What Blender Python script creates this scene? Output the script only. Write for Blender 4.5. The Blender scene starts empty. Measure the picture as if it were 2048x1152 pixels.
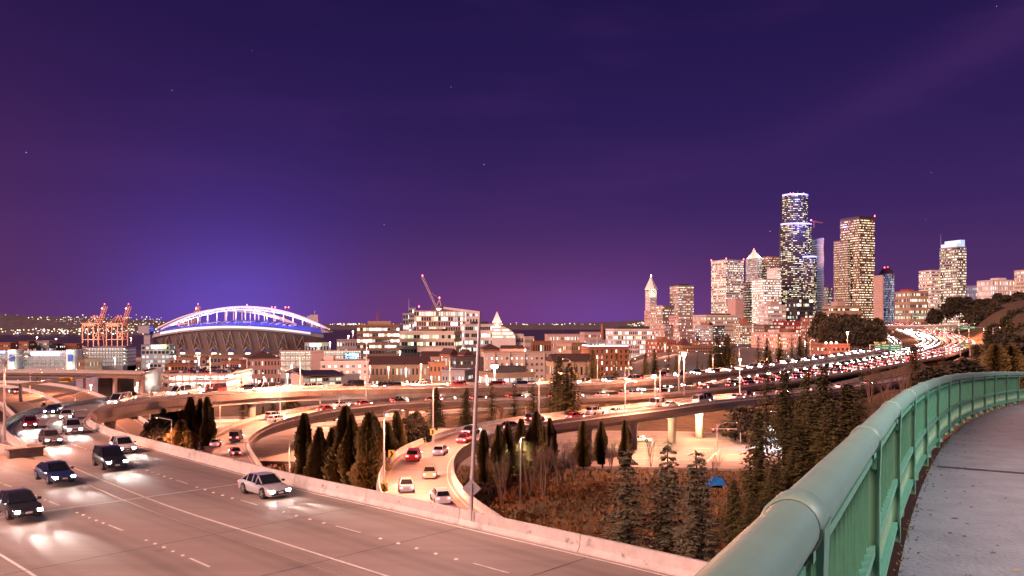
import bpy, math, random
import numpy as np
from mathutils import Vector, Matrix
R = math.radians
SC = bpy.context.scene
COL = SC.collection
# ------------------------------------------------------------------ camera, sky, sun, exposure
F = 1642.0            # focal length in photograph pixels (2048 wide)
HZ = 648.0            # horizon row of the photograph
cam_data = bpy.data.cameras.new('camera')
cam_data.sensor_width = 36.0
cam_data.lens = F / 2048.0 * 36.0
cam_data.shift_y = (HZ - 576.0) / 2048.0
cam_data.clip_start = 0.1
cam_data.clip_end = 60000.0
cam = bpy.data.objects.new('camera', cam_data)
COL.objects.link(cam)
cam.location = (0, 0, 0)
cam.rotation_euler = (R(90), 0, 0)
SC.camera = cam

def lin(r, g, b):
    f = lambda c: (c / 255.0 / 12.92) if c / 255.0 <= 0.04045 else ((c / 255.0 + 0.055) / 1.055) ** 2.4
    return (f(r), f(g), f(b), 1.0)

world = bpy.data.worlds.new('World')
SC.world = world
world.use_nodes = True
nt = world.node_tree
nt.nodes.clear()
N = nt.nodes.new
L = nt.links.new
def wmath(op, a, b=None, c=None):
    n = N('ShaderNodeMath'); n.operation = op
    for i, v in enumerate((a, b, c)):
        if v is None: continue
        if isinstance(v, (int, float)): n.inputs[i].default_value = v
        else: L(v, n.inputs[i])
    return n.outputs[0]
def wmix(fac, a, b, mode='MIX'):
    n = N('ShaderNodeMix'); n.data_type = 'RGBA'; n.blend_type = mode
    if isinstance(fac, (int, float)): n.inputs[0].default_value = fac
    else: L(fac, n.inputs[0])
    for i, v in ((6, a), (7, b)):
        if isinstance(v, tuple): n.inputs[i].default_value = v
        else: L(v, n.inputs[i])
    return n.outputs[2]
tc = N('ShaderNodeTexCoord')
sep = N('ShaderNodeSeparateXYZ'); L(tc.outputs['Generated'], sep.inputs[0])
DX, DY, DZ = sep.outputs
ramp = N('ShaderNodeValToRGB'); L(wmath('MAXIMUM', DZ, 0.0), ramp.inputs[0])
el = ramp.color_ramp.elements
el[0].position = 0.0; el[0].color = lin(100, 56, 104)
el[1].position = 0.62; el[1].color = lin(27, 16, 60)
for p, c in ((0.05, lin(82, 47, 104)), (0.13, lin(62, 36, 98)), (0.24, lin(44, 26, 85)), (0.36, lin(34, 20, 73))):
    e = el.new(p); e.color = c
az = wmath('ARCTAN2', DX, DY)
low = wmath('POWER', wmath('SUBTRACT', 1.0, wmath('MINIMUM', wmath('MAXIMUM', DZ, 0.0), 1.0)), 7.0)
# the city's reddish light dome in the south, the bluish one over the floodlit stadium, violet over the bay
def lobe(a0, wa, z0, wz):
    da = wmath('DIVIDE', wmath('SUBTRACT', az, a0), wa)
    dz = wmath('DIVIDE', wmath('SUBTRACT', DZ, z0), wz)
    return wmath('EXPONENT', wmath('MULTIPLY', wmath('ADD', wmath('MULTIPLY', da, da), wmath('MULTIPLY', dz, dz)), -1.0))
col = ramp.outputs[0]
col = wmix(wmath('MULTIPLY', lobe(-0.85, 0.36, 0.04, 0.24), 0.5), col, lin(108, 52, 86))
col = wmix(wmath('MULTIPLY', lobe(-0.33, 0.15, 0.03, 0.13), 0.45), col, lin(84, 62, 178))
col = wmix(wmath('MULTIPLY', lobe(-0.325, 0.10, 0.015, 0.06), 0.55), col, lin(112, 88, 216))
col = wmix(wmath('MULTIPLY', lobe(0.03, 0.24, 0.0, 0.07), 0.7), col, lin(122, 62, 134))
col = wmix(wmath('MULTIPLY', lobe(0.12, 0.10, 0.0, 0.045), 0.42), col, lin(112, 74, 176))
nz = N('ShaderNodeTexNoise'); nz.inputs['Scale'].default_value = 3.2; nz.inputs['Detail'].default_value = 4.0
mp = N('ShaderNodeMapping'); mp.inputs['Scale'].default_value = (1.0, 1.0, 5.0); mp.inputs['Rotation'].default_value = (0, R(-18), 0)
L(tc.outputs['Generated'], mp.inputs[0]); L(mp.outputs[0], nz.inputs['Vector'])
cl = N('ShaderNodeMapRange'); L(nz.outputs[0], cl.inputs[0])
cl.inputs[1].default_value = 0.5; cl.inputs[2].default_value = 0.8; cl.inputs[3].default_value = 0.0; cl.inputs[4].default_value = 0.16
col = wmix(cl.outputs[0], col, lin(98, 52, 128))
# a thin veil of cloud rising to the right
dv = wmath('DIVIDE', wmath('SUBTRACT', DZ, wmath('ADD', wmath('MULTIPLY', az, 0.38), 0.085)), 0.028)
vb = wmath('MULTIPLY', wmath('EXPONENT', wmath('MULTIPLY', wmath('MULTIPLY', dv, dv), -1.0)), wmath('MINIMUM', wmath('MAXIMUM', wmath('MULTIPLY', wmath('SUBTRACT', az, 0.22), 3.0), 0.0), 1.0))
col = wmix(wmath('MULTIPLY', vb, wmath('MULTIPLY', nz.outputs[0], 0.42)), col, lin(104, 58, 124))
# stars
vo = N('ShaderNodeTexVoronoi'); vo.inputs['Scale'].default_value = 60.0
L(tc.outputs['Generated'], vo.inputs['Vector'])
st = wmath('LESS_THAN', vo.outputs['Distance'], 0.03)
sc_ = N('ShaderNodeSeparateColor'); L(vo.outputs['Color'], sc_.inputs[0])
st = wmath('MULTIPLY', wmath('MULTIPLY', st, wmath('GREATER_THAN', sc_.outputs[0], 0.72)), wmath('GREATER_THAN', DZ, 0.09))
st = wmath('MULTIPLY', st, wmath('ADD', wmath('MULTIPLY', wmath('POWER', sc_.outputs[1], 3.0), 0.8), 0.1))
stc = N('ShaderNodeMix'); stc.data_type = 'RGBA'; stc.blend_type = 'ADD'; stc.inputs[0].default_value = 1.0
L(col, stc.inputs[6])
comb = N('ShaderNodeCombineColor'); L(st, comb.inputs[0]); L(st, comb.inputs[1]); L(st, comb.inputs[2])
L(comb.outputs[0], stc.inputs[7])
bgn = N('ShaderNodeBackground'); L(stc.outputs[2], bgn.inputs[0]); bgn.inputs[1].default_value = 0.70
# a trace of the physical night-side atmosphere
sky = N('ShaderNodeTexSky'); sky.sky_type = 'NISHITA'; sky.sun_disc = False
sky.sun_elevation = R(24); sky.sun_rotation = R(215)
bg2 = N('ShaderNodeBackground'); L(sky.outputs[0], bg2.inputs[0]); bg2.inputs[1].default_value = 0.0004
ads = N('ShaderNodeAddShader'); L(bgn.outputs[0], ads.inputs[0]); L(bg2.outputs[0], ads.inputs[1])
wo = N('ShaderNodeOutputWorld'); L(ads.outputs[0], wo.inputs[0])

sun_d = bpy.data.lights.new('sun', 'SUN')
sun_d.energy = 4.9
sun_d.angle = R(28)
sun_d.color = (1.0, 0.50, 0.41)
sun = bpy.data.objects.new('sun', sun_d); COL.objects.link(sun)
sun.rotation_euler = (R(62), 0, R(-48))

SC.view_settings.view_transform = 'Standard'
SC.view_settings.look = 'None'
SC.view_settings.exposure = 0.42
SC.view_settings.gamma = 1.0
SC.view_settings.use_curve_mapping = False
SC.cycles.use_denoising = True
SC.cycles.max_bounces = 4
SC.cycles.diffuse_bounces = 2
SC.cycles.glossy_bounces = 2
SC.cycles.transparent_max_bounces = 4
SC.cycles.sample_clamp_indirect = 4.0
SC.cycles.use_light_tree = True

# ------------------------------------------------------------------ helpers
def W(px, py, Y):
    """point on the ray through a photograph pixel at depth Y"""
    return Vector(((px - 1024.0) / F * Y, Y, (HZ - py) / F * Y))
def WX(px, Y): return (px - 1024.0) / F * Y
def WZ(py, Y): return (HZ - py) / F * Y
def interp(x, pts):
    if x <= pts[0][0]: return pts[0][1]
    for (a, va), (b, vb) in zip(pts, pts[1:]):
        if x <= b: return va + (vb - va) * (x - a) / (b - a)
    return pts[-1][1]
def sstep(a, b, x):
    t = min(1.0, max(0.0, (x - a) / (b - a))); return t * t * (3 - 2 * t)

class MB:
    """collects faces, then links them as one mesh object"""
    def __init__(s): s.v = []; s.f = []; s.m = []; s.c = []
    def face(s, pts, m=0, c=None):
        n = len(s.v); s.v.extend([tuple(p) for p in pts]); s.f.append(tuple(range(n, n + len(pts)))); s.m.append(m); s.c.append(c)
    def mesh_faces(s, verts, faces, m=0):
        n = len(s.v); s.v.extend([tuple(p) for p in verts])
        for f in faces: s.f.append(tuple(i + n for i in f)); s.m.append(m); s.c.append(None)
    def box(s, c, d, rz=0.0, m=0, mat=None):
        hx, hy, hz = d[0] / 2, d[1] / 2, d[2] / 2
        ca, sa = math.cos(rz), math.sin(rz)
        vs = []
        for z in (-hz, hz):
            for x, y in ((-hx, -hy), (hx, -hy), (hx, hy), (-hx, hy)):
                p = Vector((x, y, z))
                if mat is not None: p = mat @ p
                else: p = Vector((x * ca - y * sa, x * sa + y * ca, z))
                vs.append((p.x + c[0], p.y + c[1], p.z + c[2]))
        s.mesh_faces(vs, ((3, 2, 1, 0), (4, 5, 6, 7), (0, 1, 5, 4), (1, 2, 6, 5), (2, 3, 7, 6), (3, 0, 4, 7)), m)
    def prism(s, poly, z0, z1, m=0, top=True):
        n = len(poly)
        lo = [(p[0], p[1], z0) for p in poly]; hi = [(p[0], p[1], z1) for p in poly]
        fs = [(i, (i + 1) % n, n + (i + 1) % n, n + i) for i in range(n)]
        if top: fs += [tuple(range(n - 1, -1, -1)), tuple(range(n, 2 * n))]
        s.mesh_faces(lo + hi, fs, m)
    def bar(s, a, b, w, d=None, m=0):
        a = Vector(a); b = Vector(b); d = d or w
        q = (b - a); ln = q.length
        if ln < 1e-6: return
        s.box((a + b) / 2, (w, d, ln), m=m, mat=q.to_track_quat('Z', 'Y').to_matrix())
    def tube(s, pts, r, n=6, m=0, cap=True):
        pts = [Vector(p) for p in pts]; k = len(pts)
        rs = r if isinstance(r, (list, tuple)) else [r] * k
        vs = []
        for i, p in enumerate(pts):
            t = (pts[min(i + 1, k - 1)] - pts[max(i - 1, 0)]).normalized()
            up = Vector((0, 0, 1)) if abs(t.z) < 0.9 else Vector((0, 1, 0))
            a = t.cross(up).normalized(); b = a.cross(t)
            for j in range(n):
                th = 2 * math.pi * j / n
                vs.append(p + (a * math.cos(th) + b * math.sin(th)) * rs[i])
        fs = [(i * n + j, i * n + (j + 1) % n, (i + 1) * n + (j + 1) % n, (i + 1) * n + j) for i in range(k - 1) for j in range(n)]
        if cap: fs += [tuple(range(n - 1, -1, -1)), tuple((k - 1) * n + j for j in range(n))]
        s.mesh_faces(vs, fs, m)
    def loft(s, rings, m=0, cap=True, close=True):
        n = len(rings[0]); vs = [p for r in rings for p in r]
        jn = n if close else n - 1
        fs = [(i * n + j, i * n + (j + 1) % n, (i + 1) * n + (j + 1) % n, (i + 1) * n + j) for i in range(len(rings) - 1) for j in range(jn)]
        if cap: fs += [tuple(range(n - 1, -1, -1)), tuple((len(rings) - 1) * n + j for j in range(n))]
        s.mesh_faces(vs, fs, m)
    def mesh(s, name, mats, smooth=False):
        me = bpy.data.meshes.new(name)
        me.from_pydata(s.v, [], s.f)
        for mt in (mats if isinstance(mats, (list, tuple)) else [mats]): me.materials.append(mt)
        if any(s.m): me.polygons.foreach_set('material_index', s.m)
        if any(c is not None for c in s.c):
            at = me.color_attributes.new('lit', 'FLOAT_COLOR', 'CORNER')
            buf = []
            for f, c in zip(s.f, s.c):
                buf.extend((c or (0, 0, 0, 1)) * len(f))
            at.data.foreach_set('color', buf)
        if smooth: me.polygons.foreach_set('use_smooth', [True] * len(s.f))
        me.update()
        return me
    def soft(s, name, mats, ang=38):
        me = s.mesh(name, mats, True); me.set_sharp_from_angle(angle=R(ang)); return me
    def build(s, name, mats, parent=None, smooth=False, kind=None):
        return link(name, s.mesh(name, mats, smooth), parent, kind)

def link(name, data, parent=None, kind=None):
    o = bpy.data.objects.new(name, data); COL.objects.link(o)
    if parent is not None:
        o.parent = parent
        o.matrix_parent_inverse = Matrix.Identity(4)
    if kind: o['kind'] = kind
    return o
def tag(o, label, cat, group=None):
    o['label'] = label; o['category'] = cat
    if group: o['group'] = group
    return o
def thing(name, label, cat, loc=(0, 0, 0), rz=0.0, group=None):
    o = bpy.data.objects.new(name, None); COL.objects.link(o)
    o.empty_display_size = 0.2
    o.location = loc; o.rotation_euler = (0, 0, rz)
    return tag(o, label, cat, group)
def copy_tree(o, parent=None):
    c = o.copy(); COL.objects.link(c); c.parent = parent
    for ch in list(o.children): copy_tree(ch, c)
    return c
ORD = ['first', 'second', 'third', 'fourth', 'fifth', 'sixth', 'seventh', 'eighth', 'ninth', 'tenth', 'eleventh', 'twelfth', 'thirteenth', 'fourteenth', 'fifteenth', 'sixteenth', 'seventeenth', 'eighteenth', 'nineteenth', 'twentieth']
def ordinal(i):
    if i < 20: return ORD[i]
    n = i + 1
    return '%d%s' % (n, 'th' if 10 <= n % 100 <= 20 else {1: 'st', 2: 'nd', 3: 'rd'}.get(n % 10, 'th'))

# ------------------------------------------------------------------ materials
MATS = {}
def mat(name, color, rough=0.65, metal=0.0, var=0.18, scale=1.5, bump=0.0, spec=0.4, stretch=None, wear=None, coord='Object'):
    if name in MATS: return MATS[name]
    m = bpy.data.materials.new(name); m.use_nodes = True
    t = m.node_tree; b = t.nodes['Principled BSDF']
    b.inputs['Roughness'].default_value = rough; b.inputs['Metallic'].default_value = metal
    b.inputs['Specular IOR Level'].default_value = spec
    c = tuple(color) + (1.0,)
    if var > 0:
        co = t.nodes.new('ShaderNodeTexCoord'); mpn = t.nodes.new('ShaderNodeMapping')
        t.links.new(co.outputs[coord], mpn.inputs[0])
        if stretch: mpn.inputs['Scale'].default_value = stretch[0]; mpn.inputs['Rotation'].default_value = stretch[1]
        n1 = t.nodes.new('ShaderNodeTexNoise'); n1.inputs['Scale'].default_value = scale; n1.inputs['Detail'].default_value = 6.0; n1.inputs['Roughness'].default_value = 0.65
        t.links.new(mpn.outputs[0], n1.inputs['Vector'])
        mr = t.nodes.new('ShaderNodeMapRange'); mr.inputs[1].default_value = 0.25; mr.inputs[2].default_value = 0.75
        mr.inputs[3].default_value = 1 - var; mr.inputs[4].default_value = 1 + var
        t.links.new(n1.outputs[0], mr.inputs[0])
        mx = t.nodes.new('ShaderNodeMix'); mx.data_type = 'RGBA'; mx.blend_type = 'MULTIPLY'; mx.inputs[0].default_value = 1.0
        mx.inputs[6].default_value = c
        t.links.new(mr.outputs[0], mx.inputs[7])
        out = mx.outputs[2]
        if wear:
            n2 = t.nodes.new('ShaderNodeTexNoise'); n2.inputs['Scale'].default_value = wear[1]; n2.inputs['Detail'].default_value = 8.0; n2.inputs['Roughness'].default_value = 0.7
            t.links.new(co.outputs[coord], n2.inputs['Vector'])
            w2 = t.nodes.new('ShaderNodeMapRange'); w2.inputs[1].default_value = wear[2]; w2.inputs[2].default_value = wear[2] + 0.12
            t.links.new(n2.outputs[0], w2.inputs[0])
            m2 = t.nodes.new('ShaderNodeMix'); m2.data_type = 'RGBA'
            t.links.new(w2.outputs[0], m2.inputs[0]); t.links.new(out, m2.inputs[6]); m2.inputs[7].default_value = tuple(wear[0]) + (1.0,)
            out = m2.outputs[2]
        t.links.new(out, b.inputs['Base Color'])
        if bump:
            bp = t.nodes.new('ShaderNodeBump'); bp.inputs['Strength'].default_value = bump; bp.inputs['Distance'].default_value = 0.02
            n3 = t.nodes.new('ShaderNodeTexNoise'); n3.inputs['Scale'].default_value = scale * 12; n3.inputs['Detail'].default_value = 5.0
            t.links.new(co.outputs[coord], n3.inputs['Vector']); t.links.new(n3.outputs[0], bp.inputs['Height'])
            t.links.new(bp.outputs[0], b.inputs['Normal'])
    else:
        b.inputs['Base Color'].default_value = c
    MATS[name] = m
    return m
def glow(name, color, strength, sample=False):
    if name in MATS: return MATS[name]
    m = bpy.data.materials.new(name); m.use_nodes = True
    b = m.node_tree.nodes['Principled BSDF']
    b.inputs['Base Color'].default_value = (0.6, 0.6, 0.6, 1)
    b.inputs['Emission Color'].default_value = tuple(color) + (1.0,)
    b.inputs['Emission Strength'].default_value = strength
    if not sample: m.cycles.emission_sampling = 'NONE'
    MATS[name] = m
    return m
def window_material():
    m = bpy.data.materials.new('window_glass'); m.use_nodes = True
    t = m.node_tree; b = t.nodes['Principled BSDF']
    b.inputs['Base Color'].default_value = (0.02, 0.022, 0.03, 1); b.inputs['Roughness'].default_value = 0.12
    a = t.nodes.new('ShaderNodeAttribute'); a.attribute_name = 'lit'
    t.links.new(a.outputs['Color'], b.inputs['Emission Color']); b.inputs['Emission Strength'].default_value = 1.0
    m.cycles.emission_sampling = 'NONE'
    return m
WIN = window_material()
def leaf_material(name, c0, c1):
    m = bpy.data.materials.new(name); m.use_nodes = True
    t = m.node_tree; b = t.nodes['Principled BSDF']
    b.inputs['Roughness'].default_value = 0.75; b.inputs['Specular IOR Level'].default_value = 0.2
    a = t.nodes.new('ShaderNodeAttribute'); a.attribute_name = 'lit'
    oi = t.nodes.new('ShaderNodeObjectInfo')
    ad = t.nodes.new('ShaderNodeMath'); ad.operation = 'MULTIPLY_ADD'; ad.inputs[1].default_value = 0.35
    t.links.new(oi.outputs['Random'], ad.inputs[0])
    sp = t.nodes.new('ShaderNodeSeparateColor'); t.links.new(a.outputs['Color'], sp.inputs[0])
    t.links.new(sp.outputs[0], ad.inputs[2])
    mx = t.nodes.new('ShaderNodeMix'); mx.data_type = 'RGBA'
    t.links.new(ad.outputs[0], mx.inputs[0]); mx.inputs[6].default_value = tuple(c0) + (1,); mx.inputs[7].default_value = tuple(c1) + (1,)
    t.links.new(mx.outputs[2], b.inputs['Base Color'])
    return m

ROT = (0, 0, R(-46))
M_DECK = mat('road_concrete', (0.29, 0.25, 0.225), 0.62, var=0.16, scale=0.9, bump=0.25, stretch=((0.06, 1.1, 1), (0, 0, R(46))), wear=((0.21, 0.18, 0.165), 0.35, 0.58))
def add_lane_wear(m, ang, off, lane):
    t = m.node_tree; b = t.nodes['Principled BSDF']; src = b.inputs['Base Color'].links[0].from_socket
    def mth(op, a, c=None):
        n = t.nodes.new('ShaderNodeMath'); n.operation = op
        for i, v in enumerate((a, c)):
            if v is None: continue
            if isinstance(v, (int, float)): n.inputs[i].default_value = v
            else: t.links.new(v, n.inputs[i])
        return n.outputs[0]
    co = t.nodes.new('ShaderNodeTexCoord'); sp = t.nodes.new('ShaderNodeSeparateXYZ'); t.links.new(co.outputs['Object'], sp.inputs[0])
    u = mth('ADD', mth('MULTIPLY', sp.outputs[0], -math.sin(ang)), mth('MULTIPLY', sp.outputs[1], math.cos(ang)))
    f = mth('ABSOLUTE', mth('SUBTRACT', mth('FRACT', mth('DIVIDE', mth('ADD', u, off), lane)), 0.5))      # 0 lane centre, .5 lane line
    nz_ = t.nodes.new('ShaderNodeTexNoise'); nz_.inputs['Scale'].default_value = 0.12; nz_.inputs['Detail'].default_value = 5.0; t.links.new(co.outputs['Object'], nz_.inputs['Vector'])
    oil = mth('MULTIPLY', mth('EXPONENT', mth('MULTIPLY', mth('MULTIPLY', f, f), -90.0)), 0.30)              # oil drip line down the lane middle
    g = mth('SUBTRACT', f, 0.21); trk = mth('MULTIPLY', mth('EXPONENT', mth('MULTIPLY', mth('MULTIPLY', g, g), -260.0)), 0.16)   # tyre tracks
    fac = mth('SUBTRACT', 1.0, mth('MULTIPLY', mth('ADD', oil, trk), mth('ADD', nz_.outputs[0], 0.35)))
    mx = t.nodes.new('ShaderNodeMix'); mx.data_type = 'RGBA'; mx.blend_type = 'MULTIPLY'; mx.inputs[0].default_value = 1.0
    t.links.new(src, mx.inputs[6]); t.links.new(fac, mx.inputs[7]); src = mx.outputs[2]
    vz = t.nodes.new('ShaderNodeTexVoronoi'); vz.inputs['Scale'].default_value = 0.55; t.links.new(co.outputs['Object'], vz.inputs['Vector'])      # drips and small patches
    sc2 = t.nodes.new('ShaderNodeSeparateColor'); t.links.new(vz.outputs['Color'], sc2.inputs[0])
    spot = mth('MULTIPLY', mth('LESS_THAN', vz.outputs['Distance'], mth('MULTIPLY', sc2.outputs[1], 0.20)), mth('GREATER_THAN', sc2.outputs[0], 0.72))
    m2 = t.nodes.new('ShaderNodeMix'); m2.data_type = 'RGBA'; t.links.new(mth('MULTIPLY', spot, 0.35), m2.inputs[0]); t.links.new(src, m2.inputs[6]); m2.inputs[7].default_value = (0.1, 0.085, 0.075, 1)
    t.links.new(m2.outputs[2], b.inputs['Base Color'])
M_NEAR = mat('deck_concrete', (0.255, 0.208, 0.18), 0.6, var=0.14, scale=0.9, bump=0.3, stretch=((0.05, 1.3, 1), (0, 0, R(46))), wear=((0.21, 0.18, 0.16), 0.4, 0.6))
add_lane_wear(M_NEAR, math.atan2(0.694, -0.72), 0.9, 4.7)
M_ASPH = mat('road_asphalt', (0.16, 0.145, 0.135), 0.7, var=0.2, scale=0.3, bump=0.2)
M_BARR = mat('barrier_concrete', (0.44, 0.41, 0.38), 0.85, var=0.22, scale=1.2, bump=0.5, wear=((0.14, 0.13, 0.12), 1.1, 0.58))
M_GIRD = mat('girder_concrete', (0.50, 0.43, 0.38), 0.8, var=0.15, scale=0.5, bump=0.2)
M_PAINT = mat('road_paint', (0.62, 0.6, 0.55), 0.6, var=0.25, scale=2.5)
M_YPAINT = mat('road_paint_yellow', (0.6, 0.42, 0.12), 0.6, var=0.2, scale=2.5)
M_JOINT = mat('expansion_joint', (0.5, 0.48, 0.45), 0.5, var=0.1)
M_STEEL = mat('galvanised_steel', (0.42, 0.41, 0.4), 0.45, metal=0.5, var=0.12, scale=3)
M_DSTEEL = mat('dark_steel', (0.06, 0.05, 0.05), 0.5, metal=0.3, var=0.1)
M_DIRT = mat('grass_and_dirt', (0.095, 0.06, 0.03), 0.95, var=0.5, scale=0.35, bump=0.6, wear=((0.05, 0.042, 0.018), 0.12, 0.5))
M_CITY = mat('city_ground', (0.11, 0.10, 0.095), 0.85, var=0.3, scale=0.05)
M_BLACK = mat('black_rubber', (0.015, 0.015, 0.016), 0.7, var=0.0)
# ------------------------------------------------------------------ road paths
def smooth(pts, step=3.0):
    pts = [Vector(p) for p in pts]
    P = [pts[0] * 2 - pts[1]] + pts + [pts[-1] * 2 - pts[-2]]
    out = []
    for i in range(1, len(P) - 2):
        a, b, c, d = P[i - 1:i + 3]
        n = max(2, int((c - b).length / step))
        for k in range(n):
            t = k / n
            out.append(0.5 * ((2 * b) + (c - a) * t + (2 * a - 5 * b + 4 * c - d) * t * t + (3 * b - a - 3 * c + d) * t ** 3))
    out.append(P[-2].copy())
    return out
def lefts(path):
    res = []
    for i in range(len(path)):
        t = path[min(i + 1, len(path) - 1)] - path[max(i - 1, 0)]
        res.append(Vector((-t.y, t.x, 0)).normalized())
    return res
def offset(path, d):
    return [p + n * (d[i] if isinstance(d, list) else d) for i, (p, n) in enumerate(zip(path, lefts(path)))]
def arclen(path):
    s = [0.0]
    for a, b in zip(path, path[1:]): s.append(s[-1] + (b - a).length)
    return s
def at_len(path, s, S=None):
    S = S or arclen(path)
    for i in range(len(S) - 1):
        if S[i + 1] >= s:
            t = (s - S[i]) / max(1e-6, S[i + 1] - S[i])
            return path[i].lerp(path[i + 1], t), (path[i + 1] - path[i]).normalized()
    return path[-1].copy(), (path[-1] - path[-2]).normalized()
def strip(mb, A, B, dz=0.0, m=0):
    """sheet between two point lists (A right of travel, B left)"""
    n = len(A); up = Vector((0, 0, dz))
    mb.mesh_faces([p + up for p in A] + [p + up for p in B], [(i, i + 1, n + i + 1, n + i) for i in range(n - 1)], m)

ROADS = {}       # name -> (path, d0, d1, atgrade)
def road(name, path, d0, d1, thick=1.2, girder=None, matr=None, barrier=(True, True), lines=(), dashes=(), atgrade=False, bh=0.9, seg=9.0, cols=(), line_mat=None, fine=False):
    """path: list of points on the right edge line; surface spans offsets d0..d1 to the left"""
    matr = matr or M_DECK
    A, B = offset(path, d0), offset(path, d1)
    mb = MB()
    strip(mb, A, B)
    if not atgrade:
        dn = Vector((0, 0, -thick))
        strip(mb, [p + dn for p in B], [p + dn for p in A])
        strip(mb, [p + dn for p in A], A); strip(mb, B, [p + dn for p in B])
    else:
        dn = Vector((0, 0, -0.9)); strip(mb, [p + dn for p in A], A); strip(mb, B, [p + dn for p in B])
        for q in (0, -1): mb.face([A[q], B[q], B[q] + dn, A[q] + dn])
    root = mb.build(name, matr, kind='structure')
    if girder:
        gw, gh = girder
        g = MB(); mid = (d0 + d1) / 2
        C0, C1 = offset(path, mid - gw / 2), offset(path, mid + gw / 2)
        t0 = Vector((0, 0, -thick)); t1 = Vector((0, 0, -thick - gh))
        strip(g, [p + t1 for p in C0], [p + t0 for p in C0]); strip(g, [p + t0 for p in C1], [p + t1 for p in C1])
        strip(g, [p + t1 for p in C1], [p + t1 for p in C0])
        g.build('girder', M_GIRD, root)
    # jersey barriers, cast in segments with open joints
    S = arclen(path)
    for side, on in enumerate(barrier):
        if not on: continue
        rng = on if isinstance(on, tuple) else (0.0, S[-1])
        d = d0 + 0.32 if side == 0 else d1 - 0.32
        E = offset(path, d)
        SE = arclen(E); sg = -1 if side == 0 else 1
        k0, k1 = rng[0] / S[-1] * SE[-1], rng[1] / S[-1] * SE[-1]
        nseg = max(1, int((k1 - k0) / seg))
        for q in range(nseg):
            a = k0 + (k1 - k0) * q / nseg + 0.02; b = k0 + (k1 - k0) * (q + 1) / nseg - 0.02
            n = max(2, int((b - a) / 2.5) + 1)
            bm_ = MB(); rings = []
            for j in range(n):
                p, t = at_len(E, a + (b - a) * j / (n - 1), SE)
                nl = Vector((-t.y, t.x, 0)).normalized()
                prof = ((-0.30, 0.0), (-0.30, 0.08), (-0.13, 0.33), (-0.085, bh), (0.085, bh), (0.13, 0.33), (0.30, 0.08), (0.30, 0.0))
                rings.append([p + nl * u + Vector((0, 0, z)) for u, z in prof])
            bm_.loft(rings)
            bm_.build('barrier_segment', M_BARR, root)
    lm = MB()
    for d in lines:
        d, w, ym = (d + (0,))[:3] if len(d) == 2 else d
        strip(lm, offset(path, d - w / 2), offset(path, d + w / 2), 0.03, ym)
    for d, w, ln, gap in dashes:
        E = offset(path, d); SE = arclen(E); s = 2.0
        while s + ln < SE[-1]:
            p, t = at_len(E, s, SE); q, t2 = at_len(E, s + ln, SE)
            n1 = Vector((-t.y, t.x, 0)).normalized() * w / 2; n2 = Vector((-t2.y, t2.x, 0)).normalized() * w / 2
            up = Vector((0, 0, 0.035))
            lm.face([p - n1 + up, q - n2 + up, q + n2 + up, p + n1 + up])
            if fine:
                for k in range(5):
                    c, _ = at_len(E, s + ln + 1.2 + k * 1.5, SE)
                    lm.tube([c + Vector((0, 0, 0.0)), c + Vector((0, 0, 0.03)), c + Vector((0, 0, 0.05))], [0.13, 0.11, 0.05], 6)
            s += ln + gap
    if lm.f: lm.build('lane_marking', [line_mat or M_PAINT, M_YPAINT], root)
    for s, zg in cols:
        p, t = at_len(path, s, S); nl = Vector((-t.y, t.x, 0)).normalized()
        p = p + nl * (d0 + d1) / 2
        top = p.z - thick - (girder[1] if girder else 0)
        cm = MB()
        cm.tube([(p.x, p.y, zg - 1), (p.x, p.y, top - 1.4), (p.x, p.y, top)], [0.95, 0.95, 1.25], 12)
        cm.build('column', M_GIRD, root, smooth=False)
    ROADS[name] = (path, d0, d1, atgrade)
    return root

def zdeck(Y):
    return interp(Y, [(0, -12.0), (55, -12.0), (72.8, -12.5), (89, -13.3), (104.5, -14.0), (120, -14.6), (134, -15.0), (160, -15.4)])
# curved ramp: its inner barrier line, from the near end round the bend and off towards the city
rampA = [(30.0, 18.6, -12), (22.0, 26.3, -12), (8.9, 38.9, -12), (4.0, 43.4, -12), (-0.7, 47.6, -12), (-7.4, 53.6, -12), (-15.9, 61.8, 0), (-25.9, 72.8, 0), (-39.2, 89, 0), (-51.2, 104.5, 0), (-61.5, 120, 0), (-68, 134, 0), (-71, 146, 0), (-70.5, 160, 0)]
rampA = [(x, y, zdeck(y)) for x, y, z in rampA]
rampA += [tuple(W(*t)) for t in ((400, 795, 175), (512, 786, 190), (650, 781, 208), (800, 778, 225), (1000, 775, 245), (1150, 772, 262), (1300, 762, 285), (1400, 752, 305), (1500, 741, 335), (1600, 727, 375), (1700, 712, 425), (1770, 701, 470))]
PA = smooth(rampA, 3.0)
iA = max(i for i, p in enumerate(PA) if p.y < 62)
SA = arclen(PA)
for p in PA[iA:]: p.z += 0.0
# through carriageway on the same deck: straight on to the left
dirT = Vector((-0.72, 0.694, 0)).normalized()
PT = []
base = Vector((8.9, 38.9, 0)) - dirT * 30
for k in range(0, 66):
    p = base + dirT * (k * 3.0); p.z = zdeck(p.y) - 0.025; PT.append(p)
def through_right(i):
    return 0.35 if PT[i].y < 66 else min(9.2, 0.35 + (PT[i].y - 66) * 0.42)
LT = [Vector((-dirT.y, dirT.x, 0))] * len(PT)
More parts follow.
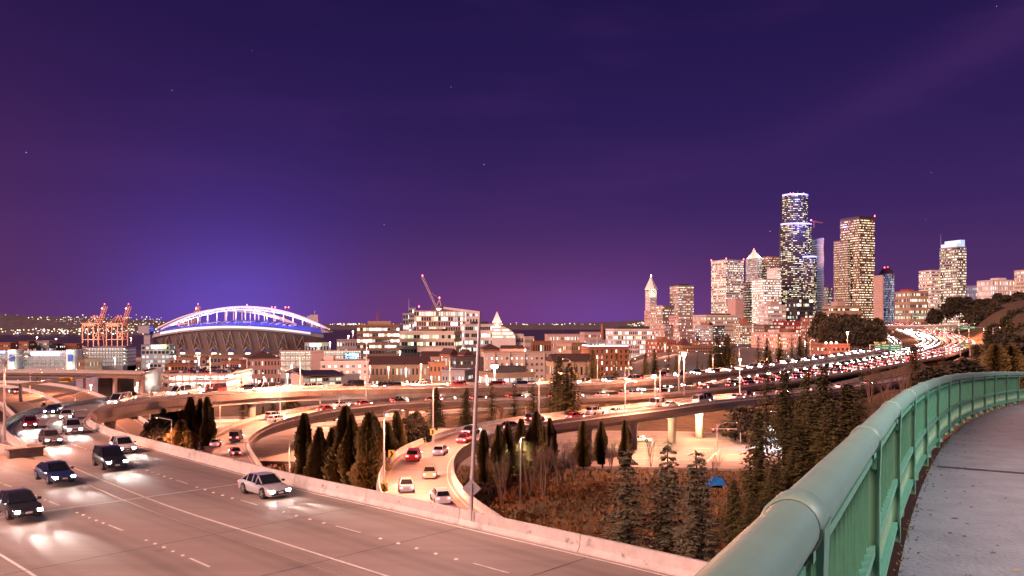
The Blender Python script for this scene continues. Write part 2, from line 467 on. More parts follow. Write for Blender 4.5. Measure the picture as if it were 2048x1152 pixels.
# the deck as a sheet with a widening right edge
mb = MB()
A = [p + n * through_right(i) for i, (p, n) in enumerate(zip(PT, LT))]; B = [p + n * 31.0 for p, n in zip(PT, LT)]
strip(mb, A, B); dn = Vector((0, 0, -1.3))
strip(mb, [p + dn for p in B], [p + dn for p in A]); strip(mb, [p + dn for p in A], A); strip(mb, B, [p + dn for p in B])
deck = mb.build('highway_deck', M_NEAR, kind='structure')
lm = MB()
for d, w in ((21.8, 0.16), (26.6, 0.16)):
    strip(lm, [p + n * (d - w / 2) for p, n in zip(PT, LT)], [p + n * (d + w / 2) for p, n in zip(PT, LT)], 0.03)
E = [p + n * 15.35 for p, n in zip(PT, LT)]; SE = arclen(E); s = 4.3
while s < SE[-1] - 8:
    p, t = at_len(E, s, SE); q, _ = at_len(E, s + 2.2, SE); n = LT[0] * 0.07; up = Vector((0, 0, 0.03))
    lm.face([p - n + up, q - n + up, q + n + up, p + n + up])
    for k in range(5):
        c, _ = at_len(E, s + 3.0 + k * 1.15, SE)
        lm.tube([c, c + Vector((0, 0, 0.03)), c + Vector((0, 0, 0.05))], [0.11, 0.10, 0.05], 6)
    s += 11.0
lm.build('lane_marking', M_PAINT, deck)
# expansion joints across the deck
jm = MB()
for s0 in (68.0, 112.0):
    p = base + dirT * s0
    for d0_, d1_ in ((0.9, 31.0),):
        a = p + LT[0] * d0_; b = p + LT[0] * d1_
        a.z = zdeck(a.y) + 0.02; b.z = zdeck(b.y) + 0.02
        w = dirT * 0.11
        jm.face([a - w, a + w, b + w, b - w])
jm.build('expansion_joint', M_JOINT, deck)
M_GROOVE = mat('joint_groove', (0.07, 0.06, 0.055), 0.9, var=0.3, scale=2)
jr = random.Random(3)
for k in range(2, 15):                       # saw-cut joints between the deck pours
    if k * 9.0 in (63.0, 72.0): continue
    gv = MB(); p = base + dirT * (k * 9.0 + jr.uniform(-0.5, 0.5)); a = p + LT[0] * (11.5 if p.y > 60 else 0.9); b = p + LT[0] * 30.5; w = dirT * 0.03
    a.z = zdeck(a.y) + 0.012; b.z = zdeck(b.y) + 0.012; m = a.lerp(b, 0.5); m.z = zdeck(m.y) + 0.012
    gv.face([a - w, a + w, m + w, m - w]); gv.face([m - w, m + w, b + w, b - w]); gv.build('joint_groove', M_GROOVE, deck)
# barrier on the right of the through lanes past the gore, and the gore's blunt end
gm = MB()
gs = [i for i in range(len(PT)) if PT[i].y > 87]
rings = []
for i in gs:
    p = PT[i] + LT[i] * (through_right(i) + 0.32)
    rings.append([p + LT[i] * u + Vector((0, 0, z)) for u, z in ((-0.30, 0), (-0.13, 0.33), (-0.085, 0.95), (0.085, 0.95), (0.13, 0.33), (0.30, 0))])
gm.loft(rings); gm.build('barrier_segment', M_BARR, deck)
g0 = PT[gs[0]] + LT[0] * (through_right(gs[0]) - 0.4) - dirT * 0.4
cb = MB(); rz = math.atan2(dirT.y, dirT.x)
cb.box((g0.x, g0.y, g0.z + 0.4), (0.9, 3.0, 0.8), rz)
cb.box((g0.x, g0.y, g0.z + 0.88), (1.1, 3.3, 0.14), rz)
cb.build('gore_block', mat('stained_block', (0.2, 0.14, 0.11), 0.85, var=0.3, scale=2), deck)

SAi = SA[iA]
road('curved_ramp', PA, 0.0, 11.2, 1.3, (6.5, 1.3), M_NEAR, barrier=(True, (SA[min(i for i, p in enumerate(PA) if p.y > 90)], SA[-1])),
     lines=((9.9, 0.16), (1.0, 0.14)), dashes=((5.7, 0.13, 2.4, 9.0),), fine=True, cols=[(s, -30.5) for s in (175, 215, 262, 305, 350, 392)])
# second loop
pb = [W(*t) for t in ((560, 985, 122), (500, 950, 140), (455, 906, 158), (462, 880, 172), (520, 850, 184), (600, 830, 197), (700, 814, 212), (800, 806, 226), (912, 801, 241), (1040, 797, 254), (1160, 795, 266), (1300, 788, 286), (1400, 780, 306), (1500, 769, 334), (1640, 751, 382), (1740, 737, 426))]
pb[0].z = -29.0; pb[1].z = -28.0
PB = smooth(pb, 3.0)
road('loop_ramp', PB, -4.5, 5.4, 1.1, (5.0, 1.2), lines=((-3.4, 0.12), (4.0, 0.12, 1)), cols=[(s, -30.5) for s in (85, 118, 155, 195, 235)])
# third ramp, nearest the trees
pc = [W(*t) for t in ((985, 1120, 66), (915, 1060, 78), (852, 1000, 92), (838, 950, 108), (868, 905, 128), (960, 868, 150), (1060, 848, 162), (1160, 835, 175), (1300, 818, 192), (1400, 805, 207), (1500, 795, 225), (1600, 786, 250), (1740, 770, 300), (1830, 753, 360), (1905, 735, 430), (1945, 715, 510))]
PC = smooth(pc, 3.0)
road('tree_side_ramp', PC, -4.8, 5.2, 1.1, (5.0, 1.25), lines=((-3.7, 0.13), (3.9, 0.13, 1)), dashes=(), cols=[(s, -28.9) for s in [24, 62, 98] + [min((abs(1024 + F * p.x / p.y - t), s_) for p, s_ in zip(PC, arclen(PC)) if p.y > 150)[1] for t in (1180, 1272, 1345, 1398)]], seg=8.0)
# mainline: city-bound and south-bound carriageways
pd = [W(*t) for t in ((-80, 852, 245), (200, 843, 250), (400, 840, 256), (600, 832, 266), (800, 814, 284), (1000, 799, 302), (1160, 789, 318), (1300, 778, 338), (1450, 758, 366), (1600, 739, 410), (1700, 724, 450), (1800, 707, 505), (1856, 690, 575), (1852, 677, 645), (1816, 663, 735), (1772, 650, 840), (1745, 643, 950))]
PD = smooth(pd, 4.0)
road('southbound_highway', PD, -8.5, 8.5, 1.0, None, M_DECK, barrier=(True, False), lines=((-7.6, 0.15), (7.6, 0.15, 1)), dashes=((-3.8, 0.13, 3, 9), (0.0, 0.13, 3, 9), (3.8, 0.13, 3, 9)), atgrade=True, seg=30)
road('northbound_highway', PD, -29.0, -10.0, 1.0, None, M_DECK, barrier=(True, False), lines=((-28.0, 0.15), (-11.0, 0.15, 1)), dashes=((-23.8, 0.13, 3, 9), (-20.0, 0.13, 3, 9), (-15.6, 0.13, 3, 9)), atgrade=True, seg=30)
# express lanes below the mainline on its city side
pe = [W(*t) for t in ((1640, 722, 440), (1720, 709, 490), (1778, 697, 545), (1792, 688, 600), (1782, 678, 660), (1762, 668, 720))]
PE = smooth(pe, 4.0)
road('express_lanes', PE, -4.5, 4.5, 1.0, None, M_DECK, barrier=(True, True), lines=((-3.8, 0.15), (3.8, 0.15, 1)), atgrade=True, seg=30)
# brown ramp falling away on the left, with its median
pf = [W(*t) for t in ((-160, 774, 275), (-60, 771, 262), (10, 775, 248), (66, 786, 232), (110, 804, 216), (148, 830, 200), (195, 868, 182), (250, 915, 165))]
PF = smooth(pf, 3.0)
road('falling_ramp', PF, -12.5, 12.5, 1.2, None, mat('brown_road', (0.24, 0.17, 0.12), 0.7, var=0.18, scale=0.4, bump=0.2), lines=((-11.2, 0.16), (11.0, 0.16), (-1.4, 0.14, 1), (1.4, 0.14, 1), (-6.0, 0.12), (6.0, 0.12)), atgrade=False, seg=12)
mm = MB(); rings = []
for p, n in zip(PF, lefts(PF)):
    rings.append([p + n * u + Vector((0, 0, z)) for u, z in ((-0.3, 0), (-0.12, 0.35), (-0.09, 0.95), (0.09, 0.95), (0.12, 0.35), (0.3, 0))])
mm.loft(rings); mm.build('barrier_segment', M_BARR, bpy.data.objects['falling_ramp'])
# flat viaduct at the far left
pg = [W(*t) for t in ((-120, 744, 360), (60, 744, 362), (180, 745, 364), (285, 747, 370))]
PG = smooth(pg, 6.0)
road('distant_viaduct', PG, -5, 6, 0.9, (8, 1.2), M_ASPH, lines=((-4, 0.15), (5, 0.15)), cols=[(s, -37) for s in (10, 42, 74, 106)], seg=20)
# overpass across the highway in the distance
po = [W(1690, 648, 770), W(1760, 651, 742), W(1850, 652, 716), W(1935, 648, 700)]
PO = smooth(po, 6.0)
road('distant_overpass', PO, -6, 6, 1.6, (8, 1.2), M_ASPH, cols=[(s, -16) for s in (46, 78)], seg=25)
# service street under the third ramp, and the street running off right below the bridge
ps = [Vector((-70, 208, -28.7)), Vector((-20, 203, -28.7)), Vector((15, 200, -28.7)), Vector((45, 197, -28.7)), Vector((75, 192, -28.7)), Vector((95, 188, -28.7))]
PS = smooth(ps, 4.0)
ST = mat('street_asphalt', (0.24, 0.205, 0.185), 0.7, var=0.2, scale=0.25, bump=0.2)
road('service_street', PS, -34, 22, 1, None, ST, barrier=(False, False), lines=((20.8, 0.3), (6.0, 0.2, 1), (-8.0, 0.2), (-24.0, 0.2)), dashes=((14.0, 0.16, 3, 6), (-1, 0.16, 3, 6), (-16, 0.16, 3, 6)), atgrade=True)
ps2 = [Vector((78, 196, -28.6)), Vector((86, 212, -28.4)), Vector((100, 226, -27.8)), Vector((125, 240, -26.8))]
PS2 = smooth(ps2, 4.0)
road('side_street', PS2, -6, 6, 1, None, ST, barrier=(False, False), lines=((-5.4, 0.14), (5.4, 0.14)), atgrade=True)
cw = MB()      # zebra bars and stop line at the crossing
for k in range(9):
    q = Vector((58 + k * 1.3, 178 + k * 0.5, -28.66)); cw.face([q, q + Vector((0.6, 0.2, 0)), q + Vector((-0.6, 3.6, 0)), q + Vector((-1.2, 3.4, 0))])
cw.face([Vector((40, 170, -28.66)), Vector((40.5, 170, -28.66)), Vector((47, 186, -28.66)), Vector((46.5, 186, -28.66))])
cw.build('lane_marking', M_PAINT, bpy.data.objects['service_street'])

# ------------------------------------------------------------------ ground
GRADE = []
for nm, (path, d0, d1, ag) in ROADS.items():
    if ag or nm in ('curved_ramp', 'tree_side_ramp', 'loop_ramp', 'falling_ramp'):
        mid = offset(path, (d0 + d1) / 2)
        for p in mid[::2]: GRADE.append((p.x, p.y, p.z, (d1 - d0) / 2, 1 if ag else 0))
GRADE = np.array(GRADE)
def g_base(x, y):
    yy = max(y, 30.0); px = 1024 + F * x / yy
    left = interp(y, [(0, -28.5), (230, -29.5), (300, -31), (420, -36), (600, -44), (900, -56), (1200, -60), (1520, -61), (1620, -70), (4000, -75)])
    right = interp(y, [(0, -28.5), (230, -28.5), (270, -27), (350, -25.5), (500, -21.5), (700, -21), (900, -22), (1300, -30), (1800, -40), (2600, -50), (3200, -75)])
    z = left + (right - left) * sstep(1120, 1380, px)
    hill = sstep(1830, 2060, px) * interp(y, [(0, 0), (200, 0), (320, 6), (600, 34), (900, 52), (1300, 60)])
    z += hill
    # wooded bank rising to the bridge on the right
    bank = sstep(16, 62, x - (y - 60) * 0.12) * (1 - sstep(95, 165, y)) * 20.0
    z += bank
    # bank under the abutment of the third ramp
    z += 8.5 * sstep(70, 98, x) * (1 - sstep(250, 300, y)) * sstep(216, 236, y + (x - 80) * 0.25)
    return z
def ground_z(x, y):
    z = g_base(x, y)
    if len(GRADE):
        d = np.hypot(GRADE[:, 0] - x, GRADE[:, 1] - y)
        for ag in (1, 0):
            sel = GRADE[:, 4] == ag
            if not sel.any(): continue
            dd = d[sel] - GRADE[sel, 3]
            i = int(np.argmin(dd)); rzv = GRADE[sel, 2][i]
            if ag:
                w = 1 - sstep(4.0, 26.0, dd[i])
                if dd[i] < 26: z = z + (rzv - 0.45 - z) * w if z > rzv - 0.45 or dd[i] < 14 else z
            elif dd[i] < 9:
                z = min(z, rzv - (3.2 if dd[i] < 3 else 2.6))
    return z
xs = list(np.arange(-4200, -420, 420)) + list(np.arange(-420, -150, 18)) + list(np.arange(-150, 130, 4.5)) + list(np.arange(130, 480, 9)) + list(np.arange(480, 900, 40)) + list(np.arange(900, 6500, 500))
ys = list(np.arange(-60, 40, 12)) + list(np.arange(40, 320, 4.5)) + list(np.arange(320, 800, 10)) + list(np.arange(800, 1700, 45)) + list(np.arange(1700, 6000, 400))
gm = MB(); nx = len(xs)
rg = random.Random(5)
vv = []
for y in ys:
    for x in xs:
        vv.append((x, y, ground_z(x, y) + (rg.uniform(-0.18, 0.18) if y < 320 else 0)))
gm.v = vv
for j in range(len(ys) - 1):
    for i in range(nx - 1):
        gm.f.append((j * nx + i, j * nx + i + 1, (j + 1) * nx + i + 1, (j + 1) * nx + i))
        px = 1024 + F * xs[i] / max(30, ys[j])
        gm.m.append(0 if (ys[j] < 330 or px > 1700) else 1); gm.c.append(None)
ground = gm.build('ground', [M_DIRT, M_CITY], smooth=True, kind='structure')
# the bay
wm = MB(); wm.face([(-30000, 900, -62), (30000, 900, -62), (30000, 40000, -62), (-30000, 40000, -62)])
water_m = bpy.data.materials.new('bay_water'); water_m.use_nodes = True
t = water_m.node_tree; b = t.nodes['Principled BSDF']
b.inputs['Base Color'].default_value = (0.05, 0.035, 0.05, 1); b.inputs['Roughness'].default_value = 0.4
n1 = t.nodes.new('ShaderNodeTexNoise'); n1.inputs['Scale'].default_value = 0.05; n1.inputs['Detail'].default_value = 5
co = t.nodes.new('ShaderNodeTexCoord'); t.links.new(co.outputs['Object'], n1.inputs['Vector'])
bp = t.nodes.new('ShaderNodeBump'); bp.inputs['Strength'].default_value = 0.4; bp.inputs['Distance'].default_value = 2.0
t.links.new(n1.outputs[0], bp.inputs['Height']); t.links.new(bp.outputs[0], b.inputs['Normal'])
wm.build('bay_water', water_m, kind='structure')

# far shores
def hill_mesh(name, prof, Y0, Y1, rows=10, seed=1, m=None):
    rr = random.Random(seed); mb = MB(); cols_ = []
    k = 160; px0, px1 = prof[0][0], prof[-1][0]
    vs = []
    for j in range(rows + 1):
        t = j / rows; Y = Y0 + (Y1 - Y0) * t
        for i in range(k + 1):
            px = px0 + (px1 - px0) * i / k
            ztop = WZ(interp(px, prof), Y1)
            z = -66 + (ztop + 66) * (t ** 0.8) + (rr.uniform(-1, 1) * 2.5 if 0 < j else 0)
            vs.append((WX(px, Y), Y, z))
    mb.mesh_faces(vs, [(j * (k + 1) + i, j * (k + 1) + i + 1, (j + 1) * (k + 1) + i + 1, (j + 1) * (k + 1) + i) for j in range(rows) for i in range(k)])
    mb.build(name, m or mat('wooded_hills', (0.10, 0.085, 0.10), 0.95, var=0.4, scale=0.01), smooth=True, kind='structure')
    return vs, k
vs1, k1 = hill_mesh('hills', [(-300, 628), (0, 628), (60, 632), (150, 634), (230, 636), (320, 641), (420, 646), (560, 650)], 4600, 6200, 10, 3)
vs2, k2 = hill_mesh('far_shore', [(300, 648), (600, 648), (700, 647), (900, 647.4), (1100, 647), (1230, 643), (1290, 640), (1330, 642), (1500, 645)], 9000, 11500, 4, 4)
# house and shore lights on the far hillsides: a mass of specks
lt = MB(); rr = random.Random(11)
def speck(p, s, c):
    lt.face([(p[0] - s, p[1], p[2] - s * .8), (p[0] + s, p[1], p[2] - s * .8), (p[0] + s, p[1], p[2] + s * .8), (p[0] - s, p[1], p[2] + s * .8)], 0, c)
def lightcol(r, k=1.0):
    q = r.random()
    c = (1.0, 0.72, 0.42) if q < 0.6 else ((1.0, 0.9, 0.75) if q < 0.9 else (0.8, 0.9, 1.0))
    s = k * r.uniform(0.5, 2.6)
    return (c[0] * s, c[1] * s, c[2] * s, 1.0)
for q in range(640):
    px = rr.uniform(-60, 330); py = rr.gauss(645, 9)
    if px > 200 and rr.random() < 0.5: continue
    if not 631 < py < 664: continue
    # rows of streets
    py = round(py / 4.5) * 4.5 + rr.uniform(-1.4, 1.4)
    Y = 4600 + (6200 - 4600) * max(0.02, min(0.95, (668 - py) / 38.0)) - 30
    speck(W(px, py, Y), rr.choice((1.5, 2.2, 3.2)) * 1.2, lightcol(rr))
for q in range(170):
    px = rr.uniform(-40, 320); speck(W(px, rr.uniform(657, 668), 4400), rr.uniform(1.5, 4.0), lightcol(rr, 1.1))
for q in range(90):
    px = rr.choice((rr.uniform(660, 720), rr.uniform(680, 860), rr.uniform(1000, 1190))); speck(W(px, rr.gauss(648.5, 0.8), 8900), rr.uniform(2.5, 6.5), lightcol(rr, 0.8))
for q in range(60):
    px = rr.uniform(1255, 1300); speck(W(px, 652 - (px - 1255) * 0.2 + rr.uniform(-3, 4), 8900), rr.uniform(3, 6), lightcol(rr, 0.9))
o = lt.build('far_shore_lights', WIN, kind='stuff')
tag(o, 'specks of house and street light across the dark far shore', 'lights')
# ------------------------------------------------------------------ buildings
def wallmat(key):
    cols = {'beige': (0.42, 0.34, 0.28), 'cream': (0.52, 0.46, 0.38), 'white': (0.58, 0.55, 0.53), 'pink': (0.48, 0.34, 0.30), 'brick': (0.26, 0.11, 0.075), 'brown': (0.2, 0.12, 0.08),
            'orange': (0.29, 0.125, 0.06), 'grey': (0.3, 0.29, 0.3), 'dark': (0.055, 0.045, 0.05), 'black': (0.045, 0.036, 0.05), 'red': (0.35, 0.06, 0.05), 'blue': (0.16, 0.18, 0.3), 'tan': (0.36, 0.26, 0.17), 'green': (0.2, 0.24, 0.2)}
    return mat('wall_' + key, cols[key], 0.8, var=0.12, scale=0.12, bump=0.15)
def roofmat(): return mat('roof_membrane', (0.05, 0.042, 0.045), 0.85, var=0.25, scale=0.2)
WARM = ((1.0, 0.76, 0.45), (1.0, 0.84, 0.6), (1.0, 0.9, 0.75), (1.0, 0.7, 0.36))
COOL = ((0.85, 0.95, 1.0), (0.95, 1.0, 1.0), (1.0, 0.96, 0.88), (1.0, 0.9, 0.7))
MIXP = WARM + COOL
def facade(wall, win, p0, p1, z0, z1, floors, cols, fw=0.62, fh=0.55, lit=0.5, pal=MIXP, relief=0.25, rng=None, gain=1.6, floorlit=0.5, skip_top=0):
    p0 = Vector(p0); p1 = Vector(p1); e = p1 - p0; ln = e.length; u = e / ln; n = Vector((u.y, -u.x, 0))
    H = (z1 - z0) / floors; cw = ln / cols
    for f in range(floors - skip_top):
        zb = z0 + f * H + H * (1 - fh) * 0.55; zt = zb + H * fh
        fl = rng.random(); fl = lit + (floorlit if fl > 0.72 else (-floorlit * 0.6 if fl < 0.35 else 0.0))
        run = 0.0; runon = False
        for c in range(cols):
            if run <= 0: runon = rng.random() < fl; run = rng.choice((1, 1, 2, 3) if cols < 12 else (2, 2, 3, 4))
            run -= 1
            on = runon if rng.random() < 0.82 else not runon
            a = p0 + u * (cw * (c + 0.5 - fw / 2)) + n * 0.05; b = p0 + u * (cw * (c + 0.5 + fw / 2)) + n * 0.05
            if on:
                k = gain * (0.25 + 1.3 * rng.random() ** 1.6); cc = rng.choice(pal); col = (cc[0] * k, cc[1] * k, cc[2] * k, 1.0)
            else:
                k = 0.02 * rng.random(); col = (k, k * 0.8, k, 1.0)
            win.face([(a.x, a.y, zb), (b.x, b.y, zb), (b.x, b.y, zt), (a.x, a.y, zt)], 0, col)
    if relief > 0:
        hb = H * (1 - fh)
        ang = math.atan2(u.y, u.x)
        if hb > 0.15:
            for f in range(floors + 1):
                zc = z0 + f * H + (hb * 0.55 - hb * 0.5 if f < floors else -hb * 0.25)
                h_ = hb * 0.9 if 0 < f < floors else hb * 0.5
                c = (p0 + p1) / 2 + n * (relief / 2)
                wall.box((c.x, c.y, zc + (hb * 0.02)), (ln + relief, relief, h_), ang)
        if fw < 0.9:
            step = cw
            for c_ in range(cols + 1):
                c = p0 + u * (step * c_) + n * (relief * 0.4)
                wall.box((c.x, c.y, (z0 + z1) / 2), (cw * (1 - fw) * 0.9 * (0.5 if c_ in (0, cols) else 1), relief * 0.8, z1 - z0), ang)
def footprint(px0, px1, Y, depth, rot):
    th = R(rot); w = (px1 - px0) / F * Y; cx = WX((px0 + px1) / 2, Y); cy = Y
    for _ in range(6):
        hw, hd = w / 2, depth / 2; ca, sa = math.cos(th), math.sin(th)
        P = [Vector((cx + x * ca - y * sa, cy + x * sa + y * ca, 0)) for x, y in ((-hw, -hd), (hw, -hd), (hw, hd), (-hw, hd))]
        q = [1024 + F * p.x / p.y for p in P]; lo, hi = min(q), max(q)
        w = max(1.5, w * 0.4 + 0.6 * (w + ((px1 - px0) - (hi - lo)) / F * Y)); cx += ((px0 + px1) / 2 - (lo + hi) / 2) / F * Y * 0.8
    return P
def mass(root, px0, px1, ptop, Y, depth=30, rot=0, floors=6, cols=8, wall='beige', base=None, style=None, seed=0, parapet=0.8, penthouse=None, zbot=None, nowin=False, side_cols=None):
    st = dict(fw=0.62, fh=0.55, lit=0.5, pal=MIXP, relief=0.25, gain=1.6); st.update(style or {})
    if Y > 1150: cols = int(cols * 1.45); st['floorlit'] = 0.42; st['fh'] *= 0.74; st['lit'] = min(0.9, st['lit'] * 1.12)
    rng = random.Random(seed * 77 + int(px0))
    P = footprint(px0, px1, Y, depth, rot)
    z1 = WZ(ptop, Y)
    z0 = zbot if zbot is not None else min(ground_z(p.x, p.y) for p in P) - 0.5
    wm_ = MB(); win = MB()
    wm_.prism([(p.x, p.y) for p in P], z0, z1)
    for i in range(4):
        a, b = P[i], P[(i + 1) % 4]; mid = (a + b) / 2; d = b - a; n = Vector((d.y, -d.x, 0))
        if n.dot(-mid) <= 0 or nowin: continue
        k = max(1, round(cols * d.length / (P[1] - P[0]).length)) if i % 2 else cols
        if side_cols and i % 2: k = side_cols
        facade(wm_, win, a, b, z0 + 0.3, z1 - 0.6, floors, max(1, k), rng=rng, **st)
    wm_.build('wall', wallmat(wall), root)
    if win.f: win.build('window_glass', WIN, root, kind='stuff')
    rm = MB(); c = sum(P, Vector()) / 4
    Q = [c + (p - c) * 1.0 + (p - c).normalized() * 0.35 for p in P]
    for i in range(4):
        a, b = Q[i], Q[(i + 1) % 4]
        rm.bar((a.x, a.y, z1 + parapet / 2 - 0.1), (b.x, b.y, z1 + parapet / 2 - 0.1), 0.5, parapet)
    rm.build('parapet', wallmat(wall), root)
    rf = MB(); rf.prism([((c + (p - c) * 0.97).x, (c + (p - c) * 0.97).y) for p in P], z1 + 0.01, z1 + 0.25); rf.build('roof', roofmat(), root)
    if penthouse:
        for (f0, f1, hh, wk) in penthouse:
            ax = P[0].lerp(P[1], f0); bx = P[0].lerp(P[1], f1); dv = (P[3] - P[0])
            quad = [ax + dv * 0.25, bx + dv * 0.25, bx + dv * 0.75, ax + dv * 0.75]
            pm = MB(); pm.prism([(p.x, p.y) for p in quad], z1 + 0.2, z1 + hh); pm.build('penthouse', wallmat(wk), root)
    return P, z0, z1
def building(name, label, cat, *a, **k):
    root = thing(name, label, cat)
    P, z0, z1 = mass(root, *a, **k)
    return root, P, z0, z1
def hip_roof(root, P, z1, h, over=0.6, gable=False, m=None):
    c = sum(P, Vector()) / 4
    Q = [p + (p - c).normalized() * over for p in P]
    # ridge along the longer side
    if (P[1] - P[0]).length > (P[3] - P[0]).length: a, b = (Q[0] + Q[3]) / 2, (Q[1] + Q[2]) / 2; order = (0, 1, 2, 3)
    else: a, b = (Q[0] + Q[1]) / 2, (Q[2] + Q[3]) / 2; order = (1, 2, 3, 0)
    k = 0.02 if gable else 0.28
    ra, rb = a.lerp(b, k), b.lerp(a, k); up = Vector((0, 0, z1 + h)); lo = Vector((0, 0, z1))
    q = [Q[i] + lo for i in order]; A, B = ra + up, rb + up
    mb = MB(); mb.face([q[0], q[1], B, A]); mb.face([q[1], q[2], B]); mb.face([q[2], q[3], A, B]); mb.face([q[3], q[0], A]); mb.face([q[3], q[2], q[1], q[0]])
    mb.build('roof_slope', m or mat('roof_shingle', (0.06, 0.032, 0.032), 0.9, var=0.25, scale=0.6), root)
def beacon(root, p, s=0.9, colr=(1.0, 0.05, 0.08), strg=9.0, nm='beacon'):
    mb = MB(); mb.tube([p, (p[0], p[1], p[2] + s), (p[0], p[1], p[2] + s * 1.5)], [s * 0.5, s * 0.5, s * 0.2], 6)
    mb.build('beacon_lamp', glow('glow_' + nm, colr, strg), root)
def mast(root, p, h, r=0.35, nm='mast', m=None):
    mb = MB(); mb.tube([p, (p[0], p[1], p[2] + h)], [r, r * 0.5], 6); mb.build(nm, m or M_STEEL, root)

OFF = dict(fw=0.86, fh=0.5, lit=0.55, pal=WARM + COOL, relief=0.2)
GRID = dict(fw=0.5, fh=0.5, lit=0.45, relief=0.3)
BAND = dict(fw=0.96, fh=0.45, lit=0.62, relief=0.25)
TOWER = dict(fw=0.78, fh=0.5, lit=0.62, relief=0.2, gain=1.7)

# --- downtown towers, right half of the skyline
Bk = lambda *a, **k: building(*a, **k)
# pointed white tower
r_, P, z0, z1 = Bk('clock_tower_building', 'cream office block with slim pyramid-topped white tower rising from it', 'tower', 1289, 1345, 622, 1475, 40, 18, 12, 12, 'pink', style=dict(fw=0.45, fh=0.5, lit=0.35, gain=1.3), seed=1)
P2, za, zb = mass(r_, 1291, 1313, 580, 1476, 18, 20, 34, 4, 'white', style=dict(fw=0.5, fh=0.55, lit=0.35, gain=1.2), seed=2, zbot=z1)
c = sum(P2, Vector()) / 4
pm = MB(); s_ = 11.6
ring = lambda s, z: [(c.x + x * s, c.y + y * s, z) for x, y in ((-1, -0.35), (-0.35, -1), (0.35, -1), (1, -0.35), (1, 0.35), (0.35, 1), (-0.35, 1), (-1, 0.35))]
pm.loft([ring(10.4, zb), ring(11.2, zb + 1.5), ring(10.2, zb + 3.2), ring(1.2, zb + 22.5), ring(0.7, zb + 24)])
pm.build('pyramid_roof', mat('tower_terracotta', (0.7, 0.66, 0.58), 0.6, var=0.1, scale=0.3), r_)
for kx in (-14, -5, 5, 14):
    fl = bpy.data.lights.new('roof_flood', 'SPOT'); fl.energy = 8000; fl.spot_size = R(80); fl.color = (1, 0.86, 0.62); fl.shadow_soft_size = 1.0
    fo = link('roof_flood', fl, r_); fo.location = (c.x + kx, c.y - 24, zb - 14); fo.rotation_euler = (Vector((c.x - kx * 0.4 - c.x - kx, 24, 24))).to_track_quat('-Z', 'Y').to_euler()
beacon(r_, (c.x, c.y, zb + 24), 2.2, (0.85, 0.8, 1.0), 14, 'white_beacon')
Bk('office_tower', 'square beige tower with dark flat cap right of the pyramid-topped tower', 'tower', 1340, 1387, 573, 1500, 36, 14, 24, 11, 'beige', style=dict(fw=0.6, fh=0.5, lit=0.5, relief=0.3), seed=3, penthouse=((0.15, 0.85, 4, 'dark'),))
r_, P, z0, z1 = Bk('office_tower', 'broad pale grey tower with red lamps on its roof corners', 'tower', 1423, 1487, 522, 1560, 44, 24, 36, 16, 'white', style=dict(fw=0.9, fh=0.48, lit=0.5, relief=0.2, pal=WARM), seed=4)
for p in P[:2] + P[3:]: beacon(r_, (p.x, p.y, z1 + 0.8), 2.0)
r_, P, z0, z1 = Bk('office_tower', 'slim grey tower under a floodlit white pyramid roof', 'tower', 1492, 1524, 518, 1700, 40, 20, 40, 9, 'grey', style=dict(fw=0.7, fh=0.5, lit=0.55), seed=5)
c = sum(P, Vector()) / 4; pm = MB()
pm.loft([[(p.x, p.y, z1) for p in P], [((c + (p - c) * .9).x, (c + (p - c) * .9).y, z1 + 2) for p in P], [((c + (p - c) * .2).x, (c + (p - c) * .2).y, z1 + 15) for p in P], [((c + (p - c) * .16).x, (c + (p - c) * .16).y, z1 + 19) for p in P]])
pm.build('pyramid_roof', MATS['tower_terracotta'], r_)
for i in range(4):
    fl = bpy.data.lights.new('roof_flood', 'POINT'); fl.energy = 14000; fl.color = (0.85, 1.0, 0.9); fo = link('roof_flood', fl, r_); q = c + (P[i] - c) * 1.25; fo.location = (q.x, q.y, z1 + 9)
beacon(r_, (c.x, c.y, z1 + 19), 2.0)
Bk('office_tower', 'reddish brown flat-topped tower behind the bright white office slab', 'tower', 1518, 1560, 515, 1720, 36, 15, 36, 14, 'brick', style=dict(fw=0.6, fh=0.45, lit=0.3), seed=6)
Bk('office_tower', 'narrow brown tower between the pale tower and the bright slab', 'tower', 1486, 1508, 565, 1640, 30, 12, 24, 7, 'brown', style=dict(fw=0.7, fh=0.5, lit=0.5), seed=7)
r_, P, z0, z1 = Bk('office_tower', 'brightly lit white office slab in front of the black tower', 'tower', 1504, 1562, 560, 1520, 40, 16, 26, 16, 'white', style=dict(fw=0.86, fh=0.56, lit=0.86, gain=2.2, pal=COOL + WARM), seed=8)
mass(r_, 1534, 1561, 537, 1522, 34, 16, 6, 9, 'white', style=dict(fw=0.6, fh=0.8, lit=0.9, gain=2.0), seed=9, zbot=z1)
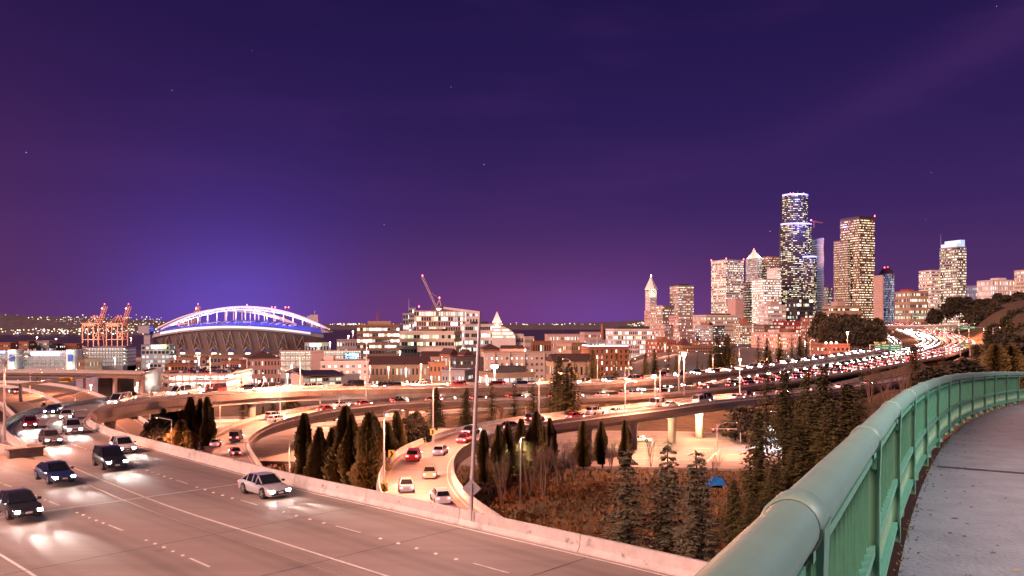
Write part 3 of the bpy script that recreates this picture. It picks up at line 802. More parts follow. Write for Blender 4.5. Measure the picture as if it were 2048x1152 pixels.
# tallest black tower
r_ = thing('black_skyscraper', 'tallest black glass skyscraper with two glowing blue rings', 'skyscraper')
DK = dict(fw=0.84, fh=0.27, lit=0.5, relief=0.12, pal=WARM, gain=2.0, floorlit=0.4)
def ngon_tower(root, pxc, wpx, ptop, Y, zbot, floors, style, seed, bow=0.35, wall='black', cpf=17):
    rng = random.Random(seed); w = wpx / F * Y; cx = WX(pxc, Y); zt = WZ(ptop, Y)
    pts = []
    for k in range(9):   # curved faces towards the viewer
        a = -math.pi + math.pi * k / 8
        pts.append(Vector((cx + math.cos(a) * w / 2, Y + math.sin(a) * w * bow, 0)))
    pts.append(Vector((cx + w * 0.4, Y + w * 0.45, 0))); pts.append(Vector((cx - w * 0.4, Y + w * 0.45, 0)))
    wm_ = MB(); win = MB(); wm_.prism([(p.x, p.y) for p in pts], zbot, zt)
    for i in range(8):
        a, b = pts[i], pts[i + 1]
        cc = max(1, round(cpf * (b - a).length / w)); facade(wm_, win, a, b, zbot, zt - 1.5, floors, cc, rng=rng, **style)
    wm_.build('wall', wallmat(wall), root); win.build('window_glass', WIN, root, kind='stuff')
    return pts, zt
zb = WZ(650, 1580)
pts, zt1 = ngon_tower(r_, 1590, 50, 391, 1585, zb, 72, DK, 21)
pts2, zt2 = ngon_tower(r_, 1592, 61, 449, 1575, zb, 58, DK, 22, 0.3)
pts3, zt3 = ngon_tower(r_, 1618, 29, 514, 1562, zb, 44, DK, 23, 0.4, cpf=10)
BLUE = glow('glow_blue_ring', (0.16, 0.2, 1.0), 2.6)
for pp, z in ((pts, zt1), (pts2, zt2), (pts3, zt3)):
    mb = MB()
    for i in range(8): mb.bar((pp[i].x, pp[i].y - 0.4, z), (pp[i + 1].x, pp[i + 1].y - 0.4, z), 1.3, 2.6)
    mb.build('light_ring', BLUE, r_)
for zz_, ee in ((zt1 - 6, 100000), (zt2 - 6, 110000), (zt3 - 6, 30000)):
    fl = bpy.data.lights.new('ring_light', 'POINT'); fl.energy = ee; fl.color = (0.2, 0.22, 1.0); fl.shadow_soft_size = 3; fo = link('ring_light', fl, r_); fo.location = (pts[4].x + (20 if zz_ == zt3 - 6 else 0), 1532, zz_)
for dx in (-9, -4, 6, 15): mast(r_, (pts[4].x + dx, 1588, zt1), 10 if dx == 6 else 5, 0.4)
for dx in (-9, -3, 17): beacon(r_, (pts[4].x + dx, 1586, zt1 + 2), 2.2)
# crane on the shoulder
cm = MB(); a = W(1622, 442, 1560); b = W(1645, 446, 1560); cm.bar(a, b, 2.2); cm.bar(W(1628, 455, 1560), W(1628, 442, 1560), 2.0)
o = cm.build('tower_crane', mat('crane_red', (0.22, 0.06, 0.05), 0.6, var=0.1), None); tag(o, 'small horizontal crane jib beside the black skyscraper', 'crane')
bb = MB(); bb.box((a.x, a.y, a.z + 1.6), (2, 2, 2)); bb.build('beacon_lamp', MATS['glow_beacon'], o)
r_, P, z0, z1 = Bk('office_tower', 'glassy white tower with bright zigzag bracing, right of the black skyscraper', 'tower', 1623, 1646, 478, 1600, 34, 20, 44, 8, 'white', style=dict(fw=0.8, fh=0.6, lit=0.85, pal=COOL, gain=2.0), seed=24)
zm = MB()
for k in range(10):
    za_ = z0 + (z1 - z0) * k / 10; zb_ = z0 + (z1 - z0) * (k + 1) / 10
    a, b = (P[0], P[1]) if k % 2 else (P[1], P[0])
    zm.bar((a.x, a.y - 0.8, za_), (b.x, b.y - 0.8, zb_), 1.2)
zm.build('bracing', wallmat('white'), r_)
r_, P, z0, z1 = Bk('office_tower', 'wide bronze tower with dark crown and rows of warm windows', 'skyscraper', 1681, 1749, 441, 1500, 46, 22, 50, 18, 'brown', style=dict(fw=0.82, fh=0.44, lit=0.72, pal=WARM, gain=2.0, floorlit=0.25), seed=25)
mass(r_, 1668, 1700, 482, 1495, 34, 22, 44, 9, 'brown', style=dict(fw=0.82, fh=0.44, lit=0.7, pal=WARM, gain=2.0), seed=26, zbot=z0)
cm = MB(); cc = [p + Vector((0, 0, 0)) for p in P]
for i in range(4):
    a, b = P[i], P[(i + 1) % 4]; cm.bar((a.x, a.y, z1 + 2), (b.x, b.y, z1 + 2), 0.8, 5)
cm.build('crown', wallmat('dark'), r_); beacon(r_, (P[1].x, P[1].y, z1 + 5), 2.0)
Bk('office_tower', 'narrow pinkish tower between the bronze tower and the striped blue tower', 'tower', 1748, 1766, 552, 1450, 26, 10, 28, 6, 'pink', style=dict(fw=0.6, fh=0.5, lit=0.4), seed=27)
r_, P, z0, z1 = Bk('office_tower', 'blue-white striped tower under a dark pyramid cap with red lamps', 'tower', 1757, 1788, 548, 1550, 34, 12, 30, 7, 'blue', style=dict(fw=0.5, fh=0.92, lit=0.6, pal=((0.7, 0.8, 1.0), (0.9, 0.9, 1.0)), relief=0.3, gain=1.2), seed=28)
hip_roof(r_, P, z1, 12); c = sum(P, Vector()) / 4
for d in (-3, 3): beacon(r_, (c.x + d, c.y, z1 + 11), 2.0)
Bk('office_building', 'low dark-windowed office block behind the highway overpass', 'building', 1790, 1856, 584, 1300, 40, 8, 9, 16, 'tan', style=dict(fw=0.7, fh=0.6, lit=0.4), seed=29, penthouse=((0.1, 0.4, 4, 'red'),))
Bk('office_tower', 'white ribbon-windowed slab left of the cyan-crowned tower', 'tower', 1838, 1881, 542, 1500, 34, 10, 22, 8, 'white', style=dict(fw=0.92, fh=0.4, lit=0.35, pal=WARM), seed=30)
r_, P, z0, z1 = Bk('office_tower', 'tall striped tower topped by a glowing cyan crown', 'skyscraper', 1880, 1932, 496, 1480, 40, 16, 34, 10, 'grey', style=dict(fw=0.93, fh=0.55, lit=0.55, pal=WARM), seed=31)
cr = MB(); c = sum(P, Vector()) / 4; q = [c + (p - c) * 0.9 for p in P]
cr.prism([(p.x, p.y) for p in q], z1, z1 + 7); cr.prism([(p.x, p.y) for p in (q[0].lerp(q[1], 0.45), q[1], q[2], q[3].lerp(q[2], 0.45))], z1 + 7.05, z1 + 13)
cr.build('crown', glow('glow_cyan', (0.2, 0.6, 1.0), 0.6), r_); mast(r_, (P[3].x + 2, P[3].y, z1), 26, 0.5)
Bk('hospital_building', 'long pale hospital block with ribbed front on the hilltop', 'building', 1955, 2032, 562, 1150, 30, 8, 8, 14, 'white', style=dict(fw=0.35, fh=0.7, lit=0.4, relief=0.8), seed=32, penthouse=((0.4, 0.75, 4, 'white'),))
r_, P, z0, z1 = Bk('hospital_building', 'beige hospital wing cut by the right edge, red lamps on top', 'building', 2029, 2075, 541, 1120, 30, 4, 9, 9, 'cream', style=dict(fw=0.6, fh=0.5, lit=0.4), seed=33)
beacon(r_, (P[0].x + 3, P[0].y, z1), 1.8)
Bk('apartment_building', 'bluish lit block low between cyan-crowned tower and hospital', 'building', 1934, 1957, 572, 1250, 20, 8, 7, 7, 'blue', style=dict(fw=0.7, fh=0.6, lit=0.6, pal=COOL), seed=34)
# --- middle rank of downtown
Bk('courthouse_block', 'blank pink-lit concrete block in front of the broad pale tower', 'building', 1455, 1487, 598, 1330, 28, 12, 4, 3, 'pink', nowin=True, seed=40)
Bk('office_building', 'white gridded office block below the bright slab', 'building', 1518, 1571, 611, 1250, 30, 10, 9, 9, 'white', style=dict(fw=0.78, fh=0.52, lit=0.5, relief=0.8), seed=41, penthouse=((0.3, 0.75, 6, 'pink'),))
Bk('justice_building', 'dark glass civic building with pale frame below the black skyscraper', 'building', 1571, 1626, 598, 1260, 34, 12, 11, 6, 'dark', style=dict(fw=0.92, fh=0.86, lit=0.18, relief=0.5), seed=42)
Bk('parking_structure', 'low beige stepped building below the bronze tower', 'building', 1645, 1722, 613, 1180, 36, 8, 6, 8, 'tan', style=dict(fw=0.9, fh=0.4, lit=0.25), seed=43, penthouse=((0.2, 0.5, 7, 'beige'),))
Bk('apartment_building', 'beige block behind the white zigzag-braced tower', 'building', 1644, 1664, 575, 1700, 24, 8, 18, 6, 'white', style=dict(fw=0.5, fh=0.5, lit=0.5, pal=COOL), seed=44)
Bk('county_hall', 'wide cream civic hall with heavy cornice', 'building', 1386, 1487, 633, 1200, 44, 12, 7, 20, 'cream', style=dict(fw=0.5, fh=0.6, lit=0.35, gain=1.4), seed=45, parapet=2.2, penthouse=((0.25, 0.75, 4, 'dark'),))
Bk('apartment_building', 'white windowed apartment block with plain orange end wall', 'building', 1391, 1448, 652, 1000, 26, 38, 9, 10, 'grey', style=dict(fw=0.4, fh=0.4, lit=0.6, relief=0.1), seed=46, side_cols=10, penthouse=((0.1, 0.4, 4, 'brick'),))
Bk('apartment_building', 'tan high-rise with lit stair strip down its middle', 'building', 1466, 1512, 647, 960, 22, 6, 12, 7, 'tan', style=dict(fw=0.6, fh=0.4, lit=0.5), seed=47, penthouse=((0.3, 0.6, 6, 'orange'),))
Bk('old_hotel_block', 'stepped beige office block right of pyramid tower base', 'building', 1303, 1348, 612, 1420, 30, 30, 14, 9, 'beige', style=dict(fw=0.55, fh=0.5, lit=0.45), seed=48)
Bk('office_building', 'pink flat block beneath the square beige tower', 'building', 1338, 1392, 632, 1350, 30, 20, 9, 10, 'pink', style=dict(fw=0.5, fh=0.5, lit=0.45), seed=49)
Bk('office_building', 'pale and glass-panelled office block with cornice, left of the cream hall', 'building', 1212, 1308, 660, 860, 34, 8, 8, 22, 'white', style=dict(fw=0.62, fh=0.6, lit=0.45), seed=50, parapet=1.4, penthouse=((0.15, 0.95, 4, 'dark'),))
Bk('apartment_building', 'beige corner block overlapping the pale panelled office', 'building', 1306, 1346, 650, 950, 24, 24, 9, 10, 'pink', style=dict(fw=0.45, fh=0.55, lit=0.35), seed=51)
Bk('apartment_building', 'pink low block behind the white windowed apartments', 'building', 1345, 1392, 664, 1000, 20, 16, 6, 11, 'pink', style=dict(fw=0.5, fh=0.5, lit=0.4), seed=52)
Bk('brick_building', 'low red brick block with lit windows under the cream hall', 'building', 1385, 1470, 683, 820, 24, 8, 3, 18, 'brick', style=dict(fw=0.5, fh=0.55, lit=0.5), seed=53)
Bk('brick_building', 'brick and stucco block with dark parapet left of the pointed roofs', 'building', 1292, 1352, 681, 700, 24, 14, 4, 10, 'brick', style=dict(fw=0.45, fh=0.5, lit=0.4), seed=54, penthouse=((0.4, 0.7, 3, 'brown'),))
r_, P, z0, z1 = Bk('market_building', 'wide low hall with small pavilion roof in the old quarter', 'building', 1345, 1425, 692, 640, 24, 8, 2, 12, 'brown', style=dict(fw=0.7, fh=0.5, lit=0.35), seed=55)
hip_roof(r_, footprint(1352, 1382, 642, 10, 8), z1 + 0.4, 6)
Bk('apartment_building', 'long pale apartment row behind the roadside firs', 'building', 1503, 1596, 666, 740, 24, 10, 4, 18, 'pink', style=dict(fw=0.35, fh=0.4, lit=0.3, relief=0.1), seed=56, penthouse=((0.4, 0.55, 3, 'white'), (0.8, 0.9, 4, 'brown')))
Bk('apartment_building', 'red and brown apartments with many small lit windows', 'building', 1508, 1560, 650, 880, 24, 10, 6, 12, 'brown', style=dict(fw=0.45, fh=0.45, lit=0.5), seed=57)
Bk('apartment_building', 'bright red panelled apartments below the dark civic glass building', 'building', 1545, 1606, 643, 900, 22, 8, 6, 12, 'red', style=dict(fw=0.5, fh=0.5, lit=0.55), seed=58)
Bk('apartment_building', 'tan and brick mid-rise at the edge of the wooded slope', 'building', 1602, 1648, 636, 860, 24, 12, 8, 9, 'brick', style=dict(fw=0.45, fh=0.5, lit=0.45), seed=59)
r_, P, z0, z1 = Bk('roadside_hall', 'low brick hall with roof lamps beside the city-bound lanes', 'building', 1619, 1698, 689, 500, 18, 6, 2, 6, 'brick', style=dict(fw=0.5, fh=0.4, lit=0.1), seed=60)
for f in (0.1, 0.3, 0.5): q = P[0].lerp(P[1], f); beacon(r_, (q.x, q.y, z1 + 0.4), 1.1, (1, 0.8, 0.5), 9, 'warm_lamp')
# --- old quarter, centre
r_, P, z0, z1 = Bk('hotel_building', 'terracotta hotel with a blue neon edge along its roof', 'building', 1165, 1256, 694, 600, 24, 8, 6, 8, 'orange', style=dict(fw=0.3, fh=0.55, lit=0.4, relief=1.2), seed=61)
nm_ = MB()
for i in (0, 3):
    a, b = P[i], P[(i + 1) % 4]; nm_.bar((a.x, a.y, z1 + 1.2), (b.x, b.y, z1 + 1.2), 0.5, 0.8)
nm_.build('light_ring', glow('glow_neon', (0.35, 0.5, 1.0), 3.0), r_)
mast(r_, (P[0].x + 6, P[0].y + 6, z1), 9, 0.9, 'vent_stack', wallmat('grey'))
Bk('warehouse', 'long arcaded pink warehouse near the waterfront, lamp on roof', 'building', 1090, 1162, 669, 1250, 30, 6, 4, 18, 'pink', style=dict(fw=0.4, fh=0.6, lit=0.45), seed=62)
Bk('warehouse', 'pale stepped warehouse left of the brick chimney', 'building', 1160, 1204, 665, 1200, 30, 8, 5, 12, 'pink', style=dict(fw=0.45, fh=0.5, lit=0.25), seed=63)
o = MB(); p = W(1205, 690, 1000); o.tube([p, W(1205, 648, 1000)], [2.6, 1.9], 10); tag(o.build('chimney', wallmat('brick'), None), 'tall red brick chimney standing near the waterfront', 'chimney')
Bk('warehouse', 'low grey stores with row of bright panes behind the hotel', 'building', 1172, 1212, 681, 900, 24, 6, 3, 14, 'grey', style=dict(fw=0.5, fh=0.5, lit=0.4), seed=64)
Bk('brick_building', 'tan boxy block right of the beige apartments', 'building', 1113, 1172, 686, 780, 26, 30, 4, 7, 'tan', style=dict(fw=0.3, fh=0.4, lit=0.1), seed=65)
Bk('warehouse', 'low orange-lit shed beyond the tan block', 'building', 1062, 1102, 683, 1100, 20, 6, 2, 8, 'orange', style=dict(fw=0.4, fh=0.5, lit=0.3), seed=66)
Bk('warehouse', 'small arcaded building right of the round-ended office', 'building', 1046, 1068, 674, 1150, 20, 6, 4, 8, 'cream', style=dict(fw=0.45, fh=0.5, lit=0.4), seed=67)
# round-ended white office
r_, P, z0, z1 = Bk('office_building', 'white ribbon-windowed office with quarter-round glass end', 'building', 922, 985, 649, 950, 34, 12, 7, 14, 'white', style=dict(fw=0.9, fh=0.5, lit=0.55, pal=COOL + WARM), seed=68, penthouse=((0.3, 0.9, 3.5, 'dark'),))
mass(r_, 1003, 1047, 669, 945, 30, 8, 4, 11, 'white', style=dict(fw=0.85, fh=0.5, lit=0.5, pal=COOL), seed=69)
qm = MB(); wq = MB(); pc_ = W(984, 651, 938); rad = 27.0; hgt = WZ(650, 938) - WZ(676, 938)
rings = []
for k in range(9):
    a = math.pi / 2 * k / 8; x = math.sin(a) * rad; h = hgt * math.cos(a) + 0.05
    rings.append((x, h))
zlow = WZ(676, 938)
poly = [(pc_.x, zlow - 30)] + [(pc_.x + rad, zlow - 30)] + [(pc_.x + x, zlow + h) for x, h in reversed(rings)]
fr = [(x, 925.0, z) for x, z in poly]; bk = [(x, 955.0, z) for x, z in poly]
nq = len(poly); qm.mesh_faces(fr + bk, [tuple(range(nq)), tuple(range(2 * nq - 1, nq - 1, -1))] + [(i, nq + i, nq + (i + 1) % nq, (i + 1) % nq) for i in range(nq)])
qm.build('round_end', wallmat('white'), r_)
rngq = random.Random(3)
for fz in range(4):
    zb_ = zlow + hgt * (fz * 0.25 + 0.04); zt_ = zb_ + hgt * 0.13
    xm = rad * math.sqrt(max(0, 1 - ((zt_ - zlow) / hgt) ** 2)) - 0.8; nn = max(2, int(xm / 2.2))
    for k in range(nn):
        g = 1.6 * rngq.uniform(0.3, 1.5); wq.face([(pc_.x + 0.4 + k * xm / nn, 924.9, zb_), (pc_.x + 0.4 + (k + .9) * xm / nn, 924.9, zb_), (pc_.x + 0.4 + (k + .9) * xm / nn, 924.9, zt_), (pc_.x + 0.4 + k * xm / nn, 924.9, zt_)], 0, (g, g * .85, g * .6, 1))
wq.build('window_glass', WIN, r_, kind='stuff')
# station clock tower
r_ = thing('station_tower', 'floodlit station tower with slender pale spire', 'tower'); p = W(994, 650, 1080)
tm = MB(); tm.box((p.x, p.y, p.z - 20), (11, 11, 46)); tm.build('wall', wallmat('beige'), r_)
tm = MB(); tm.loft([[(p.x + sx * s, p.y + sy * s, p.z + z) for sx, sy in ((-1, -1), (1, -1), (1, 1), (-1, 1))] for s, z in ((6, 3), (6, 5), (5, 6), (0.3, 17.5))]); tm.build('spire', MATS['tower_terracotta'], r_)
tm = MB(); tm.tube([(p.x, p.y - 5.55, p.z - 1), (p.x, p.y - 5.8, p.z - 1)], [2.4, 2.4], 16); tm.build('clock_face', glow('glow_clock', (1, 0.8, 0.5), 3.0), r_)
fl = bpy.data.lights.new('spire_flood', 'POINT'); fl.energy = 5000; fl.color = (1, 0.85, 0.7); fo = link('spire_flood', fl, r_); fo.location = (p.x, p.y - 16, p.z + 4)
# office with antenna tower
r_, P, z0, z1 = Bk('office_building', 'square brown office with lit top gallery and antenna tower', 'building', 714, 799, 652, 850, 34, 10, 9, 14, 'brown', style=dict(fw=0.86, fh=0.5, lit=0.6, pal=WARM + COOL), seed=70, parapet=1.6, penthouse=((0.25, 0.8, 5, 'tan'),))
am = MB(); c = sum(P, Vector()) / 4
for sx in (-1.4, 1.4):
    for sy in (-1.4, 1.4): am.bar((c.x + sx, c.y + sy, z1 + 5), (c.x + sx, c.y + sy, z1 + 13), 0.3)
for k in range(5): am.box((c.x, c.y, z1 + 5 + k * 1.9), (3.1, 3.1, 0.25))
am.box((c.x, c.y, z1 + 13.2), (4.6, 4.6, 0.6)); am.build('antenna_tower', mat('crane_red', (0.45, 0.1, 0.07)), r_)
r_, P, z0, z1 = Bk('office_building', 'long cream office with floodlit left corner behind the gabled hall', 'building', 797, 923, 665, 900, 34, -10, 6, 18, 'cream', style=dict(fw=0.86, fh=0.48, lit=0.3, pal=((0.9, 1.0, 0.6), (1, 0.8, 0.5))), seed=71, parapet=1.8, penthouse=((0.3, 0.75, 4, 'brown'),))
mass(r_, 835, 918, 694, 860, 20, -6, 2, 14, 'cream', style=dict(fw=0.9, fh=0.4, lit=0.3), seed=72)
# construction block with tower crane
r_, P, z0, z1 = Bk('construction_building', 'unfinished apartment block with bare lit floors under the tower crane', 'building', 828, 935, 622, 1000, 30, 6, 12, 22, 'pink', style=dict(fw=0.7, fh=0.75, lit=0.5, relief=0.6, pal=COOL + WARM, gain=1.7), seed=73, parapet=0.4)
mass(r_, 806, 832, 628, 1004, 26, 6, 11, 5, 'grey', style=dict(fw=0.8, fh=0.7, lit=0.35, pal=COOL), seed=74)
mass(r_, 818, 832, 617, 995, 20, 6, 13, 4, 'grey', style=dict(fw=0.8, fh=0.6, lit=0.6, pal=COOL), seed=75)
mass(r_, 931, 956, 624, 990, 24, 6, 11, 4, 'white', style=dict(fw=0.5, fh=0.4, lit=0.3, pal=COOL), seed=76)
mast(r_, (P[0].x - 6, P[0].y, z1), 14, 0.4); beacon(r_, (P[0].x + 6, P[0].y, z1 + 4), 1.5)
cr_ = thing('tower_crane', 'tall lattice tower crane with raised jib and red lamps', 'crane'); Yc = 985
def lattice(mb, a, b, w, n, th=0.28):
    a = Vector(a); b = Vector(b); q = (b - a).normalized(); s = q.cross(Vector((0, 1, 0))).normalized() * w / 2; d = Vector((0, w / 2, 0))
    for u, v in ((1, 1), (1, -1), (-1, 1), (-1, -1)): mb.bar(a + s * u + d * v, b + s * u + d * v, th)
    for k in range(n):
        p0_ = a.lerp(b, k / n); p1_ = a.lerp(b, (k + 1) / n); sg = 1 if k % 2 else -1
        mb.bar(p0_ + s * sg - d, p1_ - s * sg - d, th * 0.8); mb.bar(p0_ - s * sg - d, p1_ - s * sg - d + s * 0, th * 0.5)
CRM = mat('crane_paint', (0.55, 0.42, 0.3), 0.5, var=0.1)
m_ = MB(); lattice(m_, W(874, 660, Yc), W(874, 618, Yc), 2.4, 12, 0.4); m_.build('mast', CRM, cr_)
m_ = MB(); m_.box(W(876, 616, Yc), (16, 4, 4)); m_.build('counter_deck', mat('crane_dark', (0.1, 0.07, 0.06)), cr_)
m_ = MB(); lattice(m_, W(872, 613, Yc), W(845, 554, Yc), 1.9, 22, 0.34); m_.build('jib', CRM, cr_)
m_ = MB(); m_.bar(W(873, 613, Yc), W(879, 598, Yc), 0.8); m_.bar(W(882, 613, Yc), W(879, 598, Yc), 0.8); m_.bar(W(879, 598, Yc), W(858, 582, Yc), 0.18); m_.build('a_frame', CRM, cr_)
for q in (W(845, 553, Yc), W(879, 597, Yc)): beacon(cr_, q, 1.5)
# ------------------------------------------------------------------ nearer buildings: every window its own part
FRAME = mat('window_frame', (0.35, 0.3, 0.27), 0.6, var=0.0)
def near_windows(root, a, b, z0, z1, floors, cols, fw, fh, lit, seed, pal=MIXP, gain=1.3, rows=None, mull=2):
    rng = random.Random(seed); a = Vector(a); b = Vector(b); e = b - a; ln = e.length; u = e / ln; n = Vector((u.y, -u.x, 0)); cw = ln / cols; H = (z1 - z0) / floors; up = Vector((0, 0, 1))
    for f in range(floors):
        for c in range(cols):
            if rows and not rows(f, c): continue
            p = a + u * (cw * (c + 0.5)); w = cw * fw; h = H * fh; zc = z0 + H * (f + 0.52)
            mb = MB()
            on = rng.random() < lit; k = gain * rng.uniform(0.35, 1.4); cc = rng.choice(pal)
            colr = (cc[0] * k, cc[1] * k, cc[2] * k, 1) if on else (0.01, 0.01, 0.015, 1)
            o_ = p + up * zc
            # reveal frame stands proud, the pane sits back inside it
            for du, dz, ww, hh in ((-w / 2, 0, 0.16, h + 0.16), (w / 2, 0, 0.16, h + 0.16)):
                q = o_ + u * du; mb.box(q + n * 0.06, (ww, 0.2, hh), math.atan2(u.y, u.x), 1)
            for dz in (-h / 2, h / 2): q = o_ + up * dz; mb.box(q + n * 0.07, (w + 0.2, 0.26, 0.16), math.atan2(u.y, u.x), 1)
            for k_ in range(1, mull): q = o_ + u * (-w / 2 + w * k_ / mull); mb.box(q + n * 0.05, (0.08, 0.12, h), math.atan2(u.y, u.x), 1)
            q = o_ + n * 0.03
            mb.face([q - u * w / 2 - up * h / 2, q + u * w / 2 - up * h / 2, q + u * w / 2 + up * h / 2, q - u * w / 2 + up * h / 2], 0, colr)
            mb.build('window', [WIN, FRAME], root)
# brick apartments beside the blank tower
r_, P, z0, z1 = Bk('brick_apartments', 'flat-roofed pinkish brick apartments with blue and yellow windows', 'building', 641, 737, 722, 480, 22, 10, 4, 9, 'pink', nowin=True, seed=80)
near_windows(r_, P[0], P[1], z0 + 1, z1 - 1, 5, 8, 0.5, 0.5, 0.6, 5, pal=COOL + WARM)
pm = MB(); pm.box((P[0].x + 4, P[0].y + 6, z1 + 1.6), (5, 5, 4)); pm.build('penthouse', wallmat('pink'), r_)
Bk('stair_tower', 'tall windowless pink tower rising left of the brick apartments', 'building', 622, 648, 703, 520, 9, 14, 1, 1, 'pink', nowin=True, seed=81)
# the billboard-bright screen on the roof
sb = thing('lit_roof_sign', 'bright green and blue light display above brick apartments', 'sign'); p = W(703, 713, 560)
s1 = MB(); rngs = random.Random(9)
for i in range(14):
    for j in range(7):
        if rngs.random() < 0.8:
            x = p.x - 4.6 + i * 0.7; z = p.z - 2.2 + j * 0.7 - abs(i - 7) * 0.05; cc = rngs.choice(((0.2, 1, 0.8), (0.4, 0.6, 1), (0.8, 1, 1), (0.5, 0.3, 1)))
            s1.face([(x, 560, z), (x + .55, 560, z), (x + .55, 560, z + .55), (x, 560, z + .55)], 0, tuple(q * 2.2 for q in cc) + (1,))
s1.build('light_panel', WIN, sb, kind='stuff')
s2 = MB(); s2.box((p.x, 560.6, p.z), (11, 0.6, 6)); s2.box((p.x - 4, 561, p.z - 5), (0.4, 0.4, 6)); s2.box((p.x + 4, 561, p.z - 5), (0.4, 0.4, 6)); s2.build('backing_frame', M_DSTEEL, sb)
# modern glazed shed with overhanging dark roof
r_ = thing('glazed_pavilion', 'modern glazed pavilion under a wide dark slanting roof', 'building'); Yp = 360
a = W(606, 770, Yp - 6); b = W(683, 768, Yp + 4); zt = WZ(754, Yp); zg = ground_z(a.x, a.y)
mb = MB(); back = Vector((4, 22, 0)); q = [a, b, b + back, a + back]; mb.prism([(p.x, p.y) for p in [Vector((p.x, p.y, 0)) for p in q]], zg - 1, zt); mb.build('wall', wallmat('grey'), r_)
near_windows(r_, (a.x, a.y, 0), (b.x, b.y, 0), WZ(772, Yp), zt - 0.2, 2, 6, 0.86, 0.78, 0.75, 8, pal=((1, 1, 0.75), (0.95, 1, 0.8)), gain=0.9)
mb = MB(); rp = [W(582, 743, Yp + 6), W(668, 742, Yp + 26), W(690, 751, Yp + 2), W(606, 753, Yp - 8)]; c = sum(rp, Vector()) / 4
mb.mesh_faces([p + Vector((0, 0, 0.6)) for p in rp] + [p for p in rp], ((3, 2, 1, 0), (4, 5, 6, 7), (0, 1, 5, 4), (1, 2, 6, 5), (2, 3, 7, 6), (3, 0, 4, 7))); mb.build('roof', mat('dark_roof', (0.03, 0.025, 0.035), 0.5), r_)
mb = MB(); e0 = W(582, 758, Yp + 6); mb.prism([(a.x, a.y), (a.x + 4, a.y + 22), (e0.x + 4, e0.y + 20), (e0.x, e0.y)], zg - 1, WZ(748, Yp)); mb.build('blank_wing', wallmat('pink'), r_)
# gabled halls and houses
def gabled(name, label, px0, px1, peave, pridge, Y, depth, rot, wall, floors, cols, lit, seed, hip=False):
    r_, P, z0, z1 = Bk(name, label, 'building', px0, px1, peave, Y, depth, rot, floors, cols, wall, style=dict(fw=0.4, fh=0.5, lit=lit, relief=0.15), seed=seed, parapet=0.1)
    hip_roof(r_, P, z1 + 0.25, WZ(pridge, Y) - z1, gable=not hip); return r_, P
gabled('brick_hall', 'brick hall with broad dark hipped roof behind the car park', 486, 560, 715, 702, 640, 34, 24, 'pink', 3, 10, 0.1, 82, True)
gabled('small_house', 'small pale gabled house left of the blank tower', 570, 622, 746, 736, 500, 16, 20, 'grey', 1, 4, 0.2, 83)
gabled('gabled_hall', 'long hall with brown pitched roof and gabled porch under the offices', 734, 862, 727, 713, 520, 26, 8, 'tan', 2, 16, 0.3, 84)
gabled('terrace_house', 'brick terrace with steep dark gable, left of the dark townhouse', 880, 916, 708, 697, 620, 18, 30, 'brick', 2, 5, 0.4, 85)
gabled('terrace_house', 'gabled brick house with lit dormer behind leaning lamp post', 916, 946, 709, 699, 600, 16, 20, 'brick', 2, 4, 0.5, 86)
gabled('row_house', 'low row of pink houses with chimneys below the cream office', 842, 884, 712, 703, 660, 14, 8, 'pink', 2, 8, 0.3, 87)
gabled('row_house', 'dark-roofed row house right of the leaning lamp post', 960, 1000, 697, 688, 700, 18, 12, 'brick', 2, 8, 0.4, 88, True)
gabled('row_house', 'pink stepped row below the round-ended office', 1000, 1048, 697, 691, 680, 18, 6, 'pink', 2, 9, 0.4, 89)
gabled('timber_house', 'house with long dark roof half hidden by firs', 1092, 1188, 722, 708, 420, 16, 12, 'tan', 2, 8, 0.5, 90)
Bk('orange_building', 'small orange-lit cube with square window panel', 'building', 857, 890, 726, 470, 12, 8, 3, 4, 'orange', style=dict(fw=0.4, fh=0.5, lit=0.3, relief=0.1), seed=91)
Bk('townhouse', 'dark charcoal townhouse block with few lit panes', 'building', 902, 968, 716, 470, 18, 14, 5, 8, 'dark', style=dict(fw=0.4, fh=0.45, lit=0.3, relief=0.15), seed=92)
Bk('workshop', 'grey workshop with row of small bright squares under its eave', 'building', 884, 945, 741, 420, 16, -12, 2, 7, 'grey', style=dict(fw=0.35, fh=0.3, lit=0.8, pal=COOL, relief=0.1), seed=93)
# beige apartments with stepped bays
r_, P, z0, z1 = Bk('beige_apartments', 'long beige apartment house with stepped bays and small lit windows', 'building', 964, 1118, 706, 470, 20, 6, 5, 16, 'beige', nowin=True, seed=94)
near_windows(r_, P[0], P[1], z0 + 1.2, z1 - 1, 6, 15, 0.42, 0.42, 0.45, 12, pal=WARM + COOL)
bm_ = MB(); u = (P[1] - P[0]).normalized(); n = Vector((u.y, -u.x, 0))
for k in (2, 5, 8, 12, 14):
    q = P[0].lerp(P[1], (k + 0.02) / 15); bm_.box((q.x + n.x * .3, q.y + n.y * .3, (z0 + z1) / 2 + 0.4), (0.5, 0.9, z1 - z0 + 0.8), math.atan2(u.y, u.x))
bm_.build('bay_edge', wallmat('beige'), r_)
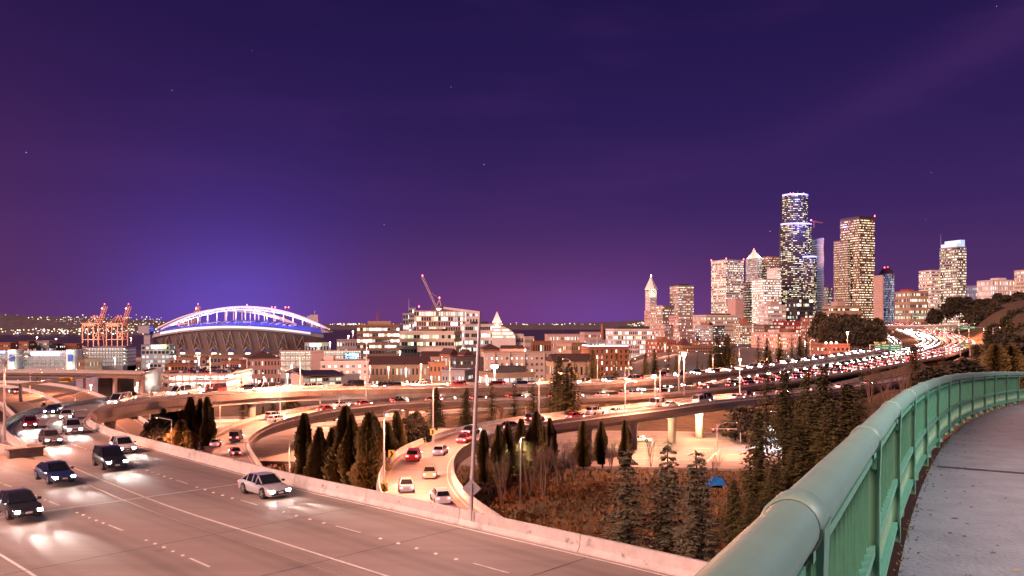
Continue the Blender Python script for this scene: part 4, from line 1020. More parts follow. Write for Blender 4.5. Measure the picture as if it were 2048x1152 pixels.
# low building with lit ground windows, corner towards the road
r_, P, z0, z1 = Bk('low_office', 'single-storey brown office with bright windows and dark roof box', 'building', 958, 1069, 746, 385, 20, 26, 1, 8, 'brown', nowin=True, seed=95)
near_windows(r_, P[3], P[0], z1 - 5.4, z1 - 1.2, 1, 8, 0.7, 0.7, 0.9, 14, pal=COOL, gain=1.3, mull=3)
near_windows(r_, P[0], P[1], z1 - 5.4, z1 - 1.2, 1, 6, 0.8, 0.7, 0.5, 15, pal=COOL, gain=0.6, mull=3)
pm = MB(); c = sum(P, Vector()) / 4; pm.box((c.x + 1, c.y + 4, z1 + 1.6), (14, 8, 3.0), R(20)); pm.build('roof_box', roofmat(), r_)
# --- far left: exhibition garage, warehouses
def open_garage(root, px0, px1, ptop, pbot, Y, levels, rot=0, depth=30, bays=12, wall='grey', lampk=3.0):
    P = footprint(px0, px1, Y, depth, rot); z1 = WZ(ptop, Y); z0 = WZ(pbot, Y); H = (z1 - z0) / levels
    core = MB(); c = sum(P, Vector()) / 4; dv = (P[3] - P[0]) * 0.34
    core.prism([(p.x, p.y) for p in (P[0] + dv, P[1] + dv, P[2], P[3])], z0 - 12, z1 - 0.4); core.build('back_wall', wallmat('white'), root)
    zg = min(ground_z(p.x, p.y) for p in P); sl = MB(); sl.prism([(p.x, p.y) for p in P], zg - 1, z0); sl.build('plinth', wallmat(wall), root)
    ang = math.atan2((P[1] - P[0]).y, (P[1] - P[0]).x); ln = (P[1] - P[0]).length; mid = (P[0] + P[1]) / 2; n = Vector((math.sin(ang), -math.cos(ang), 0))
    for k in range(levels + 1):
        s_ = MB(); z = z0 + H * k; s_.prism([(p.x, p.y) for p in P], z + 0.02, z + 0.4)
        for i in (0, 1, 3):
            a, b = P[i], P[(i + 1) % 4]; s_.bar((a.x, a.y, z + H * 0.2), (b.x, b.y, z + H * 0.2), 0.3, H * 0.32 if k <= levels else 1)
        s_.build('floor_slab', wallmat(wall), root)
        if k < levels:
            lm_ = MB()
            for j in range(bays * 2):
                q = P[0].lerp(P[1], (j + 0.5) / (bays * 2)) + (P[3] - P[0]) * 0.16; lm_.box((q.x, q.y, z + H - 0.12), (ln / bays * 0.36, 1.6, 0.15), ang)
            lm_.build('strip_lights', glow('glow_garage_%g' % lampk, (1.0, 0.9, 0.78), lampk, True), root)
    for j in range(bays + 1):
        q = P[0].lerp(P[1], j / bays); cm_ = MB(); cm_.box((q.x + n.x * .1, q.y + n.y * .1, (z0 + z1) / 2), (0.6, 0.6, z1 - z0), ang); cm_.build('column', wallmat(wall), root)
    return P, z0, z1, H, ang
g1 = thing('event_garage', 'long grey parking garage with banner drums and glowing pink sign', 'garage')
P, z0, z1, H, ang = open_garage(g1, -40, 166, 703, 733, 950, 4, 0, 34, 20, 'grey', 9.0)
sg = MB(); p = W(90, 708, 931); sg.box(p, (32, 0.8, 3.4)); sg.build('neon_sign', glow('glow_pink_sign', (1.0, 0.72, 0.95), 7.0, True), g1)
for pxd in (32, 148):
    dm = MB(); p = W(pxd, 703, 934); r0 = 8.2
    dm.tube([(p.x, p.y, WZ(738, 934)), (p.x, p.y, WZ(699, 934))], r0, 20); dm.build('stair_drum', wallmat('white'), g1)
    bn = MB(); bn.face([(p.x - 2.6, p.y - r0 - .3, WZ(722, 934)), (p.x + 2.6, p.y - r0 - .3, WZ(722, 934)), (p.x + 2.6, p.y - r0 - .3, WZ(708, 934)), (p.x - 2.6, p.y - r0 - .3, WZ(708, 934))]); bn.build('banner', mat('banner_blue', (0.04, 0.08, 0.35), 0.7, var=0.0), g1)
    for zz in (WZ(736, 934), WZ(700, 934)):
        fl = bpy.data.lights.new('drum_flood', 'POINT'); fl.energy = 4000; fl.color = (0.75, 1.0, 0.92); fo = link('drum_flood', fl, g1); fo.location = (p.x, p.y - r0 - 6, zz)
bl = MB(); bl.box(W(2, 704, 930), (8, 0.8, 2.2)); bl.build('blue_sign', glow('glow_blue_sign', (0.2, 0.35, 1.0), 4.0), g1)
g2 = thing('stadium_garage', 'five-deck grey parking garage left of the stadium', 'garage')
open_garage(g2, 165, 272, 697, 732, 980, 5, 0, 34, 14, 'grey', 9.0)
g3 = thing('north_garage', 'long pale parking garage behind the blank pink tower', 'garage')
open_garage(g3, 560, 722, 703, 742, 780, 4, 10, 30, 16, 'beige', 9.5)
g4 = thing('car_park', 'two-deck open car park full of parked cars with rooftop parking', 'garage')
P4, z40, z41, H4, ang4 = open_garage(g4, 323, 503, 746, 771, 400, 2, 3, 46, 9, 'beige', 16.0)
for lv in range(2):
    for k in range(6):
        q = P4[0].lerp(P4[1], (k + 0.5) / 6) + (P4[3] - P4[0]) * 0.2; fl = bpy.data.lights.new('deck_light', 'POINT'); fl.energy = 2600; fl.color = (1.0, 0.92, 0.82); fl.shadow_soft_size = 0.8; fo = link('deck_light', fl, g4); fo.location = (q.x, q.y, z40 + H4 * (lv + 1) - 0.6)
for k in range(3):
    q = P4[0].lerp(P4[1], (k + 0.5) / 3) + (P4[3] - P4[0]) * 0.5; pm = MB(); pm.tube([(q.x, q.y, z41), (q.x, q.y, z41 + 6)], 0.1, 6); pm.box((q.x, q.y, z41 + 6.1), (1.2, 0.5, 0.2)); pm.build('roof_lamp', M_STEEL, g4)
    fl = bpy.data.lights.new('roof_lamp_light', 'POINT'); fl.energy = 5000; fl.color = (0.95, 0.95, 1.0); fo = link('roof_lamp_light', fl, g4); fo.location = (q.x, q.y, z41 + 5.6)
Bk('blank_warehouse', 'plain pale warehouse wall left of the parked cars', 'building', 268, 326, 742, 392, 40, 12, 1, 1, 'white', nowin=True, seed=96)
r_, P, z0, z1 = Bk('sign_hall', 'grey hall with a glowing white and green sign left of the stadium', 'building', 283, 352, 690, 985, 26, 6, 6, 7, 'grey', style=dict(fw=0.7, fh=0.6, lit=0.7, pal=COOL, gain=0.6), seed=97)
def two_tone_sign(root, px0, px1, py, Y, h):
    a = W(px0, py, Y); b = W(px1, py, Y); m = a.lerp(b, 0.74)
    s_ = MB(); s_.box((a + m) / 2, ((m - a).length, 0.8, h)); s_.build('sign_panel', glow('glow_white_sign', (1, 1, 1), 7.0, True), root)
    s_ = MB(); s_.box((m + b) / 2 + Vector((0.1, 0, 0.2)), ((b - m).length, 0.9, h * 1.2)); s_.build('sign_panel', glow('glow_green_sign', (0.35, 1.0, 0.1), 3.0, True), root)
two_tone_sign(r_, 303, 332, 693.5, 965, 3.4)
r_, P, z0, z1 = Bk('sign_hall', 'grey annexe with glowing white and green sign right of the stadium', 'building', 610, 662, 686, 985, 20, 6, 3, 8, 'grey', style=dict(fw=0.6, fh=0.5, lit=0.4, pal=COOL, gain=0.6), seed=98)
two_tone_sign(r_, 620, 642, 690, 968, 3.0)
Bk('station_annexe', 'purple-grey brick block between the stadium and the antenna office', 'building', 674, 716, 680, 880, 24, 10, 5, 8, 'grey', style=dict(fw=0.5, fh=0.5, lit=0.4), seed=99)
for i, (a, b, t, Y, w, lb) in enumerate(((-30, 36, 686, 1280, 'orange', 'low orange-lit waterfront shed at the left edge'), (38, 72, 683, 1250, 'orange', 'orange-lit apartment block above the pink sign'), (70, 112, 682, 1270, 'grey', 'grey apartment block with paired lit windows beyond the garage'), (112, 166, 688, 1300, 'orange', 'long orange-lit shed left of the port cranes'), (190, 262, 693, 1250, 'grey', 'low rail shed at the foot of the port cranes'))):
    Bk('waterfront_building', lb, 'building', a, b, t, Y, 24, 6, 4, 8, w, style=dict(fw=0.45, fh=0.45, lit=0.45), seed=100 + i)
Bk('brown_warehouse', 'brown brick warehouse at the foot of the grey garage', 'building', 155, 203, 718, 820, 20, -24, 2, 5, 'brown', style=dict(fw=0.3, fh=0.4, lit=0.3), seed=110)
Bk('blue_warehouse', 'blue-walled warehouse with orange fascia beside the gantry', 'building', 152, 196, 757, 330, 14, 16, 1, 4, 'blue', nowin=True, seed=111)
Bk('shed_row', 'long dark shed with a green-lit base behind the gantry', 'building', 196, 270, 748, 380, 18, 6, 1, 4, 'dark', nowin=True, seed=112)
for i, (a, b, t, Y, w) in enumerate(((340, 420, 716, 860, 'brick'), (420, 492, 712, 830, 'brown'), (330, 400, 728, 640, 'orange'), (445, 492, 722, 560, 'brick'))):
    Bk('brick_store', ('brick stores in front of the stadium steps', 'brown stores with bright canopy under the stadium', 'low orange brick store behind rooftop cars', 'brick store beside the hipped brick hall')[i], 'building', a, b, t, Y, 20, 8, 3, 9, w, style=dict(fw=0.6, fh=0.5, lit=0.55, gain=1.6), seed=113 + i)

# ------------------------------------------------------------------ stadium
st = thing('stadium', 'floodlit football stadium with white arches over a blue lettered roof', 'stadium')
Y0 = 1060.0; K = Y0 / F; cx = WX(476, Y0)
def SZ(py, Y=Y0): return (HZ - py) / F * Y
ROOFW = mat('arch_white', (0.8, 0.8, 0.82), 0.5, var=0.05, scale=0.1)
ROOFB = mat('roof_blue', (0.07, 0.09, 0.42), 0.55, var=0.08, scale=0.05)
ROOFG = mat('roof_letter', (0.8, 0.8, 0.85), 0.5, var=0.0)
STAND = mat('stand_underside', (0.2, 0.15, 0.155), 0.8, var=0.12, scale=0.08)
HALF = 111.0
def arch_z(u): return SZ(660) + (SZ(613) - SZ(660)) * (1 - abs(u / HALF) ** 2.05)
def roof_hi(u): return SZ(661) + (SZ(640) - SZ(661)) * (1 - abs(u / HALF) ** 2.0)
def roof_lo(u): return SZ(667) + (SZ(650) - SZ(667)) * (1 - abs(u / HALF) ** 2.0)
US = [(-HALF + 2 * HALF * i / 60) for i in range(61)]
for nm, ox, yy, sc in (('near', cx, Y0 + 30, 1.0), ('far', WX(462, Y0 + 175), Y0 + 175, 1.0)):
    am = MB()
    def chord(du, dz, r): am.tube([(ox + u * sc, yy + du, arch_z(u) * 1.0 + dz * (1 - abs(u / HALF) ** 4)) for u in US], r, 6)
    chord(-2.2, 0, 1.5); chord(2.2, 0, 1.5); chord(0, -3.0, 1.5)
    for i in range(60):
        u0, u1 = US[i], US[i + 1]; t0 = 1 - abs(u0 / HALF) ** 4; t1 = 1 - abs(u1 / HALF) ** 4
        am.bar((ox + u0, yy - 2.2, arch_z(u0)), (ox + u1, yy, arch_z(u1) - 3.3 * t1), 0.9)
        am.bar((ox + u0, yy, arch_z(u0) - 3.3 * t0), (ox + u1, yy - 2.2, arch_z(u1)), 0.9)
    am.build('arch_truss', ROOFW, st)
    for k in range(-8, 9):
        u = k * 12.6 + (4 if nm == 'far' else 0)
        if abs(u) > 104: continue
        hm = MB(); hm.bar((ox + u, yy, roof_hi(u) - 1.0), (ox + u, yy, arch_z(u) - 2.5), 1.2); hm.build('hanger', ROOFW, st)
    rm = MB()
    f0 = [Vector((ox + u, yy - 62 + (u / HALF) ** 2 * 30, roof_lo(u))) for u in US]; f1 = [Vector((ox + u, yy + 2, roof_hi(u))) for u in US]
    dn = Vector((0, 0, -1.2)); strip(rm, f0, f1); strip(rm, [p + dn for p in f1], [p + dn for p in f0]); strip(rm, [p + dn for p in f0], f0)
    rm.build('roof', ROOFB, st)
    if nm == 'near':
        em = MB(); e0 = [p + Vector((0, -0.3, -1.0)) for p in f0[4:-4]]; e1 = [p + Vector((0, -0.5, -3.8)) for p in f0[4:-4]]
        for i in range(len(e0) - 1):
            em.face([e1[i], e1[i + 1], e0[i + 1], e0[i]])
        em.build('lit_fascia', glow('glow_fascia', (0.9, 0.88, 1.0), 0.5), st)
        fm = MB(); strip(fm, [p + Vector((0, 0.3, -5.6)) for p in f0], [p + Vector((0, 0.3, -0.9)) for p in f0]); fm.build('fascia', wallmat('grey'), st)
        ROOF0, ROOF1 = f0, f1
# roof lettering, one glyph at a time along the roof curve
def text_mesh(ch, size, depth=0.25):
    cu = bpy.data.curves.new('glyph', 'FONT'); cu.body = ch; cu.size = size; cu.extrude = depth; cu.align_x = 'CENTER'
    ob = bpy.data.objects.new('glyph', cu); COL.objects.link(ob)
    dg = bpy.context.evaluated_depsgraph_get(); me = bpy.data.meshes.new_from_object(ob.evaluated_get(dg)); me = me.copy()
    bpy.data.objects.remove(ob); return me
word = 'CENTURYLINK FIELD'
sx = 142.0 / len(word)
for i, ch in enumerate(word):
    if ch == ' ': continue
    u = -78 + sx * (i + 0.5) * 1.06
    me = text_mesh(ch, 30.0); me.materials.append(ROOFG)
    k = (u + HALF) / (2 * HALF) * 60; j = int(k); A0 = ROOF0[j].lerp(ROOF0[j + 1], k - j); A1 = ROOF1[j].lerp(ROOF1[j + 1], k - j)
    up = (A1 - A0).normalized(); rt = (ROOF0[j + 1] - ROOF0[j]).normalized(); nn = rt.cross(up).normalized(); rt = up.cross(nn)
    o = link('letter', me, st); base_ = A0.lerp(A1, 0.42)
    o.matrix_world = Matrix(((rt.x * .42, up.x, nn.x, base_.x), (rt.y * .42, up.y, nn.y, base_.y), (rt.z * .42, up.z, nn.z, base_.z + 0.5), (0, 0, 0, 1)))
# raking underside with X braces and gabled gates
wm_ = MB(); lo_ = [Vector((cx + u * 0.985, Y0 - 8 + (u / HALF) ** 2 * 24, SZ(708))) for u in US]; hi_ = [Vector((cx + u * 0.97, Y0 - 30 + (u / HALF) ** 2 * 30, roof_lo(u) - 5.5)) for u in US]
strip(wm_, lo_, hi_); wm_.build('stand_wall', STAND, st)
WS = mat('pale_steel', (0.34, 0.27, 0.26), 0.5, var=0.05)
nb = 9
for k in range(nb):
    i0 = int(3 + 54 * k / nb); i1 = int(3 + 54 * (k + 0.55) / nb); xm = MB(); off = Vector((0, -1.2, 0))
    a0, a1, b0, b1 = lo_[i0].lerp(hi_[i0], 0.25) + off, hi_[i0].lerp(lo_[i0], 0.08) + off, lo_[i1].lerp(hi_[i1], 0.25) + off, hi_[i1].lerp(lo_[i1], 0.08) + off
    for p, q in ((a0, a1), (b0, b1), (a0, b1), (b0, a1)): xm.bar(p, q, 0.9)
    g0, g1_ = lo_[i0] + off, lo_[i1] + off; pk = (a0 + b0) / 2 + Vector((0, -2, 1.5)); xm.bar(g0 + Vector((0, -2, 4)), pk, 0.9); xm.bar(g1_ + Vector((0, -2, 4)), pk, 0.9)
    xm.build('cross_brace', WS, st)
    gb = MB(); c = (g0 + g1_) / 2; gb.box((c.x, c.y - 2, c.z + 3.8), (7, 0.8, 3.0)); gb.build('gate_banner', mat('banner_blue', (0.04, 0.08, 0.35)), st)
    gb = MB(); gb.box((c.x, c.y - 2.2, c.z + 0.6), (6, 0.8, 2.6)); gb.build('gate_light', glow('glow_gate', (1, 0.85, 0.6), 2.2), st)
po = MB(); po.prism([(p.x, p.y) for p in (Vector((cx - 104, Y0 - 20, 0)), Vector((cx + 92, Y0 - 30, 0)), Vector((cx + 92, Y0 + 20, 0)), Vector((cx - 104, Y0 + 20, 0)))], -60, SZ(708))
wn = MB(); facade(po, wn, (cx - 104, Y0 - 20, 0), (cx + 92, Y0 - 30, 0), -58, SZ(708.5), 5, 60, 0.6, 0.55, 0.6, MIXP, 0.5, random.Random(7), 1.5)
po.build('podium', wallmat('brown'), st); wn.build('window_glass', WIN, st, kind='stuff')
tw = MB(); p = W(628, 660, Y0 + 60); tw.box((p.x, p.y, SZ(655)), (9, 9, 34)); tw.box((p.x - 5, p.y, SZ(640)), (8, 6, 12)); tw.bar((p.x + 1, p.y, SZ(640)), (p.x + 1, p.y, SZ(620)), 0.7); tw.build('end_tower', wallmat('grey'), st)
cn = MB(); a = W(642, 657, Y0 - 10); b = W(659, 665, Y0 - 10); cn.mesh_faces([a, b, b + Vector((-10, 0, 0)), a + Vector((0, 30, 0)), b + Vector((0, 30, 0)), b + Vector((-10, 30, 0))], ((0, 2, 1), (3, 4, 5), (0, 1, 4, 3), (1, 2, 5, 4), (2, 0, 3, 5))); cn.build('end_canopy', wallmat('grey'), st)
cn = MB(); a = W(292, 656, Y0); cn.box((a.x, a.y, a.z - 2), (14, 14, 10)); cn.box((a.x + 3, a.y, a.z - 22), (8, 8, 34)); cn.build('end_tower', wallmat('grey'), st)
for u in (-6, 2): beacon(st, (cx + u * 1.0, Y0 + 30, arch_z(u) + 1.2), 1.6) if u == 2 else None
for i in range(13):
    u = -96 + 16 * i
    for yy in (Y0 + 24, Y0 + 169):
        fl = bpy.data.lights.new('arch_flood', 'SPOT'); fl.energy = 8000; fl.color = (0.55, 0.62, 1.0); fl.shadow_soft_size = 0.5; fl.spot_size = R(150); fl.spot_blend = 0.5
        fo = link('arch_flood', fl, st); fo.location = (cx + u, yy, roof_hi(u) + 1.0); fo.rotation_euler = (R(180), 0, 0)
    fl = bpy.data.lights.new('roof_flood', 'POINT'); fl.energy = 9000; fl.color = (0.16, 0.2, 1.0); fo = link('roof_flood', fl, st); fo.location = (cx + u, Y0 - 10, roof_hi(u) + 8)
for i in range(7):
    u = -72 + 24 * i; fl = bpy.data.lights.new('stand_flood', 'POINT'); fl.energy = 2500; fl.color = (1.0, 0.68, 0.5); fo = link('stand_flood', fl, st); fo.location = (cx + u, Y0 - 38, SZ(700))
# masts behind the stadium
for i, px in enumerate((547, 574)):
    r_ = thing('radio_mast', ('red-lit mast behind the stadium arch, nearer its middle', 'red-lit mast behind the right shoulder of the stadium arch')[i], 'mast')
    m_ = MB(); lattice(m_, W(px, 700, 1500), W(px, 618, 1500), 3.2, 16, 0.45); m_.build('lattice', MATS['crane_red'], r_)
    for d in (-3, 3): beacon(r_, W(px, 616, 1500) + Vector((d, 0, 0)), 2.0)
# port gantry cranes
PORT = mat('port_crane_paint', (0.5, 0.25, 0.2), 0.6, var=0.1, scale=0.1)
def port_crane(pxl, Y, label, s=1.0):
    r_ = thing('port_crane', label, 'crane', group='port cranes'); x0 = WX(pxl, Y); zg = WZ(694, Y); k = Y / F * s
    L_ = lambda x, py, d=0: Vector((x0 + x * k, Y + d, WZ(694 - (694 - py) * s, Y)))
    m_ = MB()
    for d in (0, 26):
        for x in (0, 12, 22, 32):
            if x == 12: continue
            m_.bar(L_(x, 695, d), L_(x, 647, d), 1.9)
        m_.bar(L_(0, 679, d), L_(32, 679, d), 1.5); m_.bar(L_(-3, 647, d), L_(34, 647, d), 2.0); m_.bar(L_(22, 679, d), L_(32, 660, d), 1.1); m_.bar(L_(32, 679, d), L_(22, 660, d), 1.1)
        m_.bar(L_(0, 660, d), L_(10, 647, d), 1.1)
    for x in (0, 22, 32): m_.bar(L_(x, 648), L_(x, 648, 26), 1.6); m_.bar(L_(x, 694), L_(x, 694, 26), 1.6)
    m_.build('portal_frame', PORT, r_)
    m_ = MB(); m_.box(L_(10, 650, 13), (26 * k, 12, 5.5 * k)); m_.build('machinery_house', wallmat('pink'), r_)
    m_ = MB()
    for d in (6, 20): m_.bar(L_(28, 646, d), L_(21, 630, d), 1.5); m_.bar(L_(14, 646, d), L_(21, 630, d), 1.2); m_.bar(L_(21, 630, d), L_(2, 646, d), 0.8)
    m_.build('a_frame', PORT, r_)
    m_ = MB()
    for d in (8, 18):
        m_.bar(L_(26, 650, d), L_(39, 611, d), 1.5); m_.bar(L_(30, 652, d), L_(43, 613, d), 1.2)
        for q in range(8):
            t0, t1 = q / 8, (q + 1) / 8; m_.bar(L_(26, 650, d).lerp(L_(39, 611, d), t0), L_(30, 652, d).lerp(L_(43, 613, d), t1), 0.8)
    m_.build('raised_boom', PORT, r_)
    beacon(r_, L_(40, 609, 10), 2.0)
    for x, py in ((40, 617), (14, 668)): q = L_(x, py, -2); b_ = MB(); b_.box(q, (2.2, 2.2, 1.6)); b_.build('work_lamp', glow('glow_work_lamp', (1, 0.62, 0.32), 14), r_)
    fl = bpy.data.lights.new('crane_flood', 'POINT'); fl.energy = 130000; fl.color = (1.0, 0.5, 0.3); fo = link('crane_flood', fl, r_); fo.location = L_(16, 668, -34)
port_crane(165, 1950, 'pink-lit port gantry crane with raised boom, leftmost of the pair')
port_crane(213, 1930, 'bright pink-lit port gantry crane nearest the stadium, boom raised')
port_crane(353, 1990, 'port gantry crane seen through the stadium arch')
# ------------------------------------------------------------------ street lamps
SOD = (1.0, 0.33, 0.18)
DKL = (1.0, 0.55, 0.47)
WARMW = (1.0, 0.8, 0.62)
LAMPMESH = {}
def street_lamp(label, base, h, arm=(2.0, 0.0), power=9000, color=SOD, double=False, lean=(0, 0), bright=18, name='street_lamp', group=None, cone=155, drop=0.0, square=False, r=0.11, light=True, omni=False):
    root = thing(name, label, 'street lamp', base, 0.0, group)
    top = Vector((lean[0], lean[1], h)); mb = MB()
    mb.tube([(0, 0, 0), (0, 0, 0.5), Vector((0, 0, 0.5)), top * 0.5, top], [r * 1.9, r * 1.7, r * 1.25, r * 1.05, r * 0.75], 8); mb.build('pole', M_STEEL, root, smooth=False)
    ext = [Vector((arm[0], arm[1], 0))] + ([Vector((-arm[0], -arm[1], 0))] if double else [])
    for e in ext:
        tip = top + e + Vector((0, 0, 0.35 - drop))
        ab = MB()
        if square: ab.bar(top + Vector((0, 0, -0.05)), tip, r * 1.2)
        else: ab.tube([top + Vector((0, 0, -0.9)), top + e * 0.12 + Vector((0, 0, -0.1)), top + e * 0.45 + Vector((0, 0, 0.3)), tip], [r * 0.7, r * 0.65, r * 0.55, r * 0.5], 6)
        ab.build('arm', M_STEEL, root)
        d = e.normalized() if e.length > 0 else Vector((1, 0, 0)); an = math.atan2(d.y, d.x); hc = tip + d * 0.3
        hb = MB(); prof = ((-0.42, 0.06, 0.05), (-0.2, 0.16, 0.1), (0.15, 0.2, 0.12), (0.45, 0.14, 0.07))
        hb.loft([[(hc.x + math.cos(an) * x - math.sin(an) * y, hc.y + math.sin(an) * x + math.cos(an) * y, hc.z + z) for y, z in ((-w, -0.04), (w, -0.04), (w * 0.8, hh), (-w * 0.8, hh))] for x, w, hh in prof])
        head = hb.build('lamp_head', M_DSTEEL, root)
        gb = MB(); gb.tube([(hc.x, hc.y, hc.z - 0.03), (hc.x, hc.y, hc.z - 0.09), (hc.x, hc.y, hc.z - 0.15)], [0.16, 0.14, 0.05], 8)
        gb.build('lens', glow('glow_lens_%s_%g' % ('w' if color != SOD else 's', bright), color if color != SOD else (1.0, 0.6, 0.32), bright), head)
        if light and power > 0:
            ld = bpy.data.lights.new('lamp_light', 'POINT' if omni else 'SPOT'); ld.energy = power * 3.8; ld.color = color; ld.shadow_soft_size = 0.2
            if not omni: ld.spot_size = R(cone); ld.spot_blend = 0.6
            lo = link('lamp_light', ld, root); lo.location = hc + Vector((0, 0, -0.25))
    return root
def glow_lamp(label, base, h, power=9000, color=SOD, r=0.8, bright=22, group=None, pole=0.12, double=False):
    """a lamp whose burning globe is seen directly"""
    root = thing('street_lamp', label, 'street lamp', base, 0.0, group)
    mb = MB(); mb.tube([(0, 0, 0), (0, 0, h)], [pole * 1.4, pole], 6); mb.build('pole', M_STEEL, root)
    for dx in ((-1.0, 1.0) if double else (0,)):
        hm = MB(); hm.box((dx, 0, h + r * 0.5), (r * 1.6, r * 1.2, r * 0.3)); hd = hm.build('lamp_head', M_DSTEEL, root)
        gb = MB(); k = 6
        gb.loft([[(dx + math.cos(2 * math.pi * j / 8) * r * q * 0.5, math.sin(2 * math.pi * j / 8) * r * q * 0.5, h + r * z) for j in range(8)] for q, z in ((0.3, -0.45), (0.85, -0.25), (1.0, 0.0), (0.8, 0.3))])
        gb.build('lens', glow('glow_globe_%s' % ('w' if color != SOD else 's'), color if color != SOD else (1.0, 0.62, 0.34), bright), hd)
    ld = bpy.data.lights.new('lamp_light', 'POINT'); ld.energy = power * 3.0; ld.color = color; ld.shadow_soft_size = 0.5
    lo = link('lamp_light', ld, root); lo.location = (0, -1.0, h - 0.8)
    return root
def GB(px, py, Y): p = W(px, py, Y); return p
DL = 1600
street_lamp('tall leaning lamp post at the near barrier with arm reaching left', GB(941, 1042, 49), 12.5, (-2.3, 1.2), DL, lean=(0.55, 0.0), square=True, bright=6, drop=0.1, color=DKL)
street_lamp('curved-arm lamp post with a chevron sign at its foot', GB(768, 990, 98), 9.9, (2.0, -0.4), 7000, bright=6)
street_lamp('curved-arm lamp post beside the far end of the tree-side ramp', GB(866, 886, 131), 9.3, (2.0, 0.0), 6000, bright=6)
street_lamp('short curved-arm lamp post inside the loop ramp', GB(579, 960, 143), 6.8, (3.0, -0.4), 5000, bright=6)
street_lamp('lamp post in front of the golden conifer inside the ramp bend', GB(343, 922, 143), 7.2, (-2.4, 0.3), 7000, bright=5, square=True)
street_lamp('tall straight lamp post on the loop ramp barrier', GB(733, 800, 213), 15.5, (0.6, 0.0), 9000, bright=4)
street_lamp('plain lamp post standing among bare trees', GB(1041, 1006, 128), 10.0, (0.25, -0.2), 700, bright=2, color=WARMW)
street_lamp('double-armed lamp post on the gore block at left edge', GB(9, 884, 86), 8.7, (2.0, 0.0), 1500, double=True, bright=5)
street_lamp('lamp post on the tree-side ramp above the columns', GB(1320, 812, 196), 8.6, (1.6, 0), 8000, bright=6)
street_lamp('thin lamp post left of the one above the columns', GB(1310, 800, 205), 5.4, (0.4, 0), 4000, bright=6)
street_lamp('thin lamp post between firs beside the tree-side ramp', GB(1078, 840, 170), 8.4, (0.4, 0), 5000, bright=6)
street_lamp('curved lamp post with small orange lamp before the firs', GB(1258, 764, 300), 8.2, (2.0, 0), 9000, bright=24)
street_lamp('unlit-looking curved lamp post left of the orange one', GB(1195, 766, 290), 8.6, (1.2, 0), 6000, bright=4)
street_lamp('double-armed lamp post on the verge left of tall firs', GB(1426, 748, 330), 8.0, (3.0, 0), 7000, double=True, bright=8)
street_lamp('curved lamp post right of the tall roadside firs', GB(1478, 741, 350), 9.5, (3.4, 0), 8000, bright=8)
street_lamp('bent-arm lamp post by the city-bound lanes', GB(1541, 733, 372), 6.4, (-3.0, 0), 8000, bright=8, square=True)
street_lamp('straight lamp post against the pale apartment row', GB(1549, 726, 390), 11.0, (0.5, 0), 7000, bright=6)
street_lamp('lamp post beside the low brick hall', GB(1621, 712, 430), 8.5, (0.5, 0), 9000, bright=14)
street_lamp('dark curved-arm lamp post at the street crossing', GB(1434, 905, 180), 6.2, (4.2, 0.5), 3500, bright=3)
street_lamp('white angular lamp post lighting the side street', GB(1569, 893, 196), 8.0, (-2.6, 0.8), 5000, color=(0.75, 0.85, 1.0), square=True, bright=10, double=False)
for i, (px, py, Y, h, lb) in enumerate(((1918, 668, 640, 10, 'double-armed orange lamp left of the green gantry'), (1938, 676, 600, 10, 'double-armed orange lamp behind the green gantry'), (1986, 694, 470, 11, 'curved orange lamp before the lit trees at right'), (1870, 672, 640, 9, 'bright lamp over the northbound bend'))):
    street_lamp(lb, GB(px, py, Y), h, (3.6, 0), 16000, double=i < 2, bright=26, r=0.16)
glow_lamp('tall lamp glaring orange above the highway in front of firs', GB(1368, 790, 268), 13.2, 16000, r=1.5, bright=30, pole=0.2)
o = MB(); p = GB(1358, 782, 266); o.tube([p, p + Vector((0, 0, 11.5))], [0.3, 0.24], 8); tag(o.build('signal_mast', M_STEEL, None), 'bare grey mast beside the glaring orange lamp', 'mast')
glow_lamp('twin-headed glowing lamp below the curved ramp', GB(679, 852, 232), 11.2, 9000, double=True, r=0.8, bright=22)
glow_lamp('bright white floodlamp beside the pink wall behind firs', GB(1480, 735, 420), 4.0, 9000, color=(0.9, 0.95, 1.0), r=1.2, bright=30)
glow_lamp('orange starry lamp in front of the round tree', GB(1695, 690, 470), 7.0, 16000, r=1.3, bright=30)
glow_lamp('white-headed lamp before the low brown office', GB(989, 775, 350), 9.0, 11000, color=(1, 0.85, 0.75), r=1.2, bright=26, double=True)
